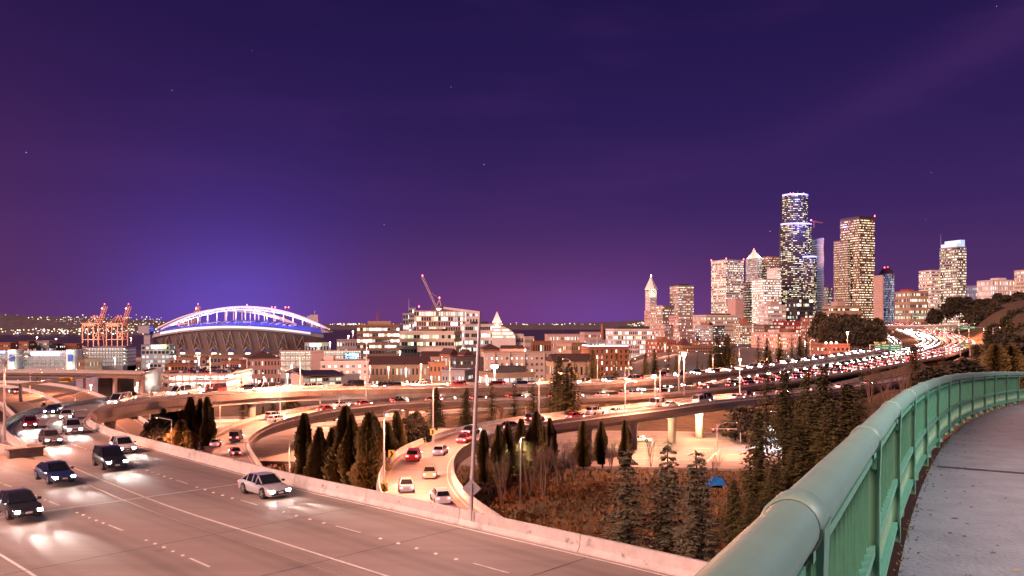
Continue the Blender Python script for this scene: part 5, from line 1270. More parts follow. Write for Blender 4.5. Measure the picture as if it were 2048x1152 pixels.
city = ((583, 760, 520, 9, 1, 'orange lamp in front of the hipped brick hall'), (518, 779, 400, 4, 1, 'orange lamp at right end of the car park'), (528, 775, 410, 5, 1, 'orange lamp just right of the car park corner'), (575, 775, 430, 7, 0, 'pale lamp left of the glazed pavilion'), (777, 758, 420, 6, 1, 'orange starry lamp under the gabled hall'), (842, 756, 430, 7, 1, 'orange starry lamp at right of the gabled hall'), (740, 756, 430, 6, 1, 'orange lamp at left of the gabled hall'), (812, 757, 440, 5, 0, 'pale lamp among street trees below the gabled hall'), (711, 768, 430, 4, 0, 'white lamp at the foot of the brick apartments'),
        (275, 786, 330, 4, 1, 'orange lamp below the blank warehouse wall'), (272, 792, 300, 3, 1, 'low orange lamp beside the curved ramp barrier'), (182, 792, 310, 4, 1, 'orange lamp under the sign gantry'), (298, 748, 420, 5, 0, 'glaring lamp on the blank warehouse roof'), (398, 740, 480, 7, 0, 'white lamp behind the rooftop cars'), (74, 690, 1500, 14, 1, 'tall starry port lamp at far left'), (112, 692, 1500, 13, 1, 'second tall starry port lamp from the left'), (262, 692, 1450, 14, 1, 'tall starry port lamp left of the stadium'), (697, 690, 1100, 12, 1, 'orange starry lamp left of the antenna office, lower one'), (706, 690, 1150, 19, 1, 'orange starry lamp left of the antenna office, higher one'), (660, 700, 900, 8, 0, 'white lamp right of the stadium sign'), (399, 792, 300, 3, 1, 'orange lamp behind the curved ramp below the car park'),
        (1268, 700, 660, 6, 1, 'orange lamp at right end of the blue-edged hotel'), (1330, 705, 600, 5, 1, 'orange lamp behind the roadside firs'), (1440, 705, 760, 6, 1, 'orange lamp before the red brick block'), (1560, 690, 700, 6, 1, 'orange lamp before the pale apartment row'), (1660, 668, 620, 7, 1, 'orange lamp in the wooded slope'), (1610, 700, 520, 5, 1, 'orange lamp at foot of the wooded slope'), (1120, 715, 640, 6, 1, 'orange lamp behind the dark-roofed house'), (1050, 715, 650, 6, 1, 'orange lamp among the old-quarter roofs'), (930, 735, 520, 6, 1, 'orange lamp behind the grey workshop'), (800, 722, 700, 8, 0, 'floodlamp at the cream office corner'), (460, 735, 700, 7, 0, 'white lamp at the stadium steps'), (350, 730, 760, 8, 0, 'white lamp below the stadium sign hall'), (640, 745, 560, 6, 1, 'orange lamp behind the blank pink tower'), (230, 735, 800, 9, 0, 'white lamp at foot of the stadium garage'))
for px, py, Y, h, sod, lb in city:
    p = W(px, py, Y); q = (py - (py - h / Y * F))
    big = Y / 430.0
    glow_lamp(lb, p, h, 7000 * max(0.6, big * big * 0.8), SOD if sod else (1.0, 0.9, 0.82), r=0.75 * max(0.8, big * 0.7), bright=24)
for i, (px, py, Y, h, ax, lb) in enumerate(((60, 812, 226, 9, 3, 'brown falling ramp beside the gantry'), (150, 862, 196, 9, 3, 'brown falling ramp below the gantry'), (300, 850, 232, 9, 2, 'ground-level lanes below the ramp bend'), (440, 848, 238, 9, 2, 'ground-level lanes left of the loop ramp'), (640, 838, 250, 9, 2, 'ground-level lanes behind the loop ramp'), (800, 822, 262, 9, 2, 'ground-level lanes below the far ramp'), (960, 806, 282, 9, 2, 'mainline left of the tall firs'), (1110, 798, 296, 9, 2, 'mainline behind the tall firs'), (1250, 790, 312, 10, 2, 'mainline median right of the firs'), (420, 790, 186, 9, 2, 'curved ramp barrier before the car park'), (600, 783, 204, 9, 2, 'curved ramp barrier before the glazed pavilion'), (900, 778, 236, 9, -2, 'curved ramp barrier before the grey workshop'), (1140, 776, 262, 9, -2, 'curved ramp barrier before the timber house'), (560, 842, 190, 8, 2, 'loop ramp barrier at its bend'), (840, 800, 232, 9, 2, 'loop ramp barrier before the chevrons'), (1250, 838, 180, 8, 2, 'thicket edge below the third ramp'), (1480, 800, 225, 9, -2, 'third ramp near its abutment'))):
    p = GB(px, py, Y); street_lamp('added slim lamp post on the ' + lb, p, h, (ax, 0), 3200 if i < 2 else 9000, bright=9, omni=2 <= i <= 8 or i in (13, 15))  # slim posts added to warm and brighten the ramps and girders
for i, (px, py, Y, lb) in enumerate(((1440, 768, 372, 'before the tall firs'), (1560, 752, 404, 'before the pale apartments'), (1660, 738, 442, 'before the brick hall'), (1760, 722, 488, 'under the green panels'), (1845, 703, 560, 'at the start of the far bend'), (1858, 684, 640, 'in the middle of the far bend'), (1822, 668, 730, 'beyond the far bend'))):
    street_lamp('added median lamp post of the mainline ' + lb, GB(px, py, Y), 11, (3, 0), 14000, bright=14, double=True, r=0.14)  # median posts added as extra light for the mainline
gl = MB(); gr = random.Random(23)
for _ in range(240):
    Y = gr.uniform(430, 1150); px = gr.uniform(10, 1640); x = WX(px, Y); zg = ground_z(x, Y); h = gr.uniform(4, 9); k = gr.uniform(0.7, 1.3) * Y / 700.0
    q = gr.random(); cc = (1.0, 0.55, 0.28) if q < 0.55 else ((1.0, 0.85, 0.65) if q < 0.85 else ((0.8, 0.95, 1.0) if q < 0.95 else (0.2, 1.0, 0.45)))
    g = gr.uniform(4, 14); r = 0.28 * k; c = Vector((x, Y, zg + h)); V = [c + Vector(v) * r for v in ((1, 0, 0), (0, 1, 0), (-1, 0, 0), (0, -1, 0), (0, 0, 1), (0, 0, -1))]
    for a_, b_, c_ in ((0, 1, 4), (1, 2, 4), (2, 3, 4), (3, 0, 4), (1, 0, 5), (2, 1, 5), (3, 2, 5), (0, 3, 5)): gl.face([V[a_], V[b_], V[c_]], 0, (cc[0] * g, cc[1] * g, cc[2] * g, 1))
    gl.tube([(x, Y, zg), (x, Y, zg + h - r)], 0.08, 3, cap=False)
tag(gl.build('street_glimmer', WIN, kind='stuff'), 'countless small street and shop lamps scattered between the old-quarter buildings', 'lights')
# lamps standing along the near side of the deck and on the bridge behind the viewer
for i, (x, y) in enumerate(((-17, 21), (-33, 44), (-52, 62))):
    street_lamp('lamp post on the viewer side of the highway deck, %s along it' % ORD[i], (x, y, zdeck(y)), 12.0, (1.6, 1.7), 1500, bright=8, color=DKL)
street_lamp('white lamp post on the far kerb of the bridge, nearer one', (11.5, 3.0, -1.6), 6.5, (-1.6, 0.8), 900, color=(0.96, 0.93, 1.0), bright=8)
street_lamp('white lamp post on the far kerb of the bridge, farther one', (25.5, 19.0, -2.5), 6.5, (-1.6, 0.8), 800, color=(0.96, 0.93, 1.0), bright=8)

# ------------------------------------------------------------------ signs
YEL = mat('sign_yellow', (0.62, 0.42, 0.05), 0.5, var=0.08, scale=4); SGREEN = mat('sign_green', (0.02, 0.26, 0.16), 0.5, var=0.05); SWHITE = mat('sign_white', (0.75, 0.75, 0.72), 0.5, var=0.0)
SBACK = mat('sign_back', (0.32, 0.31, 0.31), 0.55, metal=0.3, var=0.1)
def chevron(label, px, py, Y, w, h, post):
    p = W(px, py, Y); r_ = thing('chevron_sign', label, 'road sign', (p.x, p.y, p.z - post), 0.0, 'chevron signs round the tree-side ramp')
    m_ = MB(); m_.tube([(0, 0.05, 0), (0, 0.05, post + h / 2)], 0.04, 6); m_.build('post', M_STEEL, r_)
    m_ = MB(); m_.box((0, 0, post), (w, 0.03, h)); pl = m_.build('panel', YEL, r_)
    m_ = MB(); y = -0.022; a, b, c = -w * 0.26, w * 0.02, w * 0.30; hh = h * 0.36; z = post
    for s in (1, -1):
        q = [(a, y, z + s * hh), (b, y, z + s * hh), (c, y, z), (b - 0.04 * w, y, z)]
        m_.face(q if s < 0 else q[::-1])
    m_.build('arrow', M_BLACK, pl)
chevron('yellow chevron sign nearest the near barrier', 768, 975, 97, 0.85, 1.1, 1.3)
chevron('yellow chevron sign on a thin post, middle of the three', 783, 908, 118, 0.9, 1.15, 2.2)
chevron('yellow chevron sign farthest, on the curved-arm lamp post', 865, 864, 130.5, 0.78, 0.98, 1.6)
def diamond(label, px, py, Y, s, m, post):
    p = W(px, py, Y); r_ = thing('diamond_sign', label, 'road sign', (p.x, p.y, p.z - post))
    m_ = MB(); m_.tube([(0, -0.05, 0), (0, -0.05, post + s * 0.5)], 0.05, 6); m_.build('post', M_STEEL, r_)
    m_ = MB(); m_.mesh_faces([(0, 0, post - s), (s, 0, post), (0, 0, post + s), (-s, 0, post), (0, .04, post - s), (s, .04, post), (0, .04, post + s), (-s, .04, post)], ((0, 1, 2, 3), (7, 6, 5, 4), (0, 4, 5, 1), (1, 5, 6, 2), (2, 6, 7, 3), (3, 7, 4, 0)))
    pl = m_.build('panel', m, r_)
    m_ = MB(); m_.box((0, -0.03, post + 0.12), (s * 0.7, 0.03, 0.08)); m_.box((0, -0.03, post - 0.3), (s * 0.7, 0.03, 0.08)); m_.build('bracket', M_STEEL, pl)
diamond('grey back of a diamond sign on the leaning lamp post', 943, 977, 48.3, 0.56, SBACK, 1.9)
diamond('rusty brown back of a diamond sign inside the ramp bend', 183, 837, 119, 0.9, mat('rust_back', (0.3, 0.15, 0.1), 0.7), 1.6)
diamond('small red-brown diamond sign on the far ramp barrier', 303, 788, 172, 0.55, mat('rust_back', (0.3, 0.15, 0.1)), 1.1)
def gantry(name, label, a, b, zt, panels, m_beam, Y, posts=True, cat='sign gantry'):
    r_ = thing(name, label, cat); a = Vector(a); b = Vector(b)
    m_ = MB(); m_.bar((a.x, a.y, zt), (b.x, b.y, zt), 0.7); m_.build('beam', m_beam, r_)
    for p in (a, b) if posts is True else (a,):
        m_ = MB(); m_.bar(p, (p.x, p.y, zt + 0.35), 0.6); m_.build('post', m_beam, r_)
    for (px0, px1, py0, py1, mt, lines) in panels:
        m_ = MB(); p0 = W(px0, py1, Y - 1.2); p1 = W(px1, py0, Y - 1.2); c = (p0 + p1) / 2; m_.box(c, (p1.x - p0.x, 0.25, p1.z - p0.z)); pl = m_.build('sign_panel', mt, r_)
        if lines:
            m_ = MB(); w = p1.x - p0.x; h = p1.z - p0.z; rl = random.Random(px0)
            for k in range(lines):
                x = p0.x + w * 0.12; z = p1.z - h * (k + 0.6) / (lines + 0.2)
                while x < p1.x - w * 0.16:
                    ww = w * rl.uniform(0.05, 0.09); m_.box((x + ww / 2, c.y - 0.16, z), (ww, 0.04, h * 0.34 / lines)); x += ww * 1.35 + (w * 0.05 if rl.random() < 0.2 else 0)
            m_.build('lettering', SWHITE if mt is SGREEN else M_BLACK, pl, kind='stuff')
ORG = mat('sign_amber', (0.75, 0.4, 0.02), 0.5, var=0.05)
a = W(41, 850, 214); b = W(169, 815, 246); zt = WZ(761, 230)
gantry('sign_gantry', 'dark portal gantry with amber sign over the falling brown ramp', a, b, zt, ((118.5, 144, 755, 764, ORG, 2),), M_DSTEEL, 238)
a = W(1740, 720, 470); b = W(1802, 712, 476)
gantry('sign_gantry', 'highway gantry with three green panels over southbound lanes', a, b, WZ(690, 472), ((1748, 1762, 687, 696, SGREEN, 2), (1763, 1778.5, 688, 699, SGREEN, 2), (1780, 1801, 688, 702, SGREEN, 3), (1749, 1757, 684.5, 687, YEL, 0), (1764, 1771, 684.5, 688, YEL, 0)), M_STEEL, 472)
a = W(1907, 672, 590); b = W(1968, 668, 596)
gantry('sign_gantry', 'green panel gantry across the northbound lanes at right', a, b, WZ(655, 592), ((1912, 1920, 652, 658, SGREEN, 1), (1921, 1938, 652, 659, SGREEN, 2), (1939, 1950, 652, 658, SGREEN, 1)), M_STEEL, 592)
gantry('road_sign', 'pair of green exit panels on a post by the bend', W(1920.5, 712, 500), W(1940, 712, 502), WZ(686, 500), ((1921, 1929, 687, 694, SGREEN, 1), (1930, 1938, 687, 692, SGREEN, 1), (1930, 1938, 692, 695.5, YEL, 0)), M_STEEL, 500, cat='road sign')
gantry('road_sign', 'small green and white exit panels over the median', W(1864, 668, 640), W(1889, 668, 642), WZ(657, 640), ((1865, 1872, 656, 661, SGREEN, 1), (1877, 1888, 655, 662, SGREEN, 1)), M_STEEL, 640, cat='road sign')
gantry('road_sign', 'green exit panels above the distant overpass', W(1795, 640, 760), W(1850, 640, 762), WZ(629, 760), ((1796, 1805, 627, 632, SGREEN, 1), (1826, 1838, 630, 636, SGREEN, 1), (1840, 1848, 626, 630, SGREEN, 1)), M_STEEL, 760, cat='road sign')
# traffic signals at the crossing
ts = thing('traffic_signal', 'traffic signal mast arm with red lights over the crossing', 'traffic signal'); p = W(1481, 884, 192); top = W(1481, 858, 192)
m_ = MB(); m_.tube([p, top], 0.14, 8); m_.build('post', M_STEEL, ts); m_ = MB(); m_.bar(top, W(1422, 857, 194), 0.16); m_.build('mast_arm', M_STEEL, ts)
for i, px in enumerate((1426, 1434, 1456)):
    q = W(px, 861, 193.4); m_ = MB(); m_.box(q, (0.4, 0.3, 1.1)); hd = m_.build('signal_head', M_DSTEEL, ts)
    m_ = MB(); m_.box(q + Vector((0, -0.18, 0.32)), (0.24, 0.06, 0.24)); m_.build('red_light', glow('glow_red', (1, 0.05, 0.04), 12), hd)
ts = thing('traffic_signal', 'red traffic signal on the far side of the crossing', 'traffic signal'); p = W(1477, 885, 205)
m_ = MB(); m_.tube([p, p + Vector((0, 0, 3.8))], 0.1, 8); m_.build('post', M_STEEL, ts)
q = p + Vector((0, -0.2, 3.3)); m_ = MB(); m_.box(q, (0.4, 0.3, 1.1)); hd = m_.build('signal_head', M_DSTEEL, ts); m_ = MB(); m_.box(q + Vector((0, -0.18, 0.32)), (0.24, 0.06, 0.24)); m_.build('red_light', MATS['glow_red'], hd)
for i, (px, py) in enumerate(((1449, 848), (1456, 850))):
    p = W(px, py, 208); r_ = thing('street_sign', 'small white sign on the bank above the crossing, %s one' % ('left', 'right')[i], 'road sign', (p.x, p.y, p.z - 3))
    m_ = MB(); m_.tube([(0, 0, 0), (0, 0, 3)], 0.05, 6); m_.build('post', M_STEEL, r_); m_ = MB(); m_.box((0, -0.08, 3), (0.6, 0.04, 0.8)); m_.build('panel', SWHITE, r_)
# lamps fixed to the ramp columns
for px, py, Y, lb in ((1393, 826, 205, 'lamp on the column nearest the abutment'), (1288, 838, 194, 'lamp under the ramp by the white car')):
    p = W(px, py, Y); r_ = thing('wall_lamp', lb, 'lamp', p); m_ = MB(); m_.box((0, 0, 0), (0.9, 0.5, 0.3)); m_.build('lens', glow('glow_globe_s2', (1, 0.68, 0.4), 16), r_); m_ = MB(); m_.box((0, 0.1, 0.25), (1.0, 0.7, 0.14)); m_.build('hood', M_DSTEEL, r_)
    ld = bpy.data.lights.new('lamp_light', 'POINT'); ld.energy = 7000; ld.color = (1, 0.58, 0.32); ld.shadow_soft_size = 0.3; lo = link('lamp_light', ld, r_); lo.location = (0, -1.2, -0.7)
# ------------------------------------------------------------------ trees
BARK = mat('bark', (0.09, 0.06, 0.045), 0.95, var=0.3, scale=3, bump=0.5)
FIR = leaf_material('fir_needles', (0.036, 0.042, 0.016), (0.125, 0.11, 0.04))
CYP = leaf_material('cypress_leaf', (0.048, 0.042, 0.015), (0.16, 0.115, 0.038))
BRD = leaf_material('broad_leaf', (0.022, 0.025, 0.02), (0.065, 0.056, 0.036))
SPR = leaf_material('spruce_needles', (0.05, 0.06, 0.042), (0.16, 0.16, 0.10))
TWG = mat('bare_twig', (0.15, 0.10, 0.07), 0.9, var=0.2, scale=4)
def quad_leaf(mb, c, d, w, l, up, shade):
    d = Vector(d).normalized(); s = d.cross(up)
    if s.length < 1e-3: s = Vector((1, 0, 0))
    s = s.normalized() * w / 2; e = c + d * l
    col = (shade, shade, shade, 1)
    mb.face([c - s * 0.5, c + s * 0.5, c + d * l * 0.6 + s, e, c + d * l * 0.6 - s], 0, col)
def fir_mesh(h, r, whorls, per, seed, droop=0.25, ragged=0.35, leafl=0.5, sparse=1.0):
    rg = random.Random(seed); mb = MB(); UP = Vector((0, 0, 1))
    for k in range(whorls):
        t = k / (whorls - 1); z = h * (0.06 + 0.93 * t); rad = r * (1 - t) ** 0.8 * (1 - 0.35 * max(0, 0.2 - t) / 0.2) + 0.12
        rad *= rg.uniform(0.8, 1.15)
        n = max(3, int(per * (1 - t * 0.6)))
        a0 = rg.uniform(0, 6.28)
        for j in range(n):
            if rg.random() > sparse: continue
            a = a0 + 6.283 * j / n + rg.uniform(-0.25, 0.25); L_ = rad * rg.uniform(1 - ragged, 1.1)
            out = Vector((math.cos(a), math.sin(a), 0)); sidev = Vector((-out.y, out.x, 0))
            m = max(3, int(L_ / (leafl * 0.42)))
            zz = z + rg.uniform(-0.2, 0.2) * h / whorls
            for q in range(m):
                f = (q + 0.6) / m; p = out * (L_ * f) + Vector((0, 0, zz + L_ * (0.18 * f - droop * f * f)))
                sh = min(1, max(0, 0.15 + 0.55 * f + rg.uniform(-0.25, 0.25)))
                ll = leafl * rg.uniform(0.7, 1.25) * (1.15 - 0.5 * f)
                for sgn in (-1, 1):
                    quad_leaf(mb, p, out * 0.55 + sidev * sgn * rg.uniform(0.5, 1.0) + Vector((0, 0, rg.uniform(-0.45, 0.1))), ll * 0.42, ll, UP, sh)
                if q % 2 == 0: quad_leaf(mb, p, out * 0.6 + Vector((0, 0, rg.uniform(-0.9, -0.3))), ll * 0.42, ll * 0.8, sidev, sh * 0.7)
            quad_leaf(mb, out * L_ * 0.92 + Vector((0, 0, zz + L_ * (0.18 - droop) * 0.92)), out + Vector((0, 0, 0.1)), leafl * 0.4, leafl, UP, 0.9)
    for q in range(4): quad_leaf(mb, Vector((0, 0, h * (0.95 + 0.01 * q))), (rg.uniform(-.2, .2), rg.uniform(-.2, .2), 1), leafl * 0.2, leafl * 0.8, Vector((0, 1, 0)), 0.6)
    return mb
def trunk_mesh(h, r, seed, limbs=8):
    rg = random.Random(seed); mb = MB()
    mb.tube([(0, 0, -0.6), (0, 0, h * 0.12), (rg.uniform(-.05, .05) * h * .2, 0, h * 0.5), (0, 0, h * 0.96)], [r * 1.25, r, r * 0.6, r * 0.12], 7)
    for k in range(limbs):
        a = rg.uniform(0, 6.28); z = h * rg.uniform(0.12, 0.8); l = h * 0.12 * (1.1 - z / h)
        mb.tube([(0, 0, z), (math.cos(a) * l, math.sin(a) * l, z + l * 0.15)], [r * 0.22, r * 0.06], 4)
    return mb
def column_mesh(h, r, n, seed, leafl=0.42, point=1.0):
    """dense columnar conifer: upward sprays packed through a tapering body"""
    rg = random.Random(seed); mb = MB(); UP = Vector((0, 0, 1))
    lump = [(rg.uniform(0, 6.28), rg.uniform(0.05, 0.9), rg.uniform(0.6, 1.35)) for _ in range(60)]
    def rad(a, t):
        base_ = r * (math.sin(math.pi * min(1, (0.10 + 0.9 * t) ** 0.62)) ** 0.75 if point < 1 else (0.6 + 0.4 * min(1, t / 0.25)) * (1 - max(0, (t - 0.25) / 0.75) ** 1.9))
        k = 1.0
        for la, lt, lk in lump:
            da = math.cos(a - la); dt = (t - lt) * 6
            if da > 0.5: k += (lk - 1) * math.exp(-dt * dt) * (da - 0.5) * 1.6
        return max(0.05, base_ * k)
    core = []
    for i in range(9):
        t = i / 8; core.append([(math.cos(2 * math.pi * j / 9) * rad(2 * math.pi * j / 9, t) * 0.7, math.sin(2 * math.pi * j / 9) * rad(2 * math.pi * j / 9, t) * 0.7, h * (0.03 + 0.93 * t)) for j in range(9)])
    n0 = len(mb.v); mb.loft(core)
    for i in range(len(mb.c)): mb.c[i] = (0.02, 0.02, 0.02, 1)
    for _ in range(n):
        t = rg.random() ** 1.15; a = rg.uniform(0, 6.28); rr = rad(a, t) * (0.72 + 0.36 * rg.random() ** 0.7) * (1.22 if rg.random() < 0.06 else 1); out = Vector((math.cos(a), math.sin(a), 0))
        p = out * rr + Vector((0, 0, h * (0.02 + 0.96 * t)))
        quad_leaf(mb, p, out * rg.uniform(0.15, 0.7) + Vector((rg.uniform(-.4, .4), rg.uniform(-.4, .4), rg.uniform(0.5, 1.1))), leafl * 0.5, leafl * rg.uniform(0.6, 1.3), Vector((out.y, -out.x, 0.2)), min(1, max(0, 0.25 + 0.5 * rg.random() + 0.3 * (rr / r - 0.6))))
    return mb
def broad_mesh(h, r, clumps, per, seed, leafl=0.5):
    rg = random.Random(seed); mb = MB(); UP = Vector((0, 0, 1))
    for _ in range(clumps):
        a = rg.uniform(0, 6.28); u = rg.random() ** 0.5; t = rg.uniform(0.22, 1.0); prof = math.sin(math.pi * min(1, 0.12 + t * 0.86)) ** 0.6
        c = Vector((math.cos(a) * r * u * prof, math.sin(a) * r * u * prof, h * t * 0.95)); cr_ = r * rg.uniform(0.14, 0.3); sh0 = rg.uniform(0.0, 0.75)
        for _ in range(per):
            d = Vector((rg.gauss(0, 1), rg.gauss(0, 1), rg.gauss(0, 0.8))).normalized(); p = c + d * cr_ * rg.random() ** 0.4
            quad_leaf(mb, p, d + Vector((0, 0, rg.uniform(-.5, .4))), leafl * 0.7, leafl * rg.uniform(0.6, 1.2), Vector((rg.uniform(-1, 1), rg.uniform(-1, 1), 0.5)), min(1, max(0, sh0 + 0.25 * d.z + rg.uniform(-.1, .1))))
    return mb
def bare_mesh(h, spread, seed, stems=6, gen=4):
    rg = random.Random(seed); mb = MB()
    def grow(p, d, l, r, g):
        q = p + d * l; mid = p.lerp(q, 0.5) + Vector((rg.uniform(-1, 1), rg.uniform(-1, 1), 0)) * l * 0.04
        mb.tube([p, mid, q], [r, r * 0.8, r * 0.55], 4 if g > 1 else 3, cap=False)
        if g <= 0: return
        for k in range(rg.choice((2, 3, 3))):
            s = rg.uniform(0.45, 1.0); a = rg.uniform(0, 6.28); sp = spread * rg.uniform(0.5, 1.3)
            nd = (d + Vector((math.cos(a) * sp, math.sin(a) * sp, 0.28))).normalized()
            grow(p.lerp(q, s), nd, l * rg.uniform(0.5, 0.78), r * 0.5, g - 1)
    for k in range(stems):
        a = 6.283 * k / stems + rg.uniform(-.3, .3); d = Vector((math.cos(a) * spread * 0.5, math.sin(a) * spread * 0.5, 1)).normalized()
        grow(Vector((math.cos(a) * 0.12, math.sin(a) * 0.12, -0.3)), d, h * 0.36 * rg.uniform(0.8, 1.1), 0.07 * h / 8, gen)
    return mb
PROTO = {}
def proto(kind, crown, cm, trunk=None):
    PROTO[kind] = (crown.mesh(kind + '_crown', cm), trunk.mesh(kind + '_trunk', BARK) if trunk else None)
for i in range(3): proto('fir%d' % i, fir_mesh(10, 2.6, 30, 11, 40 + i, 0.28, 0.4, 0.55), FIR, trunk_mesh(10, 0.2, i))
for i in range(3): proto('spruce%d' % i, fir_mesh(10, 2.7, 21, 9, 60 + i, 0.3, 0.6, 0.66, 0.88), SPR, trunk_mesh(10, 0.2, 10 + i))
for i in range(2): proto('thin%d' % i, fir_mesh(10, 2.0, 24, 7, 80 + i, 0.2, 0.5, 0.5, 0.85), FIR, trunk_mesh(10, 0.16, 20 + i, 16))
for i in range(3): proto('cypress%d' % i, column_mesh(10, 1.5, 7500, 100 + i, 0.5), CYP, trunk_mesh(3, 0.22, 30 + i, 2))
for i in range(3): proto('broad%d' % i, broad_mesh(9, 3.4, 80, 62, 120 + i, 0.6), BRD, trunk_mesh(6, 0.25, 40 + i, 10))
for i in range(3): proto('bare%d' % i, bare_mesh(8, (0.34, 0.5, 0.28)[i], 140 + i, (7, 5, 9)[i]), TWG)
trr = random.Random(77)
def tree(kind, label, px, pytop, pybase, Y, wk=1.0, name=None, group=None, zbase=None):
    """a tree whose top and foot are seen at those rows when it stands at depth Y"""
    crown, trunk = PROTO[kind]
    base_h = {'f': 10, 's': 10, 't': 10, 'c': 10}.get(kind[0], 9)
    if kind.startswith('bare'): base_h = 8 * 1.0
    zb = WZ(pybase, Y) if zbase is None else zbase; h = WZ(pytop, Y) - zb; s = h / base_h
    nm = name or {'f': 'fir_tree', 's': 'spruce_tree', 't': 'fir_tree', 'c': 'cypress_tree'}.get(kind[0], 'broadleaf_tree')
    if kind.startswith('bare'): nm = 'bare_tree'
    o = thing(nm, label, 'tree', (WX(px, Y), Y, zb), trr.uniform(0, 6.28), group)
    o.scale = (s * wk * trr.uniform(0.88, 1.12), s * wk * trr.uniform(0.88, 1.12), s); o.rotation_euler = (R(trr.uniform(-2.5, 2.5)), R(trr.uniform(-2.5, 2.5)), trr.uniform(0, 6.28))
    c = link('crown', crown, o)
    if trunk: link('trunk', trunk, o)
    return o
T = tree
# clump left of the loop ramp
for i, (px, t, b, Y, w, k) in enumerate(((313, 800, 908, 168, 1.3, 'cypress0'), (347, 803, 900, 172, 1.0, 'cypress1'), (362, 800, 880, 178, 0.9, 'cypress2'), (379, 796, 905, 168, 1.0, 'cypress0'), (400, 800, 900, 170, 0.9, 'cypress1'), (416, 796, 905, 166, 0.9, 'cypress2'))):
    T(k, 'dark columnar conifer left of the loop ramp, %s from the left' % ORD[i], px, t, b, Y, w, group='conifers inside the curved ramp')
T('cypress1', 'broad orange-lit conifer in front of the dark clump inside the ramp bend', 362, 842, 920, 150, 2.2)
T('broad0', 'round brownish shrub tree at foot of the inside clump', 318, 835, 905, 152, 1.2)
T('cypress0', 'small dark conifer between the brown ramp and curved ramp', 86, 806, 842, 190, 1.2)
T('broad2', 'bushy tree glimpsed under the curved ramp girder', 268, 832, 872, 200, 1.0)
T('thin0', 'tall slender dark conifer poking above the curved ramp', 487, 757, 850, 195, 0.75)
T('thin1', 'dark conifer right of the slender one, before the curved ramp', 545, 778, 832, 205, 1.0)
T('fir0', 'short dark fir beside the slender pair', 527, 812, 836, 200, 1.1)
T('fir1', 'tiny dark fir behind the loop ramp', 797, 776, 795, 240, 1.2)
T('broad1', 'low dark bush tree under the far ramp span', 584, 800, 830, 240, 1.5)
# row between loop ramp and third ramp
row = ((610, 828, 965, 128, 1.0), (640, 857, 975, 122, 1.05), (662, 857, 965, 126, 0.9), (687, 816, 985, 120, 1.1), (708, 830, 990, 118, 1.0), (736, 828, 1002, 112, 1.25), (755, 836, 960, 124, 0.9), (778, 846, 950, 128, 1.0), (797, 824, 930, 134, 1.0))
for i, (px, t, b, Y, w) in enumerate(row):
    T('cypress%d' % (i % 3), 'columnar cypress in the row above the barrier, %s from the left' % ORD[i], px, t, b, Y, w, group='cypresses between the ramps')
for i, (px, t, b, Y) in enumerate(((833, 826, 900, 140), (815, 838, 905, 138), (852, 850, 893, 140))):
    T('broad%d' % i, 'golden-lit leafy tree behind the chevron signs, %s one' % ('tallest', 'left', 'right')[i], px, t, b, Y, 0.9)
for i, (px, t, b, Y, k, w, lb) in enumerate(((873, 776, 856, 190, 'fir0', 1.25, 'dark full fir behind the curved-arm lamp'), (931, 776, 855, 186, 'fir1', 1.15, 'dark fir left of the leaning lamp post'), (983, 762, 848, 182, 'thin0', 1.2, 'open-branched fir right of the leaning lamp post'), (1030, 762, 846, 182, 'thin1', 1.2, 'open-branched fir left of the thin lamp post'), (1068, 756, 842, 184, 'thin0', 1.1, 'narrow open fir behind the thin lamp post'), (1117, 712, 830, 186, 'fir2', 1.35, 'large dark fir towering over the far ramp'), (1136, 726, 832, 180, 'fir0', 1.4, 'large fir with golden lower boughs'), (1185, 700, 765, 330, 'fir1', 1.1, 'dark fir in front of the terracotta hotel, left'), (1232, 705, 765, 335, 'thin1', 1.4, 'dark fir in front of the terracotta hotel, right'))):
    T(k, lb, px, t, b, Y, w)
# thicket right of the leaning lamp post
thick = ((970, 862, 965, 122, 0.95, 'cypress0'), (997, 852, 955, 128, 0.9, 'cypress1'), (1018, 846, 950, 130, 0.9, 'cypress2'), (1042, 840, 950, 130, 0.95, 'cypress0'), (1072, 824, 945, 132, 0.95, 'cypress1'), (1100, 838, 940, 136, 0.9, 'cypress2'), (1167, 844, 935, 142, 1.0, 'cypress0'), (1205, 845, 930, 146, 0.9, 'cypress1'), (1250, 842, 938, 140, 0.8, 'cypress2'))
for i, (px, t, b, Y, w, k) in enumerate(thick):
    T(k, 'dark upright conifer in the thicket under the third ramp, %s from the left' % ORD[i], px, t, b, Y, w, group='conifers of the thicket')
for i, (px, t, b, Y, k, w) in enumerate(((1004, 865, 1006, 118, 'bare0', 0.9), (1060, 850, 985, 122, 'bare0', 1.1), (1088, 842, 985, 122, 'bare2', 1.3), (1120, 850, 970, 126, 'bare0', 1.2), (1148, 862, 955, 132, 'bare2', 1.0), (1222, 862, 940, 138, 'bare0', 0.9), (1302, 846, 930, 138, 'bare0', 0.75), (1430, 875, 950, 150, 'bare1', 1.0))):
    T(k, 'leafless upright tree in the thicket, %s from the left' % ORD[i], px, t, b, Y, w, group='bare trees in the hollow')
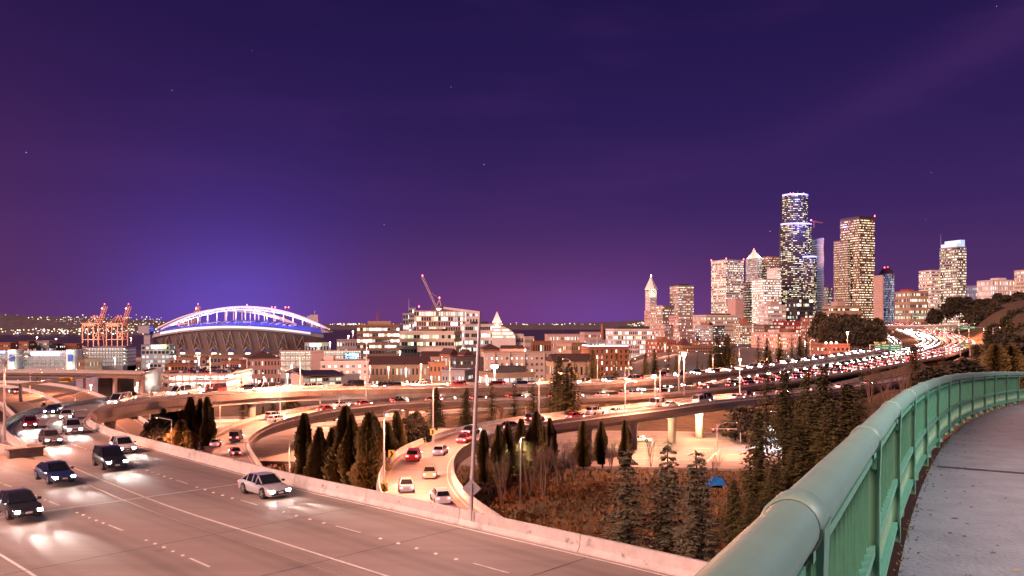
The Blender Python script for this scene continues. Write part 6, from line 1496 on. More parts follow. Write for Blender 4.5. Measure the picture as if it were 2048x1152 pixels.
# near spruces
T('spruce0', 'pale green spruce left of three near the barrier', 1252, 905, 1108, 96, 1.35)
T('spruce1', 'pale green spruce in the middle of three near the barrier', 1332, 880, 1100, 98, 1.15)
T('spruce2', 'pale green spruce nearest the railing', 1393, 905, 1125, 92, 1.2)
T('spruce0', 'slim pale spruce behind the near three', 1408, 908, 1050, 112, 0.8)
T('fir2', 'dark drooping fir before the street crossing', 1517, 818, 1010, 105, 1.1)
T('fir0', 'dark fir on the bank just left of the railing', 1470, 960, 1090, 90, 1.2)
T('thin0', 'orange-lit fir beside the ramp abutment', 1532, 728, 850, 170, 1.35)
T('broad1', 'orange-lit bush on the abutment bank', 1500, 830, 880, 185, 1.3)
T('broad0', 'ivy-dark bush on the slope beside the crossing', 1490, 815, 885, 200, 1.6)
for i, (px, t, b, Y, k, w) in enumerate(((1572, 740, 900, 128, 'fir1', 1.3), (1606, 738, 900, 125, 'fir2', 1.0), (1648, 735, 930, 110, 'fir0', 1.35), (1690, 768, 930, 100, 'fir1', 1.5), (1625, 800, 960, 92, 'fir2', 1.5), (1575, 830, 1010, 90, 'fir0', 1.2), (1720, 745, 860, 120, 'thin1', 1.2), (1668, 800, 960, 84, 'fir0', 1.5), (1592, 880, 1030, 84, 'fir1', 1.3), (1545, 930, 1060, 82, 'fir2', 1.4), (1500, 985, 1110, 80, 'fir0', 1.3))):
    T(k, 'dark fir on the wooded bank below the bridge, %s counted from the left group' % ORD[i], px, t, b, Y, w, group='firs on the bridge bank')
for i, (px, t, b, Y, k, w) in enumerate(((1775, 705, 800, 150, 'bare1', 1.6), (1740, 716, 800, 150, 'bare2', 1.4), (1810, 700, 800, 160, 'bare0', 1.4), (1885, 700, 790, 170, 'thin0', 1.3), (1832, 690, 780, 180, 'fir1', 1.3), (1868, 735, 800, 120, 'broad2', 1.6), (1925, 720, 800, 130, 'broad0', 1.6))):
    T(k, ('bare bush rising behind the railing, left', 'low bare bush behind the railing, far left', 'bare bush behind the railing, right', 'thin fir before the red lights', 'ragged fir in front of the white lights', 'dark shrub over the railing, left', 'dark shrub over the railing, right')[i], px, t, b, Y, w)
for i, (px, t, b, Y, k, w) in enumerate(((1975, 660, 780, 210, 'fir0', 1.3), (1958, 690, 790, 180, 'fir2', 1.3), (2025, 640, 790, 230, 'fir1', 1.3), (2005, 700, 790, 170, 'broad1', 1.4), (1990, 690, 800, 140, 'cypress0', 2.0), (2020, 693, 800, 140, 'cypress1', 2.2), (2046, 660, 780, 190, 'broad0', 1.2))):
    T(k, 'tree beyond the railing at the right edge, %s of the group' % ('red-lit tall', 'red-lit lower', 'grey-green tallest', 'amber-lit bushy', 'black pointed left', 'black pointed right', 'pale bushy')[i], px, t, b, Y, w)
# wooded slope right of the bronze tower and the hill beyond the highway
sl = []
for i in range(26):
    px = 1640 + (i % 13) * 9.5 + trr.uniform(-4, 4); k = i // 13
    sl.append((px, (626 if k else 640) + abs(px - 1690) * 0.14 + trr.uniform(-8, 12), 700 if not k else 684, 560 if not k else 640))
for i, (px, t, b, Y) in enumerate(sl):
    T(trr.choice(('broad0', 'broad1', 'broad2', 'fir0')), 'tree in the wood left of the highway bend, %s from its lower left' % ordinal(i), px, t, b, Y, trr.uniform(0.75, 1.2), group='wood beside the city-bound lanes')
n_ = 0
for row_, (xa, xb, cnt_, Y, ta, tb, hh) in enumerate(((1862, 2060, 18, 980, 602, 590, 36), (1935, 2060, 12, 800, 612, 600, 40), (1985, 2062, 9, 560, 640, 618, 56), (1958, 2064, 12, 690, 628, 612, 46), (2000, 2064, 7, 430, 668, 640, 70))):
    for i in range(cnt_):
        px = xa + (xb - xa) * (i + 0.5) / cnt_ + trr.uniform(-4, 4); t = ta + (tb - ta) * (px - xa) / (xb - xa) + trr.uniform(-8, 8) + (max(0, 1890 - px) * 0.5 if row_ == 0 else 0)
        T(trr.choice(('broad0', 'broad1', 'broad2', 'broad1', 'fir1')), 'tree on the wooded hill beyond the highway, %s along its %s row' % (ordinal(i), ('crest', 'middle', 'lower', 'inner', 'lowest')[row_]), px, t, t + hh, Y, trr.uniform(0.85, 1.25), group='wood on the hill')
# dark conifers along the city side of the highway
ws = [(1150, 722, 778, 300), (1172, 716, 770, 310), (1200, 735, 772, 300), (1262, 700, 764, 335), (1290, 706, 762, 335), (1310, 698, 760, 340), (1335, 694, 758, 345), (1352, 712, 758, 335), (1395, 704, 752, 345), (1436, 672, 745, 355), (1455, 668, 744, 358), (1468, 690, 742, 350), (1420, 700, 746, 345), (1516, 672, 735, 380), (1535, 676, 732, 385), (1560, 668, 728, 392), (1584, 674, 726, 396), (1600, 672, 724, 400), (1612, 664, 722, 402), (1405, 728, 752, 330), (1540, 700, 734, 370)]
for i, (px, t, b, Y) in enumerate(ws):
    T(('fir0', 'thin1', 'fir1', 'thin0', 'fir2')[i % 5], 'roadside conifer on the city side of the highway, %s listed from the left' % ordinal(i), px, t, b, Y, 1.05 if i not in (9, 10) else 1.5, group='conifers along the city side')
for i, (px, t, b, Y) in enumerate(((760, 744, 768, 400), (790, 740, 768, 410), (815, 742, 768, 400), (840, 744, 768, 395), (868, 748, 768, 390), (720, 750, 770, 390), (300, 772, 795, 310), (335, 768, 790, 320), (30, 800, 850, 240))):
    T('bare1', 'leafless street tree, %s along the street by the ramp' % ORD[i], px, t, b, Y, 1.6, group='street trees')

# undergrowth in the hollow: uncountable
ug = MB(); ur = random.Random(31)
for _ in range(30000):
    y = ur.uniform(60, 182); x = ur.uniform(-0.62 * y, 0.5 * y)
    pxx = 1024 + F * x / y
    if pxx > 1560: continue
    skip = False
    d = np.hypot(GRADE[:, 0] - x, GRADE[:, 1] - y) - GRADE[:, 3]
    i = int(np.argmin(d))
    if d[i] < 0.6 and GRADE[i, 4] == 1: continue
    z = ground_z(x, y); h = ur.uniform(0.25, 1.0) * (1.3 if ur.random() < 0.12 else 0.7)
    for _k in range(2):
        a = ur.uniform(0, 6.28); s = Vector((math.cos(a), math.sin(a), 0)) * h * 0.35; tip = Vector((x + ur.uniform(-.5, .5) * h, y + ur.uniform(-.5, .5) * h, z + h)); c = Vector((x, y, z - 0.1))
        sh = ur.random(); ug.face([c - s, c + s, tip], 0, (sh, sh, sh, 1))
for _ in range(260):           # bramble mounds
    y = ur.uniform(84, 150); x = ur.uniform(-0.16 * y, 0.24 * y)
    d = np.hypot(GRADE[:, 0] - x, GRADE[:, 1] - y) - GRADE[:, 3]
    if d.min() < 2.5: continue
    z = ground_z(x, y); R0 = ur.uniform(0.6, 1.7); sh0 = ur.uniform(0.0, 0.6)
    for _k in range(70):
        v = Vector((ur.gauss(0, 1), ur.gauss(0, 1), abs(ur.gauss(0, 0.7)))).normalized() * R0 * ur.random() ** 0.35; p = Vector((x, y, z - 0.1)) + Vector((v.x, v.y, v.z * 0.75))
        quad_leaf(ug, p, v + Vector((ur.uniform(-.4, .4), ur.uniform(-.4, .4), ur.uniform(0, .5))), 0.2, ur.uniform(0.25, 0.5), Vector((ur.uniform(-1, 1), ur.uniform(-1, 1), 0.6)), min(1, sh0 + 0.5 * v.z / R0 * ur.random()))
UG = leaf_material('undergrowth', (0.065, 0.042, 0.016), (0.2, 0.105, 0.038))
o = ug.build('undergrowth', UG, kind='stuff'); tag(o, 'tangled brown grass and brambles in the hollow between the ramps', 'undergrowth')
# ------------------------------------------------------------------ bridge walkway and railing
SPTS = [(-2.6, -4.5, -0.17), (-1.5, -2.3, -0.25), (-0.41, -0.13, -0.34), (0.71, 2.06, -0.43), (1.83, 4.25, -0.53), (3.0, 6.5, -0.615), (4.2, 8.7, -0.695), (5.45, 10.9, -0.78), (6.75, 13.1, -0.87), (8.1, 15.3, -0.96), (9.5, 17.5, -1.06), (10.95, 19.6, -1.16), (12.45, 21.7, -1.27), (13.95, 23.8, -1.38), (15.5, 25.8, -1.49), (17.1, 27.8, -1.61), (18.8, 29.7, -1.73), (20.6, 31.6, -1.85), (22.5, 33.4, -1.97)]
SV = [Vector(p) for p in SPTS]
RP = smooth(SPTS, 0.5)
RAILH = 1.10
WALK = mat('walkway_concrete', (0.23, 0.22, 0.225), 0.72, var=0.22, scale=2.2, bump=0.9, wear=((0.26, 0.25, 0.27), 26.0, 0.62))
GREEN = mat('green_paint', (0.12, 0.35, 0.22), 0.42, var=0.10, scale=5, bump=0.06, wear=((0.26, 0.36, 0.29), 3.0, 0.6))
BALM = mat('green_baluster_shaded', (0.05, 0.23, 0.14), 0.45, var=0.2, scale=8, wear=((0.16, 0.09, 0.05), 9.0, 0.7))  # railing green darkened, painting shade into the baluster sides
CAPM = mat('green_cap_paint', (0.22, 0.36, 0.28), 0.5, var=0.10, scale=4, bump=0.05, wear=((0.17, 0.20, 0.18), 5.0, 0.6))
wk = MB(); dn = Vector((0, 0, -RAILH)); E0 = offset(RP, -0.10); E1 = offset(RP, -6.5)
strip(wk, [p + dn for p in E1], [p + dn for p in E0]); th = Vector((0, 0, -RAILH - 0.35)); strip(wk, [p + dn for p in E0], [p + th for p in E0])
strip(wk, [p + th for p in E0], [p + th for p in E1])
gd = MB(); g0_, g1_ = offset(RP, -0.35), offset(RP, 0.22); z1_ = Vector((0, 0, -RAILH - 0.30)); z2_ = Vector((0, 0, -RAILH - 1.3))
strip(gd, [p + z1_ for p in g0_], [p + z1_ for p in g1_]); strip(gd, [p + z1_ for p in g1_], [p + z2_ for p in g1_])
walk = wk.build('bridge_walkway', WALK, kind='structure')
gd.build('dark_gap_strip', mat('gap_shade_black', (0.018, 0.017, 0.018), 0.9, var=0.2), walk)  # black sheet added to paint the shade in the gap below the rail
jm = MB(); c = Vector((5.55, 10.75, 0)); t = (RP[31] - RP[30]).normalized()
tdir = (SV[8] - SV[7]).normalized(); nl = Vector((tdir.y, -tdir.x, 0)).normalized()
zz = lambda p: (SV[7].z - RAILH + ((p - SV[7]).dot(Vector((tdir.x, tdir.y, 0)))) * tdir.z / max(1e-6, math.hypot(tdir.x, tdir.y)) + 0.006)
a = SV[7] + nl * 0.17; b = SV[7] + nl * 6.4; w = Vector((tdir.x, tdir.y, 0)) * 0.07
jm.face([(p.x, p.y, zz(p)) for p in (a - w, b - w, b + w, a + w)])
jm.build('expansion_joint', mat('joint_seal', (0.05, 0.045, 0.055), 0.8, var=0.2, scale=8), walk)
# curb ledge outside the walkway below the rail, mossy edge
em = MB()
for i in range(len(RP) - 1):
    pass
mo = random.Random(4); S_E = arclen(E0)
for k in range(900):
    s = mo.uniform(0, S_E[-1] * 0.6); p, tt = at_len(E0, s, S_E); q = p + dn + Vector((mo.uniform(-0.03, 0.05), mo.uniform(-0.03, 0.05), 0.0)); r0 = mo.uniform(0.004, 0.014)
    a_ = mo.uniform(0, 6.28); em.face([(q.x + r0 * math.cos(a_ + j * 2.1), q.y + r0 * math.sin(a_ + j * 2.1), q.z + 0.004 + (0.012 if j == 0 else 0)) for j in range(3)])
em.build('moss', mat('moss', (0.16, 0.11, 0.02), 0.95, var=0.4, scale=20), walk, kind='stuff')
rail = thing('bridge_railing', 'green painted steel bridge railing with round cap curving away', 'railing')
for i in range(len(SV) - 1):
    a, b = SV[i], SV[i + 1]; seg_ = [p for p in RP if (p - a).dot(b - a) >= 0 and (p - b).dot(b - a) <= 0]
    pts_ = [a] + [p for p in seg_ if (p - a).length > 0.1 and (p - b).length > 0.1] + [b]
    t = (b - a).normalized(); n = Vector((t.y, -t.x, 0)).normalized(); h2 = Vector((t.x, t.y, 0)).normalized()
    cm_ = MB(); cm_.tube([p + Vector((0, 0, -0.068)) for p in pts_], 0.068, 20, cap=False); cm_.build('cap_rail', CAPM, rail, smooth=True)
    # sleeve over each joint, running down into the post
    sm = MB(); u = t * 0.075
    lowv = Vector((0, 0, -0.068)); sm.tube([a - u + lowv, a - u * 0.85 + lowv, a + u * 0.85 + lowv, a + u + lowv], [0.0695, 0.0765, 0.0765, 0.0695], 20, cap=False); slv = sm.build('sleeve', CAPM, rail, smooth=True)
    pm = MB(); rz_ = math.atan2(t.y, t.x); zc = a.z - 0.10 - (RAILH - 0.10) / 2
    pm.box((a.x + n.x * 0.062, a.y + n.y * 0.062, zc), (0.085, 0.014, RAILH - 0.1), rz_)
    pm.box((a.x - n.x * 0.062, a.y - n.y * 0.062, zc), (0.085, 0.014, RAILH - 0.1), rz_)
    pm.box((a.x, a.y, zc - 0.06), (0.014, 0.112, RAILH - 0.22), rz_)
    for s_ in (1, -1):   # curved shoulder from sleeve to flange
        pm.mesh_faces([a + n * s_ * 0.078 + h2 * q + Vector((0, 0, -0.06)) for q in (-0.07, 0.07)] + [a + n * s_ * 0.07 + h2 * q + Vector((0, 0, -0.26)) for q in (0.044, -0.044)] + [a + n * s_ * 0.055 + h2 * q + Vector((0, 0, -0.26)) for q in (0.044, -0.044)] + [a + n * s_ * 0.06 + h2 * q + Vector((0, 0, -0.06)) for q in (-0.07, 0.07)],
                      ((0, 1, 2, 3), (6, 7, 4, 5)[::-1], (0, 3, 5, 6), (1, 7, 4, 2)))
    pm.build('post', GREEN, rail)
    # rails
    A = a + t * 0.05; B = b - t * 0.05; L_ = (B - A).length
    def railbar(dz, hh, dd, nm):
        m_ = MB(); q = (A + B) / 2 + Vector((0, 0, dz)); rot_ = t.to_track_quat('X', 'Z').to_matrix(); m_.box(q, (L_, dd, hh), mat=rot_); return m_.build(nm, GREEN, rail)
    railbar(-0.165, 0.03, 0.075, 'top_bar'); railbar(-0.625, 0.05, 0.10, 'middle_rail'); railbar(-0.965, 0.05, 0.10, 'bottom_rail')
    nb = 15
    for k in range(nb):
        p = A.lerp(B, (k + 0.5) / nb)
        if i <= 14:
            m_ = MB(); m_.box((p.x, p.y, p.z - 0.39), (0.009, 0.046, 0.43), rz_); m_.build('baluster', BALM, rail)
    # cast panel of waisted bars between the two lower rails
    lm_ = MB(); nbar = 17
    for k in range(nbar):
        p = A.lerp(B, (k + 0.5) / nbar); wv = [0.052, 0.03, 0.014, 0.014, 0.03, 0.052]; zv = [-0.655, -0.70, -0.765, -0.83, -0.89, -0.935]
        for sgn in (1, -1):
            vs = [p + h2 * ww * f + n * (0.012 * sgn) + Vector((0, 0, z)) for ww, z in zip(wv, zv) for f in (-1, 1)]
            lm_.mesh_faces(vs, [((2 * j, 2 * j + 1, 2 * j + 3, 2 * j + 2) if sgn > 0 else (2 * j + 2, 2 * j + 3, 2 * j + 1, 2 * j)) for j in range(5)])
        for f in (-1, 1):
            vs = [p + h2 * ww * f + n * (0.012 * q) + Vector((0, 0, z)) for ww, z in zip(wv, zv) for q in (-1, 1)]
            lm_.mesh_faces(vs, [((2 * j, 2 * j + 1, 2 * j + 3, 2 * j + 2) if f < 0 else (2 * j + 2, 2 * j + 3, 2 * j + 1, 2 * j)) for j in range(5)])
    lm_.build('lattice_panel', GREEN, rail)
    sm = MB(); q = (A + B) / 2; sm.box((q.x, q.y, q.z - 1.05), (0.09, 0.05, 0.14), rz_); sm.build('foot_stub', GREEN, rail)
# grit and leaf litter blown against the railing foot
lt_ = MB()
for k in range(260):
    s = mo.uniform(6, S_E[-1] * 0.75); p, tt = at_len(E0, s, S_E); nn = Vector((tt.y, -tt.x, 0)).normalized(); q = p + dn + nn * abs(mo.gauss(0, 0.35)) + Vector((0, 0, 0.004)); r0 = mo.uniform(0.006, 0.022); a_ = mo.uniform(0, 6.28)
    lt_.face([(q.x + r0 * math.cos(a_ + j * 1.57) * (1.5 if j % 2 else 0.7), q.y + r0 * math.sin(a_ + j * 1.57) * (1.5 if j % 2 else 0.7), q.z + (0.008 if j == 0 else 0)) for j in range(4)])
lt_.build('leaf_litter', mat('litter', (0.13, 0.09, 0.05), 0.9, var=0.5, scale=30), walk, kind='stuff')
# dead leaf on the walkway
p = W(2030, 1135, 5.4); lf = MB(); zl = SV[4].z - RAILH; q = Vector((3.35, 5.5, -0.575 - RAILH + 0.02))
lf.face([q, q + Vector((0.03, 0.012, 0.012)), q + Vector((0.07, 0.0, 0.006)), q + Vector((0.035, -0.018, 0.012))]); tag(lf.build('fallen_leaf', mat('dry_leaf', (0.35, 0.26, 0.08), 0.8, var=0.2, scale=20), None), 'dry yellow leaf lying on the bridge walkway', 'leaf')

# ------------------------------------------------------------------ traffic
PAINT = {}
for nm, c in (('white', (0.7, 0.7, 0.7)), ('silver', (0.42, 0.43, 0.45)), ('black', (0.02, 0.02, 0.022)), ('dark blue', (0.02, 0.04, 0.12)), ('red', (0.35, 0.02, 0.02)), ('grey', (0.13, 0.13, 0.14)), ('tan', (0.35, 0.29, 0.2))):
    m = mat('car_paint_' + nm.replace(' ', '_'), c, 0.28, metal=0.25, var=0.0, spec=0.6); m.node_tree.nodes['Principled BSDF'].inputs['Coat Weight'].default_value = 0.6; PAINT[nm] = m
CGL = mat('car_glass', (0.012, 0.014, 0.017), 0.06, var=0.0, spec=0.7)
HEAD = glow('glow_headlight', (1.0, 0.95, 0.88), 150, True); TAIL = glow('glow_taillight', (1.0, 0.035, 0.045), 16, True); AMB = glow('glow_marker', (1.0, 0.5, 0.1), 5)
RIM = mat('alloy_rim', (0.5, 0.5, 0.5), 0.35, metal=0.8, var=0.0); TRIM = mat('car_trim', (0.02, 0.02, 0.02), 0.5, var=0.0); PLATE = mat('number_plate', (0.7, 0.7, 0.7), 0.5, var=0.0)
SHAPES = {  # length, half width, [(x, hood height)], cabin stations (x, half-width bottom, half-width top, z), roof
    'sedan': dict(L=4.7, w=0.9, body=((-2.35, 0.62, .78), (-2.28, 0.86, .92), (-1.6, 0.98, 1), (-0.6, 0.95, 1), (0.9, 0.92, 1), (1.6, 0.82, .98), (2.15, 0.70, .92), (2.35, 0.55, .8)), cab=((-1.75, .80, .78, 0.97), (-1.0, .82, .62, 1.40), (-0.2, .82, .62, 1.46), (0.35, .82, .62, 1.42), (1.15, .80, .76, 0.93))),
    'hatchback': dict(L=4.2, w=0.88, body=((-2.1, 0.7, .8), (-2.05, 0.95, .93), (-1.5, 1.0, 1), (-0.5, 0.97, 1), (0.8, 0.94, 1), (1.45, 0.84, .98), (1.95, 0.72, .92), (2.1, 0.58, .8)), cab=((-2.0, .78, .74, 1.0), (-1.6, .80, .62, 1.42), (-0.3, .80, .62, 1.52), (0.3, .80, .62, 1.47), (1.1, .78, .74, 0.94))),
    'utility car': dict(L=4.8, w=0.96, body=((-2.4, 0.75, .82), (-2.35, 1.08, .95), (-1.6, 1.12, 1), (-0.5, 1.1, 1), (0.9, 1.08, 1), (1.6, 1.0, .98), (2.25, 0.86, .93), (2.4, 0.66, .82)), cab=((-2.3, .86, .82, 1.1), (-2.05, .88, .72, 1.66), (-0.4, .88, .72, 1.76), (0.3, .88, .72, 1.7), (1.1, .86, .82, 1.08))),
    'van': dict(L=5.4, w=1.0, body=((-2.7, 0.8, .9), (-2.68, 1.15, .98), (-1.8, 1.15, 1), (-0.5, 1.15, 1), (1.2, 1.15, 1), (2.0, 1.06, .98), (2.55, 0.9, .93), (2.7, 0.62, .85)), cab=((-2.68, .95, .9, 1.14), (-2.62, .96, .86, 2.1), (-0.4, .96, .86, 2.2), (0.9, .96, .84, 2.12), (1.9, .92, .86, 1.12)))}
def car_pieces(kind):
    d = SHAPES[kind]; w = d['w']; body = MB(); rings = []
    for x, h, k in d['body']:
        ww = w * k; z0 = 0.22
        rings.append([(x, -ww * 0.93, z0), (x, -ww, z0 + 0.16), (x, -ww * 1.0, z0 + (h - z0) * 0.62), (x, -ww * 0.93, h - 0.04), (x, -ww * 0.75, h), (x, ww * 0.75, h), (x, ww * 0.93, h - 0.04), (x, ww * 1.0, z0 + (h - z0) * 0.62), (x, ww, z0 + 0.16), (x, ww * 0.93, z0)])
    body.loft([r[::-1] for r in rings])
    glass = MB(); cab = d['cab']; k = len(cab)
    for i in range(k - 1):
        (x0, b0, t0, z0), (x1, b1, t1, z1) = cab[i], cab[i + 1]; belt = lambda x: interp(x, [(q[0], q[1]) for q in d['body']]) - 0.03
        for s in (-1, 1):
            q = [(x0, s * b0, belt(x0)), (x1, s * b1, belt(x1)), (x1, s * t1, max(z1, belt(x1))), (x0, s * t0, max(z0, belt(x0)))]
            (glass).face(q if s < 0 else q[::-1])
        q = [(x0, -t0, z0), (x1, -t1, z1), (x1, t1, z1), (x0, t0, z0)]
        (glass if i in (0, k - 2) else body).face(q)
        if 0 < i < k - 1:      # pillars
            for s in (-1, 1): body.bar((x0, s * b0 * 1.005, belt(x0)), (x0, s * t0 * 1.01, z0), 0.07, 0.05)
    for s in (-1, 1):
        xa, ba, ta, za = cab[-2]; xb, bb, tb, zb = cab[-1]; body.bar((xa, s * ta * 1.01, za), (xb, s * tb * 1.01, zb), 0.07, 0.05); xa, ba, ta, za = cab[1]; xb, bb, tb, zb = cab[0]; body.bar((xa, s * ta * 1.01, za), (xb, s * tb * 1.01, zb), 0.08, 0.05)
    return d, body, glass
def wheel_pieces(x, y, r=0.33, s=1):
    ty = MB(); rings = []
    for yy, rr in ((-0.11, r * 0.82), (-0.11, r * 0.97), (-0.07, r), (0.07, r), (0.11, r * 0.97), (0.11, r * 0.82)): rings.append([(x + math.cos(2 * math.pi * j / 14) * rr, y + yy, r + math.sin(2 * math.pi * j / 14) * rr) for j in range(14)])
    ty.loft(rings, cap=False)
    rm_ = MB(); yy = y + s * 0.09
    for j in range(5):
        a = 2 * math.pi * j / 5; rm_.bar((x, yy, r), (x + math.cos(a) * r * 0.8, yy, r + math.sin(a) * r * 0.8), 0.05, 0.09)
    rm_.tube([(x, y - 0.05, r), (x, y + 0.05, r)], r * 0.8, 14)
    return ty, rm_
CARP = {}
def car_proto(kind):
    if kind in CARP: return CARP[kind]
    d, body, glass = car_pieces(kind); hl = d['L'] / 2; w = d['w']; parts = []
    fh = d['body'][-2][1]; rh = d['body'][1][1]
    for s in (-1, 1):
        h_ = MB(); h_.mesh_faces([(hl - 0.02, s * w * 0.5, fh - 0.24), (hl - 0.06, s * w * 0.84, fh - 0.22), (hl - 0.28, s * w * 0.9, fh - 0.08), (hl - 0.16, s * w * 0.5, fh - 0.06), (hl - 0.3, s * w * 0.5, fh - 0.2), (hl - 0.4, s * w * 0.84, fh - 0.18)], ((0, 1, 2, 3), (0, 4, 5, 1), (3, 2, 5, 4)) if s > 0 else ((3, 2, 1, 0), (1, 5, 4, 0), (4, 5, 2, 3)))
        h_.box((hl - 0.05, s * w * 0.68, fh - 0.17), (0.12, w * 0.3, 0.14)); parts.append(('headlight', h_, HEAD, 0))
        t_ = MB(); t_.box((-hl + 0.04, s * w * 0.7, rh - 0.2), (0.1, w * 0.34, 0.18)); parts.append(('taillight', t_, TAIL, 0))
        m_ = MB(); m_.box((d['cab'][-1][0] - 0.25, s * (w + 0.1), d['cab'][-1][3] + 0.06), (0.12, 0.2, 0.14)); parts.append(('wing_mirror', m_, TRIM, 0))
    a_ = MB()
    for x in (d['L'] * 0.29, -d['L'] * 0.29):
        for s in (-1, 1): a_ = MB(); a_.tube([(x, s * (w - 0.3), 0.36), (x, s * (w + 0.006), 0.36)], 0.41, 18); parts.append(('wheel_arch', a_, TRIM, 0))
    g_ = MB(); g_.box((hl - 0.02, 0, fh - 0.22), (0.08, w * 0.7, 0.16)); g_.box((hl - 0.0, 0, 0.34), (0.08, w * 1.4, 0.12)); parts.append(('grille', g_, TRIM, 0))
    b_ = MB(); b_.box((-hl + 0.02, 0, 0.45), (0.1, w * 1.7, 0.18)); parts.append(('bumper', b_, TRIM, 0))
    p_ = MB(); p_.box((hl + 0.045, 0, 0.44), (0.02, 0.36, 0.12)); parts.append(('number_plate', p_, PLATE, 0))
    meshes = [(nm, mb.mesh(nm, m), None) for nm, mb, m, _ in parts]
    wheels = []
    for x in (d['L'] * 0.29, -d['L'] * 0.29):
        for s in (-1, 1): ty, rm_ = wheel_pieces(x, s * (w - 0.07), 0.34, s); wheels.append((ty.mesh('tyre', M_BLACK), rm_.mesh('rim', RIM)))
    CARP[kind] = (d, {c: None for c in PAINT}, body, glass.mesh('windows', CGL), meshes, wheels)
    return CARP[kind]
def near_car(kind, color, label, pos, head, beam=True, group='vehicles on the near deck', tilt=0.0):
    d, bodies, bmb, glass, meshes, wheels = car_proto(kind)
    if bodies[color] is None: bodies[color] = bmb.soft('body', PAINT[color])
    o = thing('car' if kind != 'van' else 'van', label, 'car' if kind != 'van' else 'van', pos, head, group); o.rotation_euler = (0, tilt, head)
    link('body', bodies[color], o); link('windows', glass, o)
    for nm, me, _ in meshes: link(nm, me, o)
    for ty, rm_ in wheels: t = link('tyre', ty, o); link('rim', rm_, t)
    if beam:
        for sy in (-0.62, 0.62):     # dipped beams: low, narrow, falling on the lane ahead
            ld = bpy.data.lights.new('headlight_beam', 'SPOT'); ld.energy = 3600; ld.color = (1.0, 0.93, 0.86); ld.spot_size = R(19); ld.spot_blend = 1.0; ld.shadow_soft_size = 0.06
            lo = link('headlight_beam', ld, o); lo.location = (d['L'] / 2 + 0.2, sy, 0.62); lo.rotation_euler = (R(83.2), 0, R(-90))
    return o
FAR = {}
def far_mesh(kind, color, lamps=True):
    key = (kind, color, lamps)
    if key in FAR: return FAR[key]
    d, body, glass = car_pieces(kind); mb = MB(); mb.mesh_faces(body.v, body.f, 0); mb.mesh_faces(glass.v, glass.f, 1); hl = d['L'] / 2; w = d['w']; fh = d['body'][-2][1]; rh = d['body'][1][1]
    for s in (-1, 1):
        mb.box((hl - 0.04, s * w * 0.68, fh - 0.17), (0.14, w * 0.38, 0.2), m=2); mb.box((-hl + 0.03, s * w * 0.7, rh - 0.2), (0.12, w * 0.38, 0.22), m=3)
        for x in (d['L'] * 0.29, -d['L'] * 0.29): mb.tube([(x, s * (w - 0.2), 0.33), (x, s * (w + 0.01), 0.33)], 0.33, 10, m=4)
    FAR[key] = mb.mesh('car', [PAINT[color], CGL, HEAD if lamps else PLATE, TAIL if lamps else MATS['sign_back'], M_BLACK]); return FAR[key]
cr = random.Random(19); COLS = ['white', 'silver', 'black', 'dark blue', 'red', 'grey', 'tan', 'silver', 'white', 'black']; KIND = ['sedan', 'hatchback', 'utility car', 'sedan', 'utility car', 'van']
def pose(path, d, s, rev, S=None):
    E = offset(path, d); p, t = at_len(E, s, arclen(E)); 
    return p, math.atan2(-t.y if rev else t.y, -t.x if rev else t.x)
near = [('A', 3.6, 62, 'sedan', 'silver'), ('T', 18.5, 68, 'sedan', 'black'), ('A', 7.7, 84, 'utility car', 'black'), ('A', 3.6, 96, 'hatchback', 'white'), ('A', 7.7, 112, 'sedan', 'grey'), ('A', 3.6, 124, 'utility car', 'silver'), ('A', 7.7, 138, 'hatchback', 'red'), ('A', 3.6, 150, 'sedan', 'white'), ('A', 7.7, 164, 'sedan', 'dark blue'), ('A', 3.6, 178, 'van', 'white'), ('A', 7.7, 190, 'utility car', 'grey'), ('A', 3.6, 206, 'sedan', 'black'),
        ('T', 12.7, 80, 'sedan', 'dark blue'), ('T', 12.7, 104, 'sedan', 'silver'), ('T', 18.5, 92, 'utility car', 'silver'), ('T', 24.2, 84, 'sedan', 'white')]
cnt = {}
for pth, d, s, kind, colr in near:
    p, h = pose(PA if pth == 'A' else PT, d, s, True); k = (pth, d); i = cnt.get(k, 0); cnt[k] = i + 1
    p.z = (zdeck(p.y) if p.y < 150 else p.z) + 0.01
    where = {('A', 3.6): 'curved ramp lane by the barrier', ('A', 7.7): 'curved ramp outer lane', ('T', 12.7): 'through lane next to the solid white line', ('T', 18.5): 'second through lane from the solid line', ('T', 24.2): 'through lane nearest the viewer'}[k]
    near_car(kind, colr, '%s %s, headlamps lit, %s in the %s' % (colr, kind, ORD[i], where), p, h)
QUEUE = []
def flow(path, d, s0, s1, gap, rev, where, group, name='car', maxn=300):
    E = offset(path, d); S = arclen(E); s = s0; i = 0
    while s < min(s1, S[-1]) and i < maxn:
        p, t = at_len(E, s, S); kind = cr.choice(KIND); colr = cr.choice(COLS); h = math.atan2(-t.y if rev else t.y, -t.x if rev else t.x)
        if -40 < 1024 + F * p.x / p.y < 2080: QUEUE.append((p.y, p, h, kind, colr, rev, i, where, group))
        s += gap * cr.uniform(0.8, 1.3); i += 1
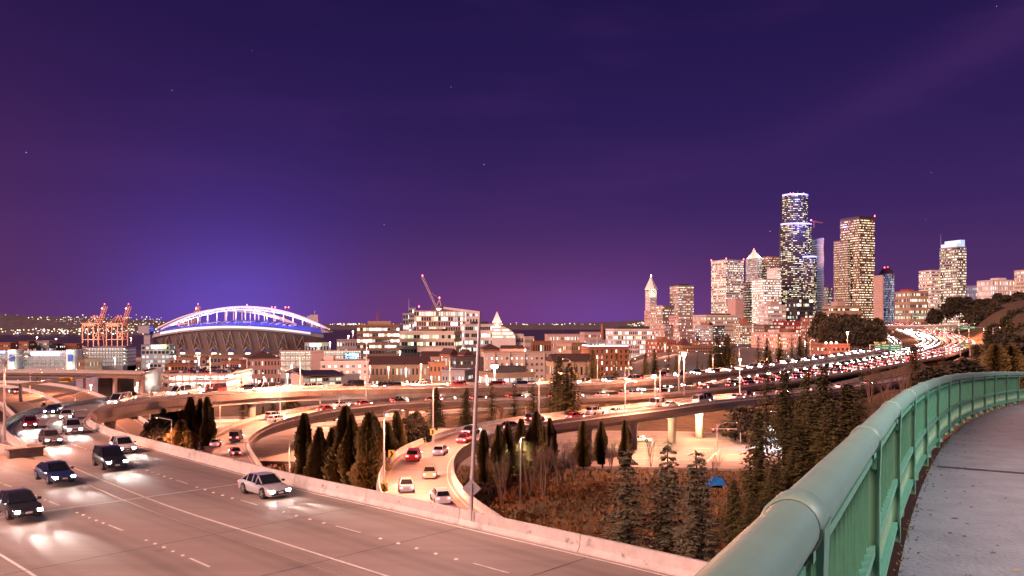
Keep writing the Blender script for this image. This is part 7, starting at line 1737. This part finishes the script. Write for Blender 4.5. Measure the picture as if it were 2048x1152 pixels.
def release(limit):
    QUEUE.sort(key=lambda q: q[0]); far = MB(); pal = [PAINT['silver'], CGL, HEAD, TAIL, M_BLACK, PAINT['black'], PAINT['white']]
    for n_, (_, p, h, kind, colr, rev, i, where, group) in enumerate(QUEUE):
        if n_ < limit:
            o = link('car' if kind != 'van' else 'van', far_mesh(kind, colr)); o.location = (p.x, p.y, p.z + 0.02); o.rotation_euler = (0, 0, h)
            tag(o, '%s %s, %slamps on, %s on %s' % (colr, kind, 'head' if rev else 'tail', ordinal(i), where), 'car' if kind != 'van' else 'van', group)
        else:
            me = far_mesh(kind, 'silver'); M4 = Matrix.Translation((p.x, p.y, p.z + 0.02)) @ Matrix.Rotation(h, 4, 'Z'); b0 = len(far.v); far.v.extend([tuple(M4 @ v.co) for v in me.vertices]); pi = 5 if n_ % 3 == 0 else (6 if n_ % 3 == 1 else 0)
            for f in me.polygons: far.f.append(tuple(b0 + k for k in f.vertices)); far.m.append(f.material_index or pi); far.c.append(None)
    if far.f: tag(far.build('distant_traffic', pal, kind='stuff'), 'mass of distant car lights streaming along the highway to the city', 'traffic')
SAe = arclen(PA)[-1]
flow(PA, 3.6, 222, SAe, 11.5, True, 'the far curved ramp, inner lane', 'vehicles on the curved ramp')
flow(PA, 7.7, 206, SAe, 11.5, True, 'the far curved ramp, outer lane', 'vehicles on the curved ramp')
flow(PB, -1.2, 40, 210, 15, False, 'the loop ramp, inner lane', 'vehicles on the loop ramp'); flow(PB, 2.0, 50, 330, 22, False, 'the loop ramp, outer lane', 'vehicles on the loop ramp')
flow(PC, -1.4, 26, 190, 16, False, 'the tree-side ramp, inner lane', 'vehicles on the tree-side ramp'); flow(PC, 1.7, 34, 300, 24, False, 'the tree-side ramp, outer lane', 'vehicles on the tree-side ramp')
SD = arclen(PD); sx = next(s for s, p in zip(SD, PD) if p.x > 25)
for q, d in enumerate((-5.7, -1.9, 1.9, 5.7)):
    flow(PD, d, sx + q * 3, SD[-1] - 60, 8.0 if q != 3 else 9.5, True, 'southbound mainline lane %s' % ('one', 'two', 'three', 'four')[q], 'southbound mainline traffic')
for q, d in enumerate((-13.3, -17.8, -21.9, -25.9)):
    flow(PD, d, sx + q * 4, SD[-1] - 60, 11.0, False, 'northbound mainline lane %s' % ('one', 'two', 'three', 'four')[q], 'northbound mainline traffic')
for q, d in enumerate((-1.9, 1.9)): flow(PE, d, 4, 400, 13, True, 'express lane %s' % ('one', 'two')[q], 'express lane traffic')
flow(PD, -2, 120, sx, 19, True, 'the ground-level lanes below', 'ground-level traffic'); flow(PD, -20, 110, sx, 19, False, 'the ground-level lanes', 'ground-level traffic')
flow(PF, -4, 20, 120, 26, True, 'the brown falling ramp', 'traffic on the falling ramp', maxn=3)
release(205)
# the waiting car under the third ramp
near_car('sedan', 'white', 'white sedan with headlamps on waiting under the third ramp', (31.5, 200.5, -28.68), R(-12), True, 'car at the crossing')
# parked cars: roof of the car park and its two lit decks
P = P4; u = (P[1] - P[0]); v = (P[3] - P[0]); an = ang4
def park(f, g, z, i, where):
    q = P[0] + u * f + v * g; kind = cr.choice(('sedan', 'hatchback', 'utility car')); colr = cr.choice(COLS)
    o = link('car', far_mesh(kind, colr, False)); o.location = (q.x, q.y, z); o.rotation_euler = (0, 0, an + R(90) + (math.pi if cr.random() < 0.5 else 0) + R(cr.uniform(-3, 3)))
    tag(o, '%s %s parked %s, %s from left' % (colr, kind, where, ordinal(i)), 'car', 'cars in the car park')
for r_i, g in enumerate((0.12, 0.42, 0.66, 0.9)):
    j = 0
    for k in range(15):
        if cr.random() < 0.42 or k == 7: continue
        park((k + 0.6) / 15.5, g, z41 + 0.43, k, 'on the car park roof, %s row' % ('front', 'second', 'third', 'back')[r_i])
for lv in range(2):
    for k in range(15):
        if cr.random() < 0.3: continue
        park((k + 0.6) / 15.5, 0.14, z40 + H4 * lv + 0.43, k, 'on the %s covered parking deck' % ('lower', 'upper')[lv])
# ------------------------------------------------------------------ camp and litter in the hollow
tn = thing('tarp_tent', 'blue tarpaulin tent pitched under the firs', 'tent', (0, 0, 0)); p = W(1434, 976, 118); gz = ground_z(p.x, p.y); p.z = WZ(980, 118)
BT = mat('blue_tarp', (0.02, 0.16, 0.5), 0.4, var=0.2, scale=2); RT = mat('red_cloth', (0.35, 0.02, 0.03), 0.7, var=0.2, scale=2)
m_ = MB(); A = p + Vector((-1.2, -0.8, 0)); B = p + Vector((1.2, -0.8, 0)); C = p + Vector((1.2, 1.6, 0)); D = p + Vector((-1.2, 1.6, 0)); r1 = p + Vector((-0.5, 0.2, 1.9)); r2 = p + Vector((0.8, 0.5, 1.7)); h = Vector((0, 0, 0.8))
m_.mesh_faces([A + h, B + h, C + h, D + h, r1, r2, A, D, C], ((0, 1, 5, 4), (1, 2, 5), (2, 3, 4, 5), (3, 0, 4), (6, 0, 3, 7), (7, 3, 2, 8))); m_.build('canopy', BT, tn)
m_ = MB(); m_.mesh_faces([B + h, C + h, C + Vector((0.9, 0, 0.5)), B + Vector((0.9, 0, 0.1)), r2], ((0, 3, 4), (3, 2, 4), (2, 1, 4))); m_.build('side_sheet', RT, tn)
for q in (A, B): m_ = MB(); m_.bar(q, q + h, 0.05); m_.build('pole', M_STEEL, tn)
lr = random.Random(8); CARD = mat('cardboard', (0.4, 0.28, 0.18), 0.9, var=0.3, scale=3); RAG = mat('rag', (0.45, 0.4, 0.38), 0.9, var=0.4, scale=3)
lits = [(1300, 1068), (1318, 1085), (1338, 1072), (1352, 1098), (1372, 1112), (1390, 1100), (1360, 1124), (1330, 1104), (1405, 1118), (1296, 1090), (1384, 1128), (1450, 990)]
for i, (px, py) in enumerate(lits):
    Y = 28 * F / (py - HZ) * 1.0; Y = min(Y, 108); x = WX(px, Y); z = ground_z(x, Y); m_ = MB(); s = lr.uniform(0.5, 1.0)
    if i % 3 == 0:      # collapsed carton with open flaps
        m_.box((0, 0, s * 0.28), (s, s * 0.8, s * 0.5), lr.uniform(0, 3)); m_.bar((s * 0.5, 0, s * 0.5), (s * 0.9, 0.1, s * 0.75), s * 0.6, 0.03); m_.bar((-s * 0.5, 0, s * 0.5), (-s * 0.85, 0, s * 0.4), s * 0.6, 0.03)
        o = m_.build('carton', CARD); lb, ct = 'crushed carton', 'box'
    elif i % 3 == 1:    # heap of cloth
        rings = []
        for zz_, rr in ((0, 1.0), (0.25, 0.9), (0.45, 0.55), (0.55, 0.15)): rings.append([(math.cos(a * 0.785) * s * rr * lr.uniform(0.6, 1.1), math.sin(a * 0.785) * s * rr * lr.uniform(0.6, 1.1), zz_ * s) for a in range(8)])
        m_.loft(rings); o = m_.build('cloth_heap', RAG); lb, ct = 'heap of pale rags', 'rags'
    else:
        for q in range(3): m_.box((q * 0.2, q * 0.12, 0.05 + q * 0.07), (s * 1.9, 0.2, 0.05), 0.5 + q * 0.35)
        o = m_.build('plank_pile', CARD); lb, ct = 'scatter of broken boards', 'boards'
    o.location = (x, Y, z + 0.05); tag(o, '%s among litter near the near barrier, %s from the left' % (lb, ORD[sorted(q[0] for q in lits).index(px)]), ct, 'litter in the hollow')
